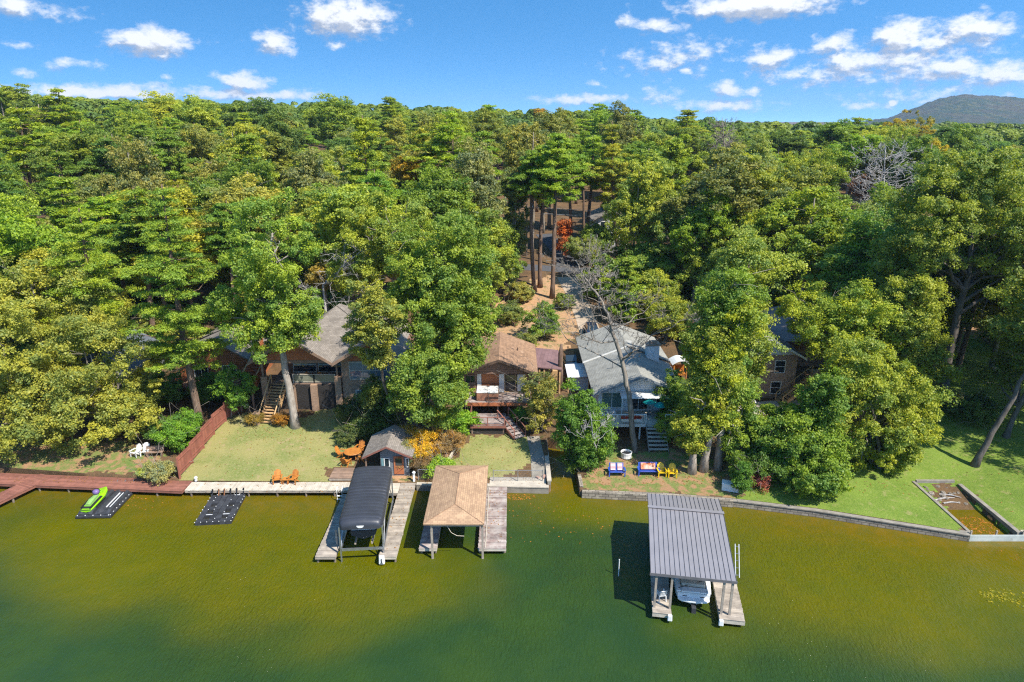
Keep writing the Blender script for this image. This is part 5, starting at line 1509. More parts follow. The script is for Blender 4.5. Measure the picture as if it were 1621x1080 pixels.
    # runabout
    b = thing('boat', 'white open motorboat with beige seats moored stern-out under the metal roof', 'boat', loc(2.92, 4.3, .12), ang)
    prof = [(-3.0, 1.02, .12), (-2.6, 1.12, .0), (-1, 1.2, -.1), (1.0, 1.15, -.1), (2.2, .8, .05), (3.1, .3, .4), (3.4, .04, .7)]
    secs = []
    for y, w, zb in prof:
        zt = .85 + .12 * max(0, y) / 3
        secs.append([(-w, y, zt), (-w * .98, y, zt * .55), (-w * .8, y, zb + .2), (0, y, zb - .15), (w * .8, y, zb + .2), (w * .98, y, zt * .55), (w, y, zt)])
    mb = MB(); mb.loft(secs, closed=True); mb.build('hull', M('gelcoat'), b, local=True, smooth=False)
    # swim platform, rim, cockpit
    mb = MB()
    ring = [(-1.0, -3.0), (-1.0, -3.15), (-.8, -3.32), (-.3, -3.4), (.3, -3.4), (.8, -3.32), (1.0, -3.15), (1.0, -3.0)]
    mb.prism([(x, y, .42) for x, y in ring], (0, 0, .12)); mb.build('swim_platform', M('gelcoat'), b, local=True, bevel=.03)
    mb = MB()
    for sx in (-1, 1): mb.prism([(sx * 1.2, -1, .86), (sx * 1.08, -2.95, .86), (sx * .78, -2.95, .86), (sx * .86, -1, .86), (sx * .8, 1.2, .9), (sx * 1.12, 1.2, .9)][::sx], (0, 0, .1))
    mb.b2(-.78, .78, -2.98, -2.5, .86, .97); mb.build('gunwale', M('gelcoat'), b, local=True, bevel=.03)
    mb = MB(); mb.b2(-.8, .8, -2.48, 1.2, .862, .872); mb.build('cockpit_sole', M('beige_vinyl'), b, local=True)
    mb = MB(); mb.box((0, -2.15, 1.02), (1.5, .55, .26)); mb.build('sun_pad', M('beige_vinyl'), b, local=True, bevel=.06)
    for sx in (-.5, .5):
        m = MB(); m.box((sx, -.4, 1.05), (.5, .5, .3)); m.box((sx, -.7, 1.32), (.5, .12, .5)); m.build('seat', M('beige_vinyl'), b, local=True, bevel=.04)
    mb = MB(); mb.b2(-.25, .45, -1.55, -1.2, .88, 1.12); mb.build('cooler', M('yellow_plastic'), b, local=True)
    mb = MB(); mb.prism([(-.9, .6, .95), (.9, .6, .95), (.7, 1.0, 1.5), (-.7, 1.0, 1.5)], (0, .02, .01)); mb.build('windscreen', M('window_glass'), b, local=True)
    mb = MB(); mb.box((0, -3.45, .0), (.28, .5, .5)); mb.tube([(0, -3.65, -.2), (0, -3.92, -.2)], [.1, .03], 8); mb.build('outdrive', M('black_plastic'), b, local=True)
    mb = MB(); mb.bar((-.95, -2.7, .97), (.95, -1.9, 1.25), .05, .015); mb.build('strap', M('wood_dark'), b, local=True)
    mb = MB()
    for sx in (-1, 1): mb.b2(sx * .55 - .14, sx * .55 + .14, -3.012, -3.004, .6, .66)
    mb.build('transom_mark', M('black_rubber'), b, local=True)
    # marker pole in the water
    p = P(979, 912, 0); mb = MB(); mb.tube([(p.x, p.y, -1), (p.x, p.y, 1.35)], .035, 8); o = mb.build('marker_pole', M('white_paint'), None, p)
    tag(o, 'lone white pole sticking out of the water in the metal roof shadow', 'pole')


def jet_docks():
    # double port with the green jet ski
    f = [P(114, 818, .3), P(172, 822, .3), P(217, 772, .3), P(167, 768, .3)]
    c = sum(f, Vector()) / 4; d = (f[3] - f[0]) + (f[2] - f[1]); ang = math.atan2(d.y, d.x) - PI / 2
    t = thing('jet_ski_dock', 'black plastic double jet ski port tied to the red-brown boardwalk', 'floating dock', (c.x, c.y, 0), ang)
    W, Ld = 2.75, 4.2
    mb = MB(); mb.box((0, 0, .14), (W, Ld, .26)); mb.build('base', M('black_plastic'), t, local=True, bevel=.06)
    for sx in (-.68, .66):
        m = MB(); secs = []
        for y in np.linspace(-1.98, 1.7, 10):
            k = 1 if y > -1.6 else .7
            secs.append([(sx - .58, y, .275), (sx - .55, y, .42 * k + .06), (sx - .32, y, .46 * k + .06), (sx - .12, y, .34), (sx + .12, y, .34), (sx + .32, y, .46 * k + .06), (sx + .55, y, .42 * k + .06), (sx + .58, y, .275)])
        m.loft(secs); cr = m.build('cradle', M('black_plastic'), t, local=True)
        if sx > 0:
            m = MB()
            for q in (-.16, .16): m.box((sx + q, .1, .372), (.1, 2.2, .05))
            m.build('roller_strip', M('white_plastic'), cr, local=True)
    m = MB()
    rng = random.Random(4)
    for y in np.linspace(-2, 2, 9): m.box((W / 2 - .06, y, .285), (.055, .055, .04)); 
    for x in np.linspace(-1.2, 1.2, 5): m.box((x, -Ld / 2 + .06, .285), (.055, .055, .04))
    m.build('connector_pins', M('white_plastic'), t, local=True)['kind'] = 'stuff'
    m = MB()
    for x in (-.5, .15, .85):
        m.bar((x, Ld / 2 - .3, .3), (x + .1, Ld / 2 + .75, .66), .05)
    m.build('mooring_arm', M('galv'), t, local=True)
    j = thing('jet_ski', 'lime green and black jet ski with a purple seat parked on the black port', 'jet ski', t.location + Matrix.Rotation(ang, 3, 'Z') @ Vector((-.68, -.15, .28)), ang)
    secs = []
    for y, w, z0, z1 in ((-1.6, .44, .1, .38), (-1.2, .5, .02, .45), (-.2, .52, 0, .52), (.6, .48, 0, .58), (1.2, .32, .12, .6), (1.6, .1, .3, .56), (1.7, .02, .4, .52)):
        secs.append([(-w, y, z1 * .78), (-w * .85, y, z0 + .1), (0, y, z0), (w * .85, y, z0 + .1), (w, y, z1 * .78), (w * .6, y, z1), (-w * .6, y, z1)])
    m = MB(); m.loft(secs); m.build('hull', M('lime_paint'), j, local=True, smooth=False)
    m = MB(); secs = []
    for y, w, z in ((-1.2, .2, .62), (-.6, .22, .74), (0, .2, .72), (.25, .17, .8)):
        secs.append([(-w, y, .42), (-w * .9, y, z - .04), (0, y, z), (w * .9, y, z - .04), (w, y, .42)])
    m.loft(secs); m.build('seat', surf('seat_green', (0.25, 0.42, 0.12), (.2, .36, .1), 3, .5), j, local=True)
    m = MB(); secs = []
    for y, w, z in ((.2, .2, .8), (.5, .28, .98), (.85, .26, .86), (1.3, .14, .68)):
        secs.append([(-w, y, .5), (-w * .8, y, z - .06), (0, y, z), (w * .8, y, z - .06), (w, y, .5)])
    m.loft(secs); m.build('bonnet', M('lime_paint'), j, local=True)
    m = MB(); m.tube([(-.36, .2, 1.0), (-.12, .4, 1.02), (.12, .4, 1.02), (.36, .2, 1.0)], .03, 8); m.build('handlebar', M('black_rubber'), j, local=True)
    m = MB(); m.lathe((0, .18, .74), [(.2, 0), (.26, .12), (.24, .28), (.12, .36), (.02, .37)], 14); m.build('seat_cover', M('purple_vinyl'), j, local=True, smooth=True)
    for sx in (-1, 1):
        m = MB(); m.prism([(sx * .535, -1.1, .18), (sx * .54, .3, .2), (sx * .545, .5, .36), (sx * .535, -1.1, .3)][::-sx], (sx * .012, 0, 0)); m.build('side_stripe', M('black_rubber'), j, local=True)
        m = MB(); m.prism([(sx * .28, -1.5, .47), (sx * .44, -1.5, .44), (sx * .46, .2, .5), (sx * .26, .2, .54)][::sx], (0, 0, .03)); m.build('footwell_mat', M('black_rubber'), j, local=True)
    m = MB(); m.prism([(-.4, -1.62, .3), (.4, -1.62, .3), (.34, -1.35, .45), (-.34, -1.35, .45)], (0, .02, .05)); m.build('stern_deck', M('black_rubber'), j, local=True)
    # empty modular float
    f = [P(307, 829, .3), P(363, 829, .3), P(392, 779, .3), P(336, 779, .3)]
    c = sum(f, Vector()) / 4; d = (f[3] - f[0]) + (f[2] - f[1]); ang = math.atan2(d.y, d.x) - PI / 2
    c.y = 48.2
    t = thing('floating_dock', 'empty black modular float with square holes moored to the pale boardwalk', 'floating dock', (c.x, c.y, 0), ang)
    mb = MB(); rng = random.Random(8)
    nx, ny = 6, 9; s = .455
    holes = {(1, 3), (1, 5), (1, 1), (4, 3), (4, 5), (4, 1)}
    for i in range(nx):
        for k in range(ny):
            if (i, k) in holes: continue
            mb.box(((i - (nx - 1) / 2) * s, (k - (ny - 1) / 2) * s, .13 + rng.uniform(-.008, .008)), (s - .014, s - .014, .3), taper=.96)
    mb.build('float_block', M('black_plastic'), t, local=True)
    mb = MB()
    for i in range(nx + 1):
        for k in range(ny + 1):
            if (i in (0, nx) or k in (0, ny) or rng.random() < .3) and rng.random() < .8: mb.box(((i - nx / 2) * s, (k - ny / 2) * s, .295), (.055, .055, .03), rz=rng.uniform(0, 1))
    mb.box((-.6, -1.0, .292), (.5, .05, .02)); mb.box((.7, -1.0, .292), (.5, .05, .02)); mb.box((.75, 1.9, .292), (.4, .05, .02))
    mb.build('connector_pins', M('white_plastic'), t, local=True)['kind'] = 'stuff'
    for x in (-1.25, -.75, -.3, .2, .7, 1.25):
        m = MB(); m.bar((x, ny * s / 2 - .18, .3), (x, ny * s / 2 + .0, .62), .07); m.box((x, ny * s / 2 + .02, .72), (.1, .1, .18)); m.build('mooring_bracket', M('rust' if x in (-.75, -.3) else 'black_rubber'), t, local=True)


def shore_walls():
    def wall(name, label, pts, w, top, matn, cap=None, cat='seawall'):
        t = thing(name, label, cat, (pts[0][0], pts[0][1], 0))
        mb = MB(); secs = []
        for i, p in enumerate(pts):
            a = Vector(pts[max(0, i - 1)][:2]); b = Vector(pts[min(len(pts) - 1, i + 1)][:2]); d = (b - a).normalized(); s = Vector((d.y, -d.x))
            q = Vector(p[:2]); l = q - s * w / 2; r = q + s * w / 2
            secs.append([(l.x, l.y, -2), (r.x, r.y, -2), (r.x, r.y, top), (l.x, l.y, top)])
        mb.loft(secs); mb.build('wall', M(matn), t)
        if cap:
            mb = MB(); secs = []
            for i, p in enumerate(pts):
                a = Vector(pts[max(0, i - 1)][:2]); b = Vector(pts[min(len(pts) - 1, i + 1)][:2]); d = (b - a).normalized(); s = Vector((d.y, -d.x))
                q = Vector(p[:2]); l = q - s * (w / 2 + .05); r = q + s * (w / 2 + .05)
                secs.append([(l.x, l.y, top + .003), (r.x, r.y, top + .003), (r.x, r.y, top + .09), (l.x, l.y, top + .09)])
            mb.loft(secs); mb.build('coping', M(cap), t)
        return t
    wall('seawall', 'concrete-capped seawall along the small lawn beside the boathouse', [(-8.1, 51.45), (-2, 51.2), (3.1, 50.95)], .3, .55, 'concrete_dark', 'concrete')
    wall('retaining_wall', 'long low concrete wall running back beside the gully', [(3.15, 51.2), (3.15, 59.5)], .28, .95, 'concrete_dark', 'concrete', 'wall')
    wall('seawall', 'crumbling pale stone seawall in front of the blue and yellow garden chairs', [(5.85, 50.45), (13, 49.8), (18, 49.0)], .7, .6, 'stone_wall', None)
    wall('seawall', 'low mortared stone seawall along the lush mown lawn', [(18.02, 49.0), (24.1, 47.5), (34.2, 44.15)], .5, .5, 'stone_wall', 'concrete_dark')
    wall('ramp_wall', 'concrete kerb wall of the old boat ramp on the lawn side near the stone seawall', [(34.35, 44.2), (34.35, 51.9)], .24, .6, 'concrete_dark', None, 'wall')
    wall('ramp_wall', 'thick concrete kerb wall on the far side of the old boat ramp', [(38.0, 44.2), (38.0, 51.4)], .34, .62, 'concrete_dark', None, 'wall')
    wall('ramp_wall', 'short concrete kerb closing the head of the old boat ramp', [(34.55, 51.85), (37.8, 51.85)], .2, .72, 'concrete_dark', None, 'wall')
    wall('seawall', 'concrete seawall continuing beyond the boat ramp basin', [(38.3, 44.3), (60, 45.4)], .45, .5, 'concrete_dark', 'concrete')
    wall('gully_wall', 'stone side wall of the gully beneath the ivy-green tree', [(5.85, 50.8), (5.8, 58.3)], .3, .75, 'stone_wall', None, 'wall')
    t = thing('ramp_gate', 'white weathered board barrier across the mouth of the boat ramp basin', 'barrier', (36, 44.1, 0))
    mb = MB(); rng = random.Random(2)
    for i in range(4): mb.b2(34.2, 42.5, 43.98, 44.05, -.35 + i * .22, -.14 + i * .22)
    mb.build('board', surf('gate_paint', (0.52, 0.55, 0.52), (0.38, 0.42, 0.40), 1.5, .6, .3, stain=((0.25, 0.25, 0.2), 1.2, .6)), t)
    for x in (34.3, 36.2, 38.2, 40.2, 42.3):
        m = MB(); m.box((x, 44.1, .1), (.1, .1, 1.5)); m.build('post', M('wood_grey'), t)
    # driftwood and stones on the ramp
    rng = random.Random(12)
    for i in range(16):
        x, y = rng.uniform(34.9, 37.4), rng.uniform(48.6, 51.4); r = rng.uniform(.12, .3)
        mb = MB(); mb.lathe((0, 0, -.05), [(r * .7, 0), (r, r * .35), (r * .75, r * .75), (r * .2, r * .85)], 7)
        o = mb.build('stone', M('stone_wall'), None, local=True); o.location = (x, y, ground(x, y)); o.rotation_euler = (rng.uniform(-.3, .3), rng.uniform(-.3, .3), rng.uniform(0, 6)); o.scale = (1, rng.uniform(.6, 1.3), rng.uniform(.5, .9))
        tag(o, 'grey rounded stone lying on the muddy boat ramp', 'stone', 'stones on the old boat ramp')
    for i, (x, y, a, l) in enumerate(((35.7, 49.6, .2, 1.9), (36.4, 50.0, -.35, 1.6), (36.0, 49.1, .05, 1.4))):
        mb = MB(); mb.tube([(-l / 2, 0, .05), (0, .08, .1), (l / 2, 0, .06)], [.07, .06, .03], 7); o = mb.build('driftwood', M('bark_dead'), None, local=True)
        o.location = (x, y, ground(x, y)); o.rotation_euler.z = a
        tag(o, ['longest bleached driftwood stick on the boat ramp mud', 'bleached driftwood stick slanting towards the ramp head', 'shortest bleached driftwood stick closest to the ramp water'][i], 'driftwood')
    # floating leaves
    rs = np.random.RandomState(5)
    def scatter(n, cx, cy, rx, ry, cond=None):
        a = rs.uniform(0, 6.28, n); r = rs.rand(n) ** .6
        return np.stack([cx + rx * r * np.cos(a), cy + ry * r * np.sin(a), np.full(n, .015)], 1)
    pp = np.concatenate([scatter(70, 32.6, 37.6, 1.7, 1.0), scatter(40, 32.0, 37.9, .9, .5)])
    nn = np.tile([0, 0, 1.], (len(pp), 1)) + rs.normal(size=(len(pp), 3)) * .12
    me = leaf_mesh('floating_leaves', pp, nn, rs.uniform(.05, .12, len(pp)), rs.rand(len(pp)), .8, leafmat('leaf_broad'))
    o = bpy.data.objects.new('water_weed', me); COL.objects.link(o); o.color = (0.32, .30, .03, 1); tag(o, kind='stuff')
    pp = np.concatenate([scatter(330, 36.1, 46.0, 1.5, 1.4), scatter(90, .8, 50.3, 1.3, .5), scatter(70, 3, 46.5, 5, 3.2), scatter(50, -32, 49.5, 4, 1.5), scatter(60, 40, 42.3, 5, 1.2)])
    nn = np.tile([0, 0, 1.], (len(pp), 1)) + rs.normal(size=(len(pp), 3)) * .12
    me = leaf_mesh('floating_leaves', pp, nn, rs.uniform(.035, .085, len(pp)), rs.rand(len(pp)), .8, leafmat('leaf_broad'))
    o = bpy.data.objects.new('floating_leaves', me); COL.objects.link(o); o.color = (0.46, .22, .05, 1); tag(o, kind='stuff')
# ------------------------------------------------------------------ houses
def window(parent, cx, y, cz, w, h, fm='white_paint', gm='window_glass', nv=1, nh=0, name='window'):
    """window facing the lake, standing proud of a wall whose face is at y"""
    t = .07
    mb = MB()
    mb.b2(cx - w / 2 - t, cx - w / 2, y - .05, y + .02, cz - h / 2 - t, cz + h / 2 + t); mb.b2(cx + w / 2, cx + w / 2 + t, y - .05, y + .02, cz - h / 2 - t, cz + h / 2 + t)
    mb.b2(cx - w / 2, cx + w / 2, y - .05, y + .02, cz + h / 2, cz + h / 2 + t); mb.b2(cx - w / 2, cx + w / 2, y - .07, y + .02, cz - h / 2 - t, cz - h / 2)
    for i in range(nv):
        x = cx - w / 2 + w * (i + 1) / (nv + 1); mb.b2(x - .025, x + .025, y - .045, y + .01, cz - h / 2 + .002, cz + h / 2 - .002)
    for i in range(nh):
        z = cz - h / 2 + h * (i + 1) / (nh + 1); mb.b2(cx - w / 2 + .002, cx + w / 2 - .002, y - .04, y + .012, z - .025, z + .025)
    f = mb.build(name, M(fm), parent)
    m = MB(); m.b2(cx - w / 2 + .001, cx + w / 2 - .001, y - .015, y - .005, cz - h / 2 + .001, cz + h / 2 - .001); m.build('pane', M(gm), f)
    return f


def gable(mb, x0, x1, y0, y1, ze, zr, xr=None, th=.14):
    """gable roof, ridge along y"""
    xr = (x0 + x1) / 2 if xr is None else xr
    secs = []
    for y in (y0, y1):
        secs.append([(x0, y, ze), (xr, y, zr), (x1, y, ze), (x1, y, ze - th), (xr, y, zr - th), (x0, y, ze - th)])
    return mb.loft(secs)


def rake(mb, x0, x1, y, ze, zr, xr=None, w=.2, d=.05):
    xr = (x0 + x1) / 2 if xr is None else xr
    for a, b in (((x0, ze), (xr, zr)), ((xr, zr), (x1, ze))):
        mb.prism([(a[0], y, a[1] - w), (b[0], y, b[1] - w), (b[0], y, b[1] + .02), (a[0], y, a[1] + .02)], (0, -d, 0))


def gwall(mb, x0, x1, y0, y1, z0, ze, zr, xr=None):
    """walls with gable ends, closed prism along y"""
    xr = (x0 + x1) / 2 if xr is None else xr
    mb.prism([(x0, y0, z0), (x1, y0, z0), (x1, y0, ze), (xr, y0, zr), (x0, y0, ze)], (0, y1 - y0, 0))


def rail_run(mb, a, b, h=.95, n=None, picket=True, post=.09, pw=.035):
    a = Vector(a); b = Vector(b); L = (b - a).length
    n = n or max(1, int(L / 1.6))
    for i in range(n + 1):
        p = a.lerp(b, i / n); mb.box((p.x, p.y, p.z + h / 2), (post, post, h))
    up = Vector((0, 0, h))
    mb.bar(a + up, b + up, .1, .05); mb.bar(a + Vector((0, 0, .12)), b + Vector((0, 0, .12)), .05, .05)
    if picket:
        k = int(L / .16)
        for i in range(1, k):
            p = a.lerp(b, i / k); mb.box((p.x, p.y, p.z + h / 2 + .03), (pw, pw, h - .16))


def stairs(parent, a, b, w, n, wood, side='wood_honey', rail=True, railmat=None, picket=False):
    """treads from low point a to high point b (both mid-width)"""
    a = Vector(a); b = Vector(b); d = b - a; hd = Vector((d.x, d.y, 0)); run = hd.length; hd.normalize(); s = Vector((hd.y, -hd.x, 0)); ang = math.atan2(hd.y, hd.x)
    mb = MB()
    for i in range(n):
        f = (i + .5) / n
        p = a + d * f
        mb.box((p.x, p.y, a.z + d.z * (i + 1) / n - .025), (run / n + .03, w, .05), rz=ang)
        mb.box((p.x + hd.x * run / n * .5, p.y + hd.y * run / n * .5, a.z + d.z * (i + .95) / n - .12), (.02, w - .02, d.z / n - .03), rz=ang)
    mb.build('tread', M(wood), parent)
    for k in (-1, 1):
        o = s * (k * (w / 2 + .035))
        m = MB(); m.bar(a + o - Vector((0, 0, .05)), b + o - Vector((0, 0, .12)), .06, .28); m.build('stringer', M(side), parent)
        if rail:
            m = MB(); rail_run(m, a + o * 1.03 + Vector((0, 0, .1)), b + o * 1.03, .9, picket=picket); m.build('handrail', M(railmat or side), parent)


def lodge():
    X0, X1, Y0, Y1 = -25.4, -11.6, 64.6, 75
    zg = 2.0; zd = 4.65; ze = 7.35
    t = thing('lodge', 'large wood and brick lodge with grey hip roof and big lake windows above a lawn', 'house', (-18.5, 64.6, zg))
    mb = MB(); mb.b2(-22.6, X1 + .5, 66.9, Y1, zg - .8, ze - .02); mb.build('wall', M('siding_brown'), t)
    # main hip roof
    mb = MB(); hip_slab(mb, [(-23.7, 65.4, ze), (X1 + .2, 65.4, ze), (X1 + .2, Y1 + .8, ze), (-23.7, Y1 + .8, ze)], [(-18.6, 70.2, 11.2), (-18.6, 71.2, 11.2)], .2)
    rf = mb.build('roof', M('shingle_grey'), t)
    mb = MB(); mb.tube([(-23.7, 65.4, ze + .02), (-18.6, 70.2, 11.22), (X1 + .2, 65.4, ze + .02)], .07, 6); mb.build('ridge_cap', M('shingle_grey'), rf)
    # porch gable and bay gable
    mb = MB(); gable(mb, -26.1, -17.75, 63.3, 67.6, ze - .12, 9.85, -21.9, .2); r2 = mb.build('gable_roof', M('shingle_grey'), t)
    mb = MB(); rake(mb, -26.1, -17.75, 63.3, ze - .12, 9.85, -21.9, .3); mb.build('rake_board', M('wood_brown'), r2)
    mb = MB(); mb.prism([(-25.3, 64.3, ze - .28), (-18.5, 64.3, ze - .28), (-21.9, 64.3, 9.4)], (0, .1, 0)); mb.build('gable_panel', M('siding_cedar'), r2)
    mb = MB(); gable(mb, -17.7, -10.6, 63.0, 69.4, ze - .1, 9.5, -14.1, .2); r3 = mb.build('gable_roof', M('shingle_grey'), t)
    mb = MB(); rake(mb, -17.7, -10.6, 63.0, ze - .1, 9.5, -14.1, .3); mb.build('rake_board', M('wood_brown'), r3)
    # bay
    mb = MB(); mb.prism([(-17.1, 64.2, zg - .6), (-11.4, 64.2, zg - .6), (-11.4, 64.2, ze - .15), (-14.1, 64.2, 9.2), (-17.1, 64.2, ze - .15)], (0, 2.72, 0)); mb.build('wall', M('brick_brown'), t)
    mb = MB(); mb.prism([(-16.4, 64.19, ze - .2), (-12, 64.19, ze - .2), (-14.1, 64.19, 8.9)], (0, -.05, 0)); mb.build('gable_panel', M('siding_cedar'), t)
    window(t, -14.3, 64.2, 6.1, 3.9, 1.75, 'wood_pale', 'window_sky_glass', 2, 1)
    window(t, -14.9, 64.2, 3.3, 1.7, 1.3, 'white_paint', 'window_sky_glass', 0)
    # porch back wall glazing
    window(t, -21.6, 66.9, 6.35, 2.3, 1.1, 'wood_pale', 'window_green_glass', 0); window(t, -19.0, 66.9, 6.35, 2.3, 1.1, 'wood_pale', 'window_green_glass', 0)
    window(t, -21.6, 66.9, 5.35, 2.3, .7, 'wood_pale', 'window_glass', 0); window(t, -19.0, 66.9, 5.35, 2.3, .7, 'wood_pale', 'window_glass', 0)
    # porch deck, brick columns, lattice
    mb = MB(); planks(mb, -25.3, -17.2, 64.5, 66.88, zd, 'x'); mb.build('porch_deck', M('wood_brown'), t)
    mb = MB(); mb.b2(-25.3, -17.2, 64.42, 64.48, zd - .3, zd - .02); mb.build('deck_beam', M('wood_brown'), t)
    for x in (-24.9, -22.2, -20.0, -17.5):
        m = MB(); m.b2(x - .32, x + .32, 63.95, 64.4, zg - .6, zd + .85 if x in (-17.5, -24.9) else zd - .05); m.build('brick_pier', M('brick_brown'), t)
    lat = bricky('lattice', (0.10, 0.085, 0.075), (0.08, 0.07, 0.06), (0.02, 0.018, 0.016), .12, .12, .035, .9)
    for a, b in ((-21.85, -20.35), (-19.65, -17.85), (-24.55, -22.55)):
        m = MB(); m.b2(a, b, 64.25, 64.3, zg - .3, zd - .08); m.build('lattice_panel', lat, t)
    m = MB()
    for a, b in ((-22.1, -20.0), (-20.0, -17.85)): rail_run(m, (a, 64.45, zd), (b, 64.45, zd), .95, 1, False)
    m.build('railing', M('wood_pale'), t)
    m = MB(); m.b2(-22.0, -17.9, 64.46, 64.47, zd + .15, zd + .85); m.build('railing_panel', surf('railing_glass', (0.20, 0.20, 0.15), (0.14, 0.15, 0.11), 1, .15, .5), t)
    for x in (-25.0, -17.55):
        m = MB(); m.box((x, 64.2, (zd + ze) / 2 + .3), (.18, .18, ze - zd - .9)); m.build('porch_post', M('wood_brown'), t)
    m = MB(); m.bar((-25.9, 64.35, ze - .35), (-17.9, 64.35, ze - .35), .18, .3); m.build('porch_beam', M('wood_brown'), t)
    # roof vents
    for x, y in ((-21.5, 69.4), (-17, 68.4)):
        m = MB(); z = ze + (11.2 - ze) * (y - 65.4) / 4.8 if False else 9.2; m.tube([(x, y + .6, z - .6), (x, y + .6, z + .75)], .07, 8); m.build('vent_pipe', M('galv'), rf)
    # stairs to the lawn
    s = thing('staircase', 'wooden staircase with railings leading from the lodge porch to the lawn', 'stairs', (-23.9, 61.3, 1.8))
    stairs(s, (-24.0, 61.2, ground(-24, 61.2)), (-23.55, 64.45, zd - .02), 1.5, 14, 'wood_honey', 'wood_honey', True, 'wood_honey')
    for x, y in ((-25.0, 61.3),):
        m = MB(); m.box((x, y, 2.2), (.55, .55, 1.2)); m.build('newel_block', M('brick_brown'), s)
    # porch furniture
    for i, x in enumerate((-20.9, -19.6)):
        chair = adirondack('porch_chair', ['orange wooden rocking chair on the lodge porch nearer the staircase', 'orange wooden rocking chair on the lodge porch nearer the bay window'][i], (x, 65.6, zd), R(180), 'wood_orange')
    # cedar walkway with solid parapets climbing beside the lodge
    s = thing('walkway', 'cedar-walled stair walkway climbing along the fence side of the lodge', 'stairs', (-27, 64, 2))
    a = (-26.8, 63.6, 3.9); b = (-26.1, 70.0, 6.9)
    stairs(s, a, b, 1.3, 15, 'wood_cedar', 'wood_cedar', False)
    for o in (-.75, .75):
        m = MB(); m.prism([(a[0] + o, a[1], a[2] - .2), (b[0] + o, b[1], b[2] - .2), (b[0] + o, b[1], b[2] + 1.0), (a[0] + o, a[1], a[2] + 1.0)], (.06, 0, 0)); m.build('parapet', M('siding_cedar'), s)
        m = MB(); m.bar((a[0] + o + .03, a[1], a[2] + 1.03), (b[0] + o + .03, b[1], b[2] + 1.03), .14, .05); m.build('cap_rail', M('wood_honey'), s)
    for p in ((-27.4, 63.7), (-26.1, 63.7), (-27.2, 66.6), (-25.7, 66.6)):
        m = MB(); z = a[2] + (p[1] - a[1]) * .47; m.box((p[0], p[1], z / 2 + .5), (.16, .16, z - 1.0)); m.build('post', M('wood_brown'), s)
    # neighbour with the dark roof
    h = thing('cottage', 'cedar-sided cottage with a dark low roof half hidden behind the fence pine', 'house', (-31.5, 70, 2.6))
    mb = MB(); gwall(mb, -35.2, -27.9, 68.0, 78, 1.8, 6.2, 7.9, -31.0); mb.build('wall', M('siding_cedar'), h)
    mb = MB(); gable(mb, -35.9, -27.3, 67.3, 78.6, 6.05, 8.2, -31.0, .16); mb.build('roof', M('shingle_grey'), h)
    window(h, -30, 68, 4.6, 1.4, 1.2); window(h, -33, 68, 4.6, 1.4, 1.2)
    mb = MB(); planks(mb, -34.8, -28.4, 65.9, 67.98, 3.6, 'x'); mb.build('deck', M('wood_brown'), h)
    mb = MB(); rail_run(mb, (-34.8, 65.95, 3.6), (-28.4, 65.95, 3.6), .95); mb.build('railing', M('wood_cedar'), h)
    for x in (-34.6, -31.6, -28.6):
        m = MB(); m.box((x, 66.1, 2.4), (.16, .16, 2.4)); m.build('deck_post', M('wood_brown'), h)
    # further house in the trees
    h = thing('house', 'slate-roofed house almost hidden behind the low oak', 'house', (-43.7, 66, 2.2))
    mb = MB(); gwall(mb, -47, -40.5, 66, 75, 1.5, 5.0, 6.6); mb.build('wall', M('siding_blue'), h)
    mb = MB(); gable(mb, -47.8, -39.8, 65.2, 75.8, 4.85, 6.9, None, .16); mb.build('roof', surf('slate_roof', (0.13, 0.145, 0.165), (0.10, 0.11, 0.13), 1.5, .6), h)
    window(h, -42, 66, 3.4, 1.6, 1.2); window(h, -45, 66, 3.4, 1.6, 1.2)


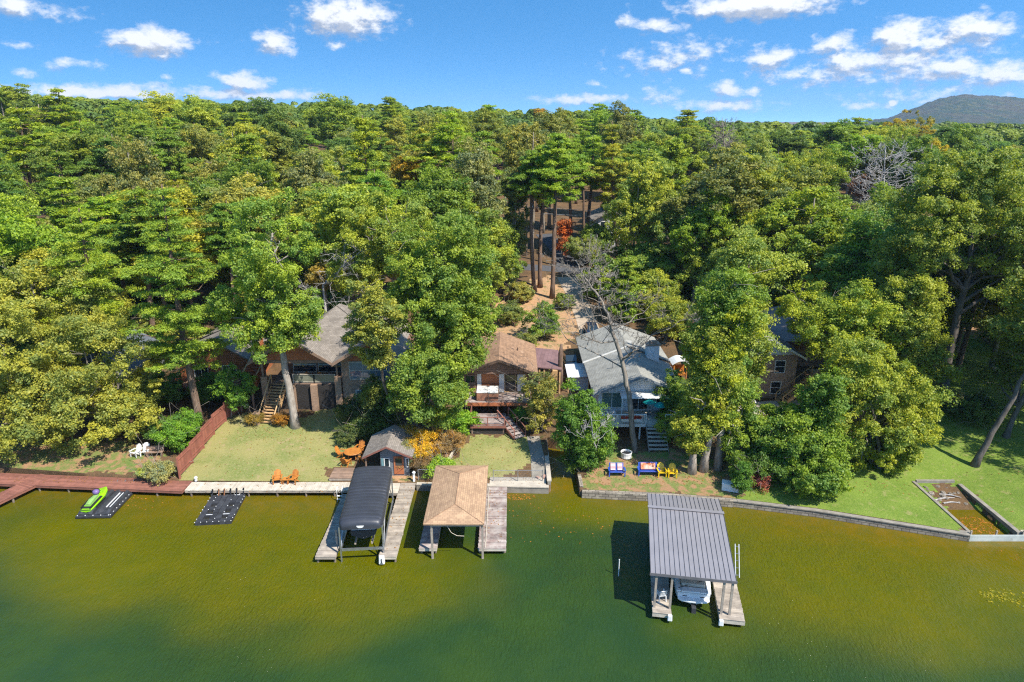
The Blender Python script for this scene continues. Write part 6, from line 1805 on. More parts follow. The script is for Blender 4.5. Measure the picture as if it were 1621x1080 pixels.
def cabin():
    zd = 3.45
    t = thing('cabin', 'small brown cabin with a low brown shingle roof and a lakeside deck', 'house', (-1.2, 65, 2))
    x0, x1, y0, y1 = -4.9, 2.2, 65.0, 72.4; xr = -1.3
    mb = MB(); gwall(mb, x0, x1, y0, y1, 1.6, 5.9, 7.1, xr); mb.build('wall', M('siding_brown'), t)
    mb = MB(); gable(mb, -5.6, 2.6, 63.6, 73.0, 5.95, 7.45, xr, .16); rf = mb.build('roof', M('shingle_brown'), t)
    mb = MB(); rake(mb, -5.6, 2.6, 63.6, 5.95, 7.45, xr, .24); mb.build('rake_board', M('wood_dark'), rf)
    mb = MB(); mb.prism([(-4.8, 64.2, 5.72), (2.0, 64.2, 5.72), (xr, 64.2, 7.1)], (0, .08, 0)); mb.build('gable_panel', M('siding_brown'), rf)
    mb = MB(); mb.tube([(.6, 68.6, 6.4), (.6, 68.6, 7.05)], .06, 8); mb.build('vent_pipe', M('wood_dark'), rf)
    # lake front: cedar doors between white strips, sliding glass
    mb = MB(); mb.b2(-3.1, -1.35, 64.93, 64.985, zd + .05, 5.6); mb.build('door', M('siding_cedar'), t)
    for a, b in ((-3.55, -3.13), (-1.32, -.8)):
        m = MB(); m.b2(a, b, 64.92, 64.985, zd + .05, 5.55); m.build('white_panel', M('white_paint'), t)
    window(t, .35, 65, zd + 1.05, 2.1, 1.95, 'wood_honey', 'window_glass', 1, 0, 'sliding_door')
    window(t, -4.25, 65, 4.7, .9, 1.1, 'wood_brown')
    mb = MB(); mb.b2(.55, 1.35, 64.955, 64.98, zd + .1, zd + 1.95); mb.build('curtain', M('white_paint'), t)
    # deck
    mb = MB(); planks(mb, -4.6, 1.8, 62.3, 64.9, zd, 'x'); dk = mb.build('upper_deck', M('wood_worn_red'), t)
    mb = MB(); mb.b2(-4.6, 1.8, 62.2, 62.27, zd - .36, zd - .01); mb.build('fascia', M('wood_cedar'), dk)
    mb = MB(); rail_run(mb, (-2.3, 62.35, zd), (1.7, 62.35, zd), .9, 3, False, .07); rail_run(mb, (1.75, 62.4, zd), (1.75, 64.8, zd), .9, 2, False, .07); mb.build('railing', M('wood_brown'), dk)
    for x in (-4.4, -1.4, 1.6):
        m = MB(); m.box((x, 62.5, 2.1), (.14, .14, 2.3)); m.build('deck_post', M('wood_brown'), t)
    zl = 2.35
    mb = MB(); planks(mb, -4.0, -.6, 59.3, 62.15, zl, 'x'); ld = mb.build('lower_deck', M('wood_worn_red'), t)
    mb = MB(); mb.b2(-4.0, -.6, 59.22, 59.28, zl - .26, zl - .01); mb.build('fascia', M('wood_redbrown'), ld)
    mb = MB(); rail_run(mb, (-3.95, 59.3, zl), (-.7, 59.3, zl), .85, 2, False, .09); rail_run(mb, (-3.97, 59.35, zl), (-3.97, 62.1, zl), .85, 2, False, .08); mb.build('railing', M('wood_redbrown'), ld)
    for x in (-3.8, -.8):
        m = MB(); m.box((x, 59.45, 1.5), (.14, .14, 1.7)); m.build('deck_post', M('wood_brown'), t)
    mb = MB(); mb.b2(-3.9, -.7, 59.4, 59.44, 1.2, 2.05); mb.build('skirt_panel', M('lattice'), t)
    st = thing('staircase', 'weathered red-brown steps leading from the cabin lower deck to the small lawn', 'stairs', (.4, 59.5, 1.4))
    stairs(st, (.75, 58.6, ground(.75, 58.6)), (-.9, 61.2, zl), 1.15, 7, 'wood_worn_red', 'wood_redbrown', True, 'wood_redbrown')
    # hot tub
    h = thing('hot_tub', 'cedar hot tub with a folded white cover on the cabin deck', 'hot tub', (-2.45, 63.5, zd))
    mb = MB(); mb.box((-2.45, 63.5, zd + .4), (2.15, 1.7, .8)); mb.build('cabinet', surf('tub_wood', (0.40, 0.19, 0.12), (0.33, 0.15, 0.09), 1.5, .6), h, bevel=.06)
    for s in (-1, 1):
        mb = MB(); mb.box((-2.45 + s * .545, 63.5, zd + .89), (1.07, 1.74, .13)); mb.build('cover', M('white_paint'), h, bevel=.04)
    # side lean-to
    c = thing('carport', 'lean-to carport with a flat purple-brown roof beside the cabin', 'carport', (3.9, 70, 2.6))
    mb = MB(); mb.loft([[(2.64, 67.3, 5.35), (5.25, 67.3, 5.05), (5.25, 67.3, 4.95), (2.64, 67.3, 5.25)], [(2.64, 73.4, 5.45), (5.25, 73.4, 5.15), (5.25, 73.4, 5.05), (2.64, 73.4, 5.35)]]); mb.build('roof', M('shingle_purple'), c)
    for x, y in ((2.9, 67.5), (5.05, 67.5), (2.9, 73.2), (5.05, 73.2), (3.4, 67.5)):
        m = MB(); m.box((x, y, 3.6), (.16, .16, 2.9)); m.build('post', M('wood_honey'), c)
    m = MB(); m.b2(3.6, 5.0, 70.5, 73, 2.6, 3.7); m.build('storage_bin', M('wood_honey'), c, bevel=.03)


def grey_house():
    x0, x1, y0, y1 = 8.4, 16.4, 61.4, 77.2; xr = 12.3; zg = 1.8
    t = thing('house', 'white-walled house with a broad grey-green shingle roof and a brick chimney', 'house', (12.4, 61.4, zg))
    mb = MB(); gwall(mb, x0, x1, y0, y1, zg - .8, 5.1, 6.75, xr); mb.build('wall', M('siding_white'), t)
    mb = MB(); gable(mb, 7.75, 16.9, 60.4, 69.3, 5.1, 6.9, xr, .16); rf = mb.build('roof', M('shingle_green'), t)
    mb = MB(); gable(mb, 7.6, 17.05, 69.32, 78, 5.22, 7.06, xr, .16); mb.build('back_roof', M('shingle_green'), t)
    mb = MB()
    mb.prism([(7.62, 69.3, 5.2), (xr, 69.3, 7.05), (xr, 69.3, 6.86), (7.62, 69.3, 5.03)], (0, -.05, 0)); mb.build('flashing', M('white_paint'), rf)
    mb = MB(); rake(mb, 7.75, 16.9, 60.4, 5.1, 6.9, xr, .2); mb.build('rake_board', surf('trim_blue_grey', (0.22, 0.25, 0.27), None, 3, .6), rf)
    mb = MB(); mb.prism([(xr, 69.28, 7.06), (17.05, 69.28, 5.22), (17.05, 69.1, 5.22), (xr, 69.1, 7.06)], (0, 0, .05)); mb.build('step_trim', M('shingle_grey'), rf)
    c = MB(); c.b2(14.2, 15.5, 68.0, 69.0, 5.6, 7.45); ch = c.build('chimney', M('siding_white'), t)
    c = MB(); c.b2(14.12, 15.58, 67.92, 69.08, 7.453, 7.62); c.b2(14.5, 15.2, 68.25, 68.75, 7.623, 7.85); c.build('chimney_cap', M('brick_red'), ch)
    for x, y in ((10.2, 65), (10.8, 72.5)):
        m = MB(); m.tube([(x, y, 5.7), (x, y, 6.7)], .05, 8); m.build('vent_pipe', M('galv'), rf)
    # front
    window(t, 9.7, 61.4, 4.1, 1.9, 1.5, 'white_paint', 'window_green_glass', 1); window(t, 12.3, 61.4, 4.0, 1.8, 1.7, 'white_paint', 'window_glass', 1); window(t, 15.0, 61.4, 4.1, 1.8, 1.5, 'white_paint', 'window_glass', 1)
    mb = MB(); mb.prism([(10.4, 61.34, 4.98), (15.0, 61.34, 4.98), (15.0, 60.0, 4.8), (10.4, 60.0, 4.8)], (0, 0, .05)); mb.build('porch_awning', M('white_paint'), t)
    for x in (10.5, 14.9):
        m = MB(); m.box((x, 60.1, 3.9), (.1, .1, 1.8)); m.build('porch_post', M('white_paint'), t)
    zd = 3.0
    mb = MB(); planks(mb, 8.4, 16.6, 58.3, 61.3, zd, 'x'); dk = mb.build('deck', M('wood_pale'), t)
    mb = MB(); mb.b2(8.4, 16.6, 58.22, 58.28, zd - .3, zd - .01); mb.build('fascia', M('white_paint'), dk)
    mb = MB(); rail_run(mb, (8.45, 58.35, zd), (12.5, 58.35, zd), .9, 3, True, .09, .05); rail_run(mb, (14.3, 58.35, zd), (16.55, 58.35, zd), .9, 2, True, .09, .05); rail_run(mb, (8.45, 58.4, zd), (8.45, 61.2, zd), .9, 2, True, .09, .05); mb.build('railing', M('white_paint'), dk)
    for x in (8.6, 12.0, 16.4):
        m = MB(); m.box((x, 58.5, 2.0), (.14, .14, 2.0)); m.build('deck_post', M('white_paint'), t)
    s = thing('staircase', 'broad stone-edged steps climbing to the deck of the grey-roofed house', 'stairs', (13.4, 57, 1.6))
    stairs(s, (13.4, 56.2, ground(13.4, 56.2)), (13.4, 58.3, zd), 1.7, 7, 'concrete', 'concrete_dark', False)
    # deck things
    for i, (x, y) in enumerate(((13.1, 60.2), (14.0, 59.4))):
        u = thing('patio_umbrella', ['teal patio umbrella opened low nearest the house wall', 'teal patio umbrella opened low nearest the deck steps'][i], 'umbrella', (x, y, zd))
        m = MB(); m.tube([(x, y, zd), (x, y, zd + 1.75)], .025, 8); m.lathe((x, y, zd), [(.22, 0), (.22, .08), (.04, .12)], 12); m.build('pole', M('galv'), u)
        m = MB(); m.lathe((x, y, zd + 1.35), [(.62, 0), (.6, .02), (.35, .22), (.02, .4)], 8); m.build('canopy', M('teal_cloth'), u)
    for i, (x, y) in enumerate(((10.6, 58.0), (11.6, 58.0))):
        b = thing('planter_box', ['white planter box of red flowers hung on the deck rail beside the leafless trunk', 'second white planter box of red flowers on the deck rail, nearer the steps'][i], 'planter', (x, y, zd + .3))
        m = MB(); m.b2(x - .45, x + .45, y, y + .2, zd + .35, zd + .6); m.build('box', M('white_paint'), b)
        rs = np.random.RandomState(40 + i); n = 130
        pp = np.stack([rs.uniform(-.45, .45, n), rs.uniform(0, .22, n), zd * 0 + rs.uniform(.28, .55, n)], 1); me = leaf_mesh('flowers', pp, rs.normal(size=(n, 3)) + [0, 0, .8], rs.uniform(.05, .09, n), rs.rand(n), .9, leafmat('leaf_broad'))
        o = bpy.data.objects.new('flowers', me); COL.objects.link(o); o.parent = b; o.color = (.6, .09, .05, 1)
    for i, (x, y, m_, lab) in enumerate(((9.4, 59.6, 'white_plastic', 'white deck chair at the gully end of the white railed deck'), (15.4, 59.7, 'white_plastic', 'white deck chair at the far corner of the white railed deck'), (14.9, 60.6, 'red_cloth', 'red cushioned chair on the white railed deck near the teal umbrellas'))):
        adirondack('deck_chair', lab, (x, y, zd), R(180 + 20 * i), m_)
    # metal awning shed at the side
    s = thing('shed', 'little lean-to shed with a white metal roof beside the grey-green roof', 'shed', (6.85, 68.5, 2.4))
    mb = MB(); mb.b2(6.2, 8.2, 68.1, 71.4, 2.0, 3.85); mb.build('wall', M('siding_white'), s)
    mb = MB(); mb.loft([[(5.9, 67.6, 4.05), (8.3, 67.6, 4.2), (8.3, 67.6, 4.12), (5.9, 67.6, 3.97)], [(5.9, 71.7, 4.05), (8.3, 71.7, 4.2), (8.3, 71.7, 4.12), (5.9, 71.7, 3.97)]]); mb.build('roof', surf('white_metal', (.70, .70, .69), (.58, .58, .57), 1.5, .4, .5, stain=((.35, .33, .3), 1.5, .66)), s)
    for x in (6.0, 8.15):
        m = MB(); m.box((x, 67.75, 3.1), (.1, .1, 1.75)); m.build('post', M('wood_honey'), s)
    # playhouse with arched white top
    s = thing('playhouse', 'small wooden playhouse with an arched white roof behind the grey-roofed house', 'playhouse', (18.4, 71, 2.6))
    mb = MB()
    for x in (17.8, 19.2):
        for y in (70.4, 71.8): mb.box((x, y, 3.6), (.12, .12, 2.2))
    mb.b2(17.8, 19.2, 70.4, 71.8, 3.2, 3.28); mb.b2(17.8, 19.2, 71.76, 71.82, 3.28, 4.0); mb.build('frame', M('wood_orange'), s)
    secs = []
    for y in (70.1, 72.1): secs.append([(17.5 + 2 * k / 8, y, 4.55 + .45 * math.sin(PI * k / 8)) for k in range(9)] + [(19.5 - 2 * k / 8, y, 4.5 + .45 * math.sin(PI * k / 8)) for k in range(9)])
    mb = MB(); mb.loft(secs); mb.build('roof', M('white_paint'), s)


def brick_house():
    x0, x1, y0, y1 = 22.6, 29.1, 65.6, 80; xr = 25.8; zg = 2.4
    t = thing('brick_house', 'two-storey brick house with a lilac-grey roof showing between the trees', 'house', (25, 65.6, zg))
    mb = MB(); mb.b2(x0, x1, y0, y1, zg - .8, 7.3); mb.build('wall', M('brick_red'), t)
    mb = MB(); mb.prism([(x0, y0, 7.303), (x1, y0, 7.303), (xr, y0, 9.0)], (0, y1 - y0, 0)); mb.build('gable_wall', M('siding_white'), t)
    mb = MB(); gable(mb, x0 - .7, x1 + .6, y0 - .8, y1 + .8, 7.15, 9.35, xr, .18); rf = mb.build('roof', M('shingle_lilac'), t)
    mb = MB(); rake(mb, x0 - .7, x1 + .6, y0 - .8, 7.15, 9.35, xr, .22); mb.build('rake_board', M('white_paint'), rf)
    mb = MB(); mb.b2(x1 + .05, x1 + 9.2, 73, 83, 2, 6.6); mb.build('wing_wall', M('brick_red'), t)
    mb = MB(); hip_slab(mb, [(x1 - .3, 72.2, 6.6), (x1 + 9.9, 72.2, 6.6), (x1 + 9.9, 84, 6.6), (x1 - .3, 84, 6.6)], [(x1 + 4.8, 77, 9.0), (x1 + 4.8, 79.5, 9.0)], .16); mb.build('wing_roof', M('shingle_lilac'), t)
    for cx, cz in ((27.4, 6.0), (25.2, 6.0), (27.2, 3.7), (24.6, 3.7)): window(t, cx, y0, cz, .95, 1.25, 'white_paint', 'window_glass', 0, 1)
    s = thing('staircase', 'honey-coloured wooden stairs slanting up the side of the brick house', 'stairs', (28.5, 64.5, zg))
    stairs(s, (27.2, 64.3, ground(27.2, 64.3)), (31.0, 65.2, 5.2), 1.1, 12, 'wood_honey', 'wood_honey', True, 'wood_honey')
    m = MB(); planks(m, 30.95, 33.2, 64.5, 67, 5.2, 'x'); m.build('landing', M('wood_honey'), s)
    for x, y in ((31.1, 64.7), (33, 64.7), (33, 66.8)):
        m = MB(); m.box((x, y, 3.7), (.15, .15, 2.9)); m.build('post', M('wood_brown'), s)
    o = ribbon('patio', [(22.5, 63.6), (30.5, 63.6)], [2.6, 2.6], M('concrete'), .03)
    adirondack('patio_chair', 'white patio chair by the brick house wall', (24.3, 64.0, ground(24.3, 64) + .04), R(170), 'white_plastic')


def far_houses():
    # pale yellow house
    p = A(1330, 470, 100); x, y, z = p.x, 100, ground(p.x, 100)
    t = thing('house', 'pale yellow two-storey house in the shade of the trees', 'house', (x, y, z), R(-14))
    mb = MB(); gwall(mb, -2.6, 2.6, 0, 8, -1, 4.1, 5.2); mb.build('wall', M('siding_yellow'), t, local=True)
    mb = MB(); gable(mb, -3.2, 3.2, -.6, 8.6, 4.0, 5.5, None, .15); mb.build('roof', M('shingle_grey'), t, local=True)
    for cx, cz in ((-1.4, 3.0), (1.3, 3.0), (-1.4, 1.0)):
        mb = MB(); w, h = .9, 1.2
        mb.b2(cx - w / 2 - .08, cx + w / 2 + .08, -.05, -.003, cz - h / 2 - .08, cz + h / 2 + .08); f = mb.build('window', M('white_paint'), t, local=True)
        mb = MB(); mb.b2(cx - w / 2, cx + w / 2, -.07, -.053, cz - h / 2, cz + h / 2); mb.build('pane', M('window_glass'), f, local=True)
    # white gabled house beyond the road
    p = A(968, 360, 128); x, y = p.x, 128; z = ground(x, y)
    t = thing('house', 'white-gabled house beyond the asphalt road', 'house', (x, y, z))
    h0 = A(968, 335, 128).z - z
    mb = MB(); gwall(mb, -3, 3, 0, 9, -1, h0 - 1.4, h0 - .2); mb.build('wall', M('siding_white'), t, local=True)
    mb = MB(); gable(mb, -3.7, 3.7, -.7, 9.5, h0 - 1.5, h0 + .1, None, .16); mb.build('roof', M('shingle_grey'), t, local=True)
    for cx in (-1.5, .1, 1.7):
        mb = MB(); mb.b2(cx - .65, cx + .65, -.05, -.003, h0 - 3.4, h0 - 1.8); f = mb.build('window', M('white_paint'), t, local=True)
        mb = MB(); mb.b2(cx - .55, cx + .55, -.07, -.053, h0 - 3.3, h0 - 1.9); mb.build('pane', M('window_glass'), f, local=True)
    # driveway, road
    ribbon('driveway', [(10.3, 80), (10.0, 90), (9.3, 100), (8.8, 107)], [2.9, 2.6, 2.6, 3.4], surf('drive_concrete', (.47, .37, .27), (.36, .28, .20), 1.0, .9, .2, .4, stain=((.30, .20, .12), .6, .55)), .03)
    asp = surf('asphalt', (0.10, 0.10, 0.105), (0.07, 0.07, 0.075), 2.5, .9, .2, .3)
    ribbon('road', [(-40, 119), (-12, 114), (10, 111.5), (34, 116), (70, 124)], [3.6] * 5, asp, .05)
    ribbon('road', [(9.4, 113.8), (9.5, 122), (6.5, 140)], [4, 3.6, 3.4], asp, .054)
    # utility pole and wires
    p = A(834, 335, 120); x = p.x; z = ground(x, 120)
    t = thing('utility_pole', 'grey wooden utility pole among the roadside pines', 'utility pole', (x, 120, z))
    top = 9.2
    mb = MB(); mb.tube([(0, 0, -.5), (0, 0, top)], [.15, .1], 8); mb.build('pole', M('pile_wood'), t, local=True)
    mb = MB(); mb.b2(-1.1, 1.1, -.07, .07, top - .7, top - .58); mb.build('crossarm', M('pile_wood'), t, local=True)
    for dx in (-1, 0, 1):
        m = MB(); m.lathe((dx, 0, top - .58), [(.05, 0), (.06, .1), (.03, .16)], 8); m.build('insulator', M('white_plastic'), t, local=True)
    for i, (dz, lab) in enumerate(((-.5, 'upper overhead wire strung from the roadside utility pole'), (-1.5, 'lower overhead wire strung from the roadside utility pole'))):
        for sgn in (-1, 1):
            pass
        mb = MB(); pts = []
        for k in range(41):
            f = k / 40; X = -45 + 120 * f; s = math.sin(PI * ((X - x) / 45 % 1)); pts.append((X, 120 - .02 * X, z + top + dz - .7 * s + (X - x) * (-.012)))
        mb.tube(pts, .03, 5); tag(mb.build('wire', surf('wire', (.35, .35, .35), None, 3, .5), None), lab, 'wire')


def car(name, label, loc, rz, paint, L=4.6):
    t = thing(name, label, 'car', loc, rz)
    w = .9
    prof = [(-L / 2, .45, .80, .82), (-L / 2 + .25, .3, .9, .9), (-L * .22, .28, .98, .95), (L * .1, .28, 1.0, .95), (L * .36, .28, .92, .93), (L / 2 - .1, .32, .78, .85), (L / 2, .42, .66, .75)]
    m = MB(); m.loft([[(-w * k, y, a), (-w * k, y, b), (w * k, y, b), (w * k, y, a)] for y, a, b, k in prof]); m.build('body', paint, t, local=True, bevel=.05)
    m = MB(); m.loft([[(-.74 * k, y, z0), (-.6 * k, y, z1), (.6 * k, y, z1), (.74 * k, y, z0)] for y, z0, z1, k in ((-L * .42, .9, .95, 1), (-L * .33, .92, 1.45, 1), (L * .02, .95, 1.5, 1), (L * .2, .96, 1.0, .98))]); m.build('cabin', M('window_glass'), t, local=True)
    m = MB(); m.prism([(-.58, -L * .32, 1.46), (.58, -L * .32, 1.46), (.58, L * .03, 1.51), (-.58, L * .03, 1.51)], (0, 0, .03)); m.build('roof', paint, t, local=True)
    for sx in (-1, 1):
        for sy in (-.3, .31):
            m = MB(); m.tube([(sx * .72, sy * L, .33), (sx * .92, sy * L, .33)], .33, 16); wh = m.build('wheel', M('black_rubber'), t, local=True)
            m = MB(); m.tube([(sx * .9, sy * L, .33), (sx * .935, sy * L, .33)], .2, 12); m.build('rim', M('galv'), wh, local=True)
        m = MB(); m.box((sx * .62, L / 2 - .04, .62), (.3, .1, .12)); m.build('headlight', M('white_plastic'), t, local=True)
        m = MB(); m.box((sx * .66, -L / 2 + .02, .72), (.28, .08, .12)); m.build('taillight', M('red_cloth'), t, local=True)
    return t


def cars():
    p = PG(930, 524)
    car('parked_car', 'dark blue car parked on the concrete driveway behind the grey-green roof', (10.2, 83.2, ground(10.2, 83.2) + .06), R(182), surf('paint_blue', (.02, .03, .07), None, 1, .2, .5, coat=.8))
    car('parked_car', 'black car parked between the carport and the grey-roofed house', (6.7, 73.9, ground(6.7, 73.9)), R(188), surf('paint_black', (.012, .012, .014), None, 1, .2, .5, coat=.8), 4.4)


# ------------------------------------------------------------------ garden things
def adirondack(name, label, loc, rz, mat, group=None, cushion=None, w=.58):
    """slatted garden chair facing local -y"""
    t = thing(name, label, 'chair', loc, rz, group)
    mm = M(mat)
    m = MB(); n = max(5, int(w / .11))
    for i in range(5): m.box((0, -.28 + i * .115, .40 - i * .028), (w, .1, .025), rx=R(-13))
    m.build('seat', mm, t, local=True)
    m = MB()
    for i in range(n):
        x = -w / 2 + w * (i + .5) / n; h = .78 - .22 * (2 * x / w) ** 2 if w < .8 else .7
        m.bar((x, .22, .28), (x, .22 + h * .42, .28 + h * .92), w / n - .012, .025)
    m.bar((-w / 2, .30, .5), (w / 2, .30, .5), .05, .03)
    m.build('back', mm, t, local=True)
    for s in (-1, 1):
        m = MB(); m.box((s * (w / 2 + .06), -.02, .58), (.13, .68, .03)); m.build('arm', mm, t, local=True)
        m = MB(); m.bar((s * (w / 2 + .04), -.3, 0), (s * (w / 2 + .04), -.3, .565), .09, .04); m.build('leg', mm, t, local=True)
        m = MB(); m.bar((s * (w / 2 + .01), .34, 0), (s * (w / 2 + .01), -.2, .42), .04, .1); m.build('leg', mm, t, local=True)
    if cushion:
        for (cm, x, wd, y0, z0, h) in cushion:
            m = MB(); m.prism([(x - wd / 2, y0 - .03, z0), (x + wd / 2, y0 - .03, z0), (x + wd / 2, y0 + h * .42 - .03, z0 + h * .92), (x - wd / 2, y0 + h * .42 - .03, z0 + h * .92)], (0, -.045, .02)); m.build('cushion', cm, t, local=True)
    return t


def flag_cloth():
    m, T, N, L, B = nt('flag_cloth')
    tc = N.new('ShaderNodeTexCoord'); w = N.new('ShaderNodeTexWave'); w.bands_direction = 'Z'; w.inputs['Scale'].default_value = 3.2; L.new(tc.outputs['Object'], w.inputs['Vector'])
    L.new(mixc(N, L, ramp(N, L, w.outputs[1], .48, .52), (.55, .07, .07), (.75, .72, .68)), B.inputs['Base Color']); B.inputs['Roughness'].default_value = .8
    return m


def yard():
    for i, (u, v, r, lab) in enumerate(((440, 764, 12, 'orange wooden garden chair on the pale boardwalk, the one nearer the black float'), (465, 764, -14, 'orange wooden garden chair on the pale boardwalk, the one nearer the boat lift'))):
        p = P(u, v, .64); adirondack('garden_chair', lab, p, R(r), 'wood_orange', 'orange chairs on the pale boardwalk')
    p = P(453, 765, .64); t = thing('side_table', 'low orange wooden table between two orange chairs', 'table', p)
    m = MB(); m.box((0, 0, .42), (.5, .5, .04)); m.build('tabletop', M('wood_orange'), t, local=True)
    for sx in (-1, 1):
        for sy in (-1, 1): m = MB(); m.box((sx * .19, sy * .19, .2), (.05, .05, .4)); m.build('leg', M('wood_orange'), t, local=True)
    # blue and yellow seats by the water
    fc = flag_cloth(); sc = surf('sunset_cloth', (.72, .16, .05), (.70, .62, .50), 1.6, .8, .2)
    p = PG(976, 752); adirondack('garden_bench', 'blue double chair with two red and white striped cushions', p, R(0), 'blue_plastic', None, [(fc, -.3, .42, .22, .38, .6), (fc, .3, .42, .22, .38, .6)], 1.25)
    p = PG(1026, 751); adirondack('garden_bench', 'wide blue bench with a red and white cloth thrown over its back', p, R(0), 'blue_plastic', None, [(sc, .0, 1.25, .22, .4, .55)], 1.65)
    for i, (u, v, lab) in enumerate(((1047, 753, 'yellow garden chair beside the wide blue bench'), (1064, 754, 'yellow garden chair at the far end of the row, beside the tree trunks'))):
        adirondack('garden_chair', lab, PG(u, v), R(4 - 10 * i), 'yellow_plastic', 'yellow chairs on the shady bank')
    p = PG(1056, 754); t = thing('side_table', 'little yellow table between the two yellow garden chairs', 'table', p)
    m = MB(); m.lathe((0, 0, .38), [(.2, 0), (.2, .03)], 14); m.build('tabletop', M('yellow_plastic'), t, local=True)
    for a in (0, 2.1, 4.2): m = MB(); m.bar((.15 * math.cos(a), .15 * math.sin(a), 0), (.12 * math.cos(a), .12 * math.sin(a), .39), .04); m.build('leg', M('yellow_plastic'), t, local=True)
    p = PG(991, 724); t = thing('fire_pit_tub', 'white round metal tub on the shady lawn beside the leafless trunk', 'tub', p)
    m = MB(); m.lathe((0, 0, 0), [(.46, 0), (.5, .05), (.48, .3), (.52, .55), (.5, .57), (.44, .5), (.42, .15)], 18); m.build('drum', M('white_paint'), t, local=True, smooth=False)
    m = MB(); m.lathe((0, 0, .3), [(.42, 0), (.43, .08), (.2, .14)], 14); m.build('filling', M('black_rubber'), t, local=True)
    p = PG(1077, 700); t = thing('camp_chair', 'teal folding camp chair beside the feathery drooping boughs', 'chair', p, R(25))
    m = MB(); m.box((0, 0, .42), (.5, .45, .03)); m.build('seat', M('teal_cloth'), t, local=True)
    m = MB(); m.prism([(-.27, .2, .45), (.27, .2, .45), (.27, .36, 1.0), (-.27, .36, 1.0)], (0, .02, .01)); m.build('back', M('teal_cloth'), t, local=True)
    for sx in (-1, 1):
        for sy in (-1, 1): m = MB(); m.bar((sx * .27, sy * .24, 0), (-sx * .22, sy * .22, .43), .025); m.build('leg', M('galv'), t, local=True)
    # white dock box on the bank
    p = Vector((18.2, 50.3, ground(18.2, 50.3))); t = thing('dock_box', 'white storage box on the bank beside the plank gangway', 'storage box', p, R(-20))
    m = MB(); m.box((0, 0, .3), (1.4, .7, .6)); m.build('body', M('white_plastic'), t, local=True, bevel=.04)
    m = MB(); m.box((0, 0, .64), (1.46, .76, .07)); m.build('lid', M('white_plastic'), t, local=True, bevel=.03)
    # dining set
    c = Vector((-14.3, 55.2, 0)); c.z = ground(c.x, c.y)
    t = thing('patio_table', 'round orange wooden dining table at the wooded edge of the dry lawn', 'table', c)
    m = MB(); m.lathe((0, 0, .7), [(.75, 0), (.78, .02), (.75, .05)], 24); m.build('tabletop', M('wood_orange'), t, local=True)
    for a in (.8, 2.37, 3.94, 5.5): m = MB(); m.bar((.5 * math.cos(a), .5 * math.sin(a), 0), (.42 * math.cos(a), .42 * math.sin(a), .7), .08); m.build('leg', M('wood_orange'), t, local=True)
    for i, (a, lab) in enumerate(((-110, 'nearest the brown plank deck'), (-20, 'tucked toward the shed porch'), (70, 'backed by the dark hedge'), (165, 'facing the open dry lawn side'))):
        q = c + Vector((math.cos(R(a)), math.sin(R(a)), 0)) * 1.15; q.z = ground(q.x, q.y)
        adirondack('dining_chair', 'orange wooden chair at the round dining table, ' + lab, q, R(a + 90 + 180), 'wood_orange', 'chairs around the round dining table')
    # shed
    zg = .85; t = thing('shed', 'blue-grey garden shed with a brown door and low shingled porch roof', 'shed', (-10.2, 52.6, zg))
    mb = MB(); gwall(mb, -11.3, -8.85, 52.6, 56.0, .5, 2.9, 3.55, -10.6); mb.build('wall', M('siding_blue'), t)
    secs = []
    for y in (52.05, 56.5): secs.append([(-12.75, y, 2.72), (-10.65, y, 3.75), (-8.45, y, 2.85), (-8.45, y, 2.75), (-10.65, y, 3.63), (-12.75, y, 2.62)])
    mb = MB(); mb.loft(secs); rf = mb.build('roof', M('shingle_grey'), t)
    mb = MB(); rake(mb, -12.75, -8.45, 52.05, 2.72, 3.75, -10.65, .14, .04); mb.build('rake_board', M('wood_redbrown'), rf)
    for y in (52.4, 56.2): m = MB(); m.box((-12.5, y, 1.7), (.1, .1, 1.9)); m.build('porch_post', M('wood_brown'), t)
    mb = MB(); mb.b2(-10.15, -9.3, 52.53, 52.585, .9, 2.6); d = mb.build('door', M('wood_cedar'), t)
    mb = MB(); mb.b2(-10.0, -9.45, 52.51, 52.527, 1.75, 2.4); mb.build('pane', M('window_glass'), d)
    for x in (-10.75, -8.98 + .0):
        w = .36 if x < -10 else .14
        window(t, x - (.0 if x < -10 else .02), 52.6, 2.0, w, .75, 'white_paint', 'window_glass', 0)
    mb = MB(); mb.b2(-11.22, -11.03, 52.55, 52.59, 1.6, 2.4); mb.build('shutter', surf('shutter_teal', (.16, .30, .33), None, 3, .6), t)
    # fence
    t = thing('fence', 'stepped red-brown board privacy fence running up the slope beside the lawn', 'fence', (-28.6, 52, .8))
    pts = [(-28.55, 52.1), (-28.5, 54.5), (-28.5, 56.9), (-28.5, 59.3), (-28.3, 61.7), (-27.6, 63.9)]
    for (ax_, ay), (bx, by) in zip(pts, pts[1:]):
        z = max(ground(ax_, ay), ground(bx, by)); n = 16; mb = MB(); ang = math.atan2(by - ay, bx - ax_)
        L_ = math.hypot(bx - ax_, by - ay)
        for i in range(n):
            f = (i + .5) / n; mb.box((ax_ + (bx - ax_) * f, ay + (by - ay) * f, z + .88), (L_ / n - .008, .025, 1.75), rz=ang)
        mb.build('panel', M('wood_fence'), t)
        mb = MB()
        for zz in (.4, 1.45): mb.bar((ax_ + .04, ay, z + zz), (bx + .04, by, z + zz), .04, .09)
        mb.build('rail', M('wood_fence'), t)
    for x, y in pts:
        z = ground(x, y); m = MB(); m.box((x + .07, y, z + .95), (.12, .12, 2.1)); m.build('post', M('wood_fence'), t)
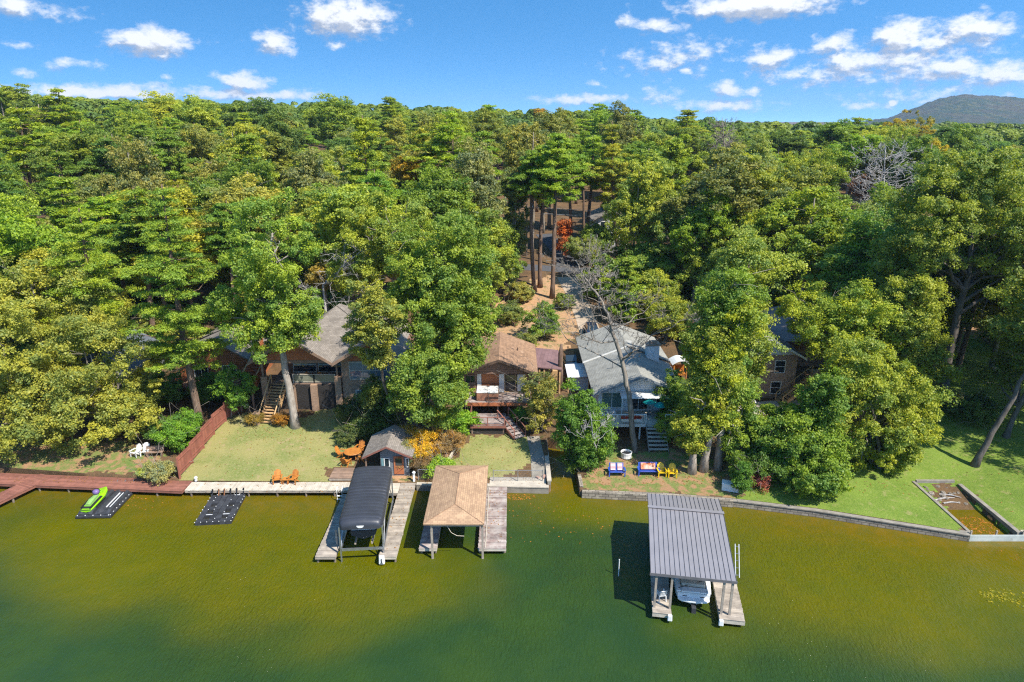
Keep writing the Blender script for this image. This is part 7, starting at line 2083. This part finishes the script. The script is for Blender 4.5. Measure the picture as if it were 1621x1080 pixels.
    # chain link fences of the small lawn
    for lab, a, b in (('low chain-link fence along the concrete walk of the small lawn', (-1.6, 51.75), (2.6, 51.7)), ('short chain-link fence between the shed and the tan boathouse', (-8.0, 51.9), (-6.3, 51.85))):
        t = thing('chain_link_fence', lab, 'fence', (a[0], a[1], .6)); L_ = b[0] - a[0]; n = max(1, round(L_ / 2))
        for i in range(n + 1):
            x = a[0] + L_ * i / n; m = MB(); m.tube([(x, a[1], .3), (x, a[1], 1.75)], .035, 8); m.build('post', M('galv'), t)
        m = MB(); m.tube([(a[0], a[1], 1.7), (b[0], a[1], 1.7)], .022, 6); m.build('top_rail', M('galv'), t)
        m = MB(); s = .16; k = int(L_ / s)
        for i in range(-6, k):
            for sg in (1, -1):
                x = a[0] + i * s; p0 = Vector((x, a[1], .72)); p1 = Vector((x + .95, a[1], 1.67))
                if sg < 0: p0.z, p1.z = p1.z, p0.z
                lo = max(0, (a[0] - p0.x) / .95); hi = min(1, (b[0] - p0.x) / .95)
                if hi > lo: m.bar(p0.lerp(p1, lo), p0.lerp(p1, hi), .006)
        m.build('mesh', M('galv'), t)
    ribbon('path', [(-1.9, 51.75), (2.9, 51.7)], [1.2, 1.2], M('concrete'), .03)
    ribbon('path', [(2.35, 52.35), (2.3, 55.5), (2.0, 59)], [1.3, 1.2, 1.2], M('concrete_dark'), .03)
    for i, (u, v, r) in enumerate(((851, 757, .22), (862, 756, .3), (868, 757, .25))):
        p = P(u, v, .66); mb = MB(); mb.lathe((0, 0, -.03), [(r * .7, 0), (r, r * .4), (r * .7, r * .8), (r * .15, r * .9)], 8); o = mb.build('stone', surf('pink_stone', (.42, .26, .20), (.30, .19, .15), 4, .9, .2, .4), None, local=True); o.location = p
        tag(o, ['smallest pinkish boulder at the corner of the concrete walk', 'largest pinkish boulder at the corner of the concrete walk', 'pinkish boulder closest to the gully wall corner'][i], 'stone', 'boulders on the concrete walk')
    # lawn bed edging
    pts = [PG(u, v) for u, v in ((701, 748), (712, 727), (724, 705), (733, 694))]
    mb = MB()
    for a, b in zip(pts, pts[1:]): mb.bar(a + Vector((0, 0, .12)), b + Vector((0, 0, .12)), .16, .26)
    tag(mb.build('bed_edging', M('wood_pale'), None, pts[0]), 'curved pale timber edging between the flower bed and small lawn', 'edging')
    # white garden chairs under the oak
    for i, (u, v, lab) in enumerate(((216, 722, 'white slatted garden chair under the low oak, the one nearer the water'), (231, 720, 'white slatted garden chair under the low oak, the one nearer the fence'))):
        adirondack('garden_chair', lab, PG(u, v), R(-20 + 30 * i), 'white_paint', 'white chairs under the low oak')
    p = PG(246, 722); t = thing('garden_bench', 'brown wooden bench under the low oak beside the white chairs', 'bench', p, R(8))
    m = MB(); m.box((0, 0, .42), (1.5, .42, .05)); m.build('seat', M('wood_brown'), t, local=True)
    m = MB(); m.box((0, .24, .7), (1.5, .04, .4), rx=R(-10)); m.build('backrest', M('wood_brown'), t, local=True)
    for sx in (-1, 1): m = MB(); m.box((sx * .62, 0, .2), (.08, .4, .4)); m.build('leg', M('wood_brown'), t, local=True)
    # white pedestal lights on the docks
    for i, (x, y, lab) in enumerate(((-8.35, 51.75, 'white dock pedestal at the shore end of the sunlit finger dock'), (-27.0, 51.85, 'small white lawn light at the corner of the dry lawn by the fence'))):
        t = thing('dock_light', lab, 'light', (x, y, .62)); h = .8 if i == 0 else .25
        m = MB(); m.box((0, 0, h / 2), (.16, .16, h)); m.build('post', M('white_plastic'), t, local=True)
        m = MB(); m.lathe((0, 0, h), [(.13, 0), (.15, .1), (.05, .2)], 10); m.build('head', M('white_plastic'), t, local=True)


def litter():
    """fallen leaves on lawns, walks, decks and roofs"""
    rs = np.random.RandomState(9); pp = []
    def area(n, x0, x1, y0, y1, z=None):
        for _ in range(n):
            x = rs.uniform(x0, x1); y = rs.uniform(y0, y1)
            pp.append((x, y, (ground(x, y) if z is None else z) + .03))
    area(260, -27.5, -13, 52.2, 61.5); area(160, -25, -18, 58, 63); area(260, -6, 2.2, 52.2, 59); area(700, 6.2, 19, 51, 58); area(300, 19, 34, 49, 56); area(90, 39, 48, 46, 60); area(200, -46, -29, 54.5, 59)
    area(60, -27, -13, 49.9, 51.5, .60); area(50, -9.4, -8.3, 42, 51.4, .585); area(60, -2.3, -.5, 43, 50.8, .565); area(120, -44, -28, 51.5, 52.6, .61); area(120, -8, 3, 51.3, 52.3)
    pp = np.array(pp); n = len(pp)
    me = leaf_mesh('fallen_leaves', pp, np.tile([0, 0, 1.], (n, 1)) + rs.normal(size=(n, 3)) * .25, rs.uniform(.035, .075, n), rs.rand(n), .8, leafmat('leaf_broad'))
    o = bpy.data.objects.new('fallen_leaves', me); COL.objects.link(o); o.color = (.36, .20, .08, 1); tag(o, kind='stuff')
# ------------------------------------------------------------------ build it all
build_world(); build_sun(); build_camera()
init_mats(); barks()
build_ground(); build_water(); build_mountain()
docks(); canopy_lift(); boathouse(); metal_dock(); jet_docks(); shore_walls()
lodge(); cabin(); grey_house(); brick_house(); far_houses(); cars(); yard(); litter()
key_trees(); shrubs(); forest()
if HAZE: build_haze()
SC.view_settings.view_transform = 'Standard'; SC.view_settings.look = 'None'; SC.view_settings.exposure = EXPO; SC.view_settings.gamma = 1.0
SC.render.engine = 'CYCLES'
SC.cycles.use_denoising = DENOISE
SC.cycles.max_bounces = 6; SC.cycles.diffuse_bounces = 3; SC.cycles.glossy_bounces = 2; SC.cycles.transmission_bounces = 4
SC.cycles.caustics_reflective = False; SC.cycles.caustics_refractive = False
SC.cycles.filter_width = 1.2
SC.cycles.sample_clamp_direct = 8.0; SC.cycles.sample_clamp_indirect = 6.0
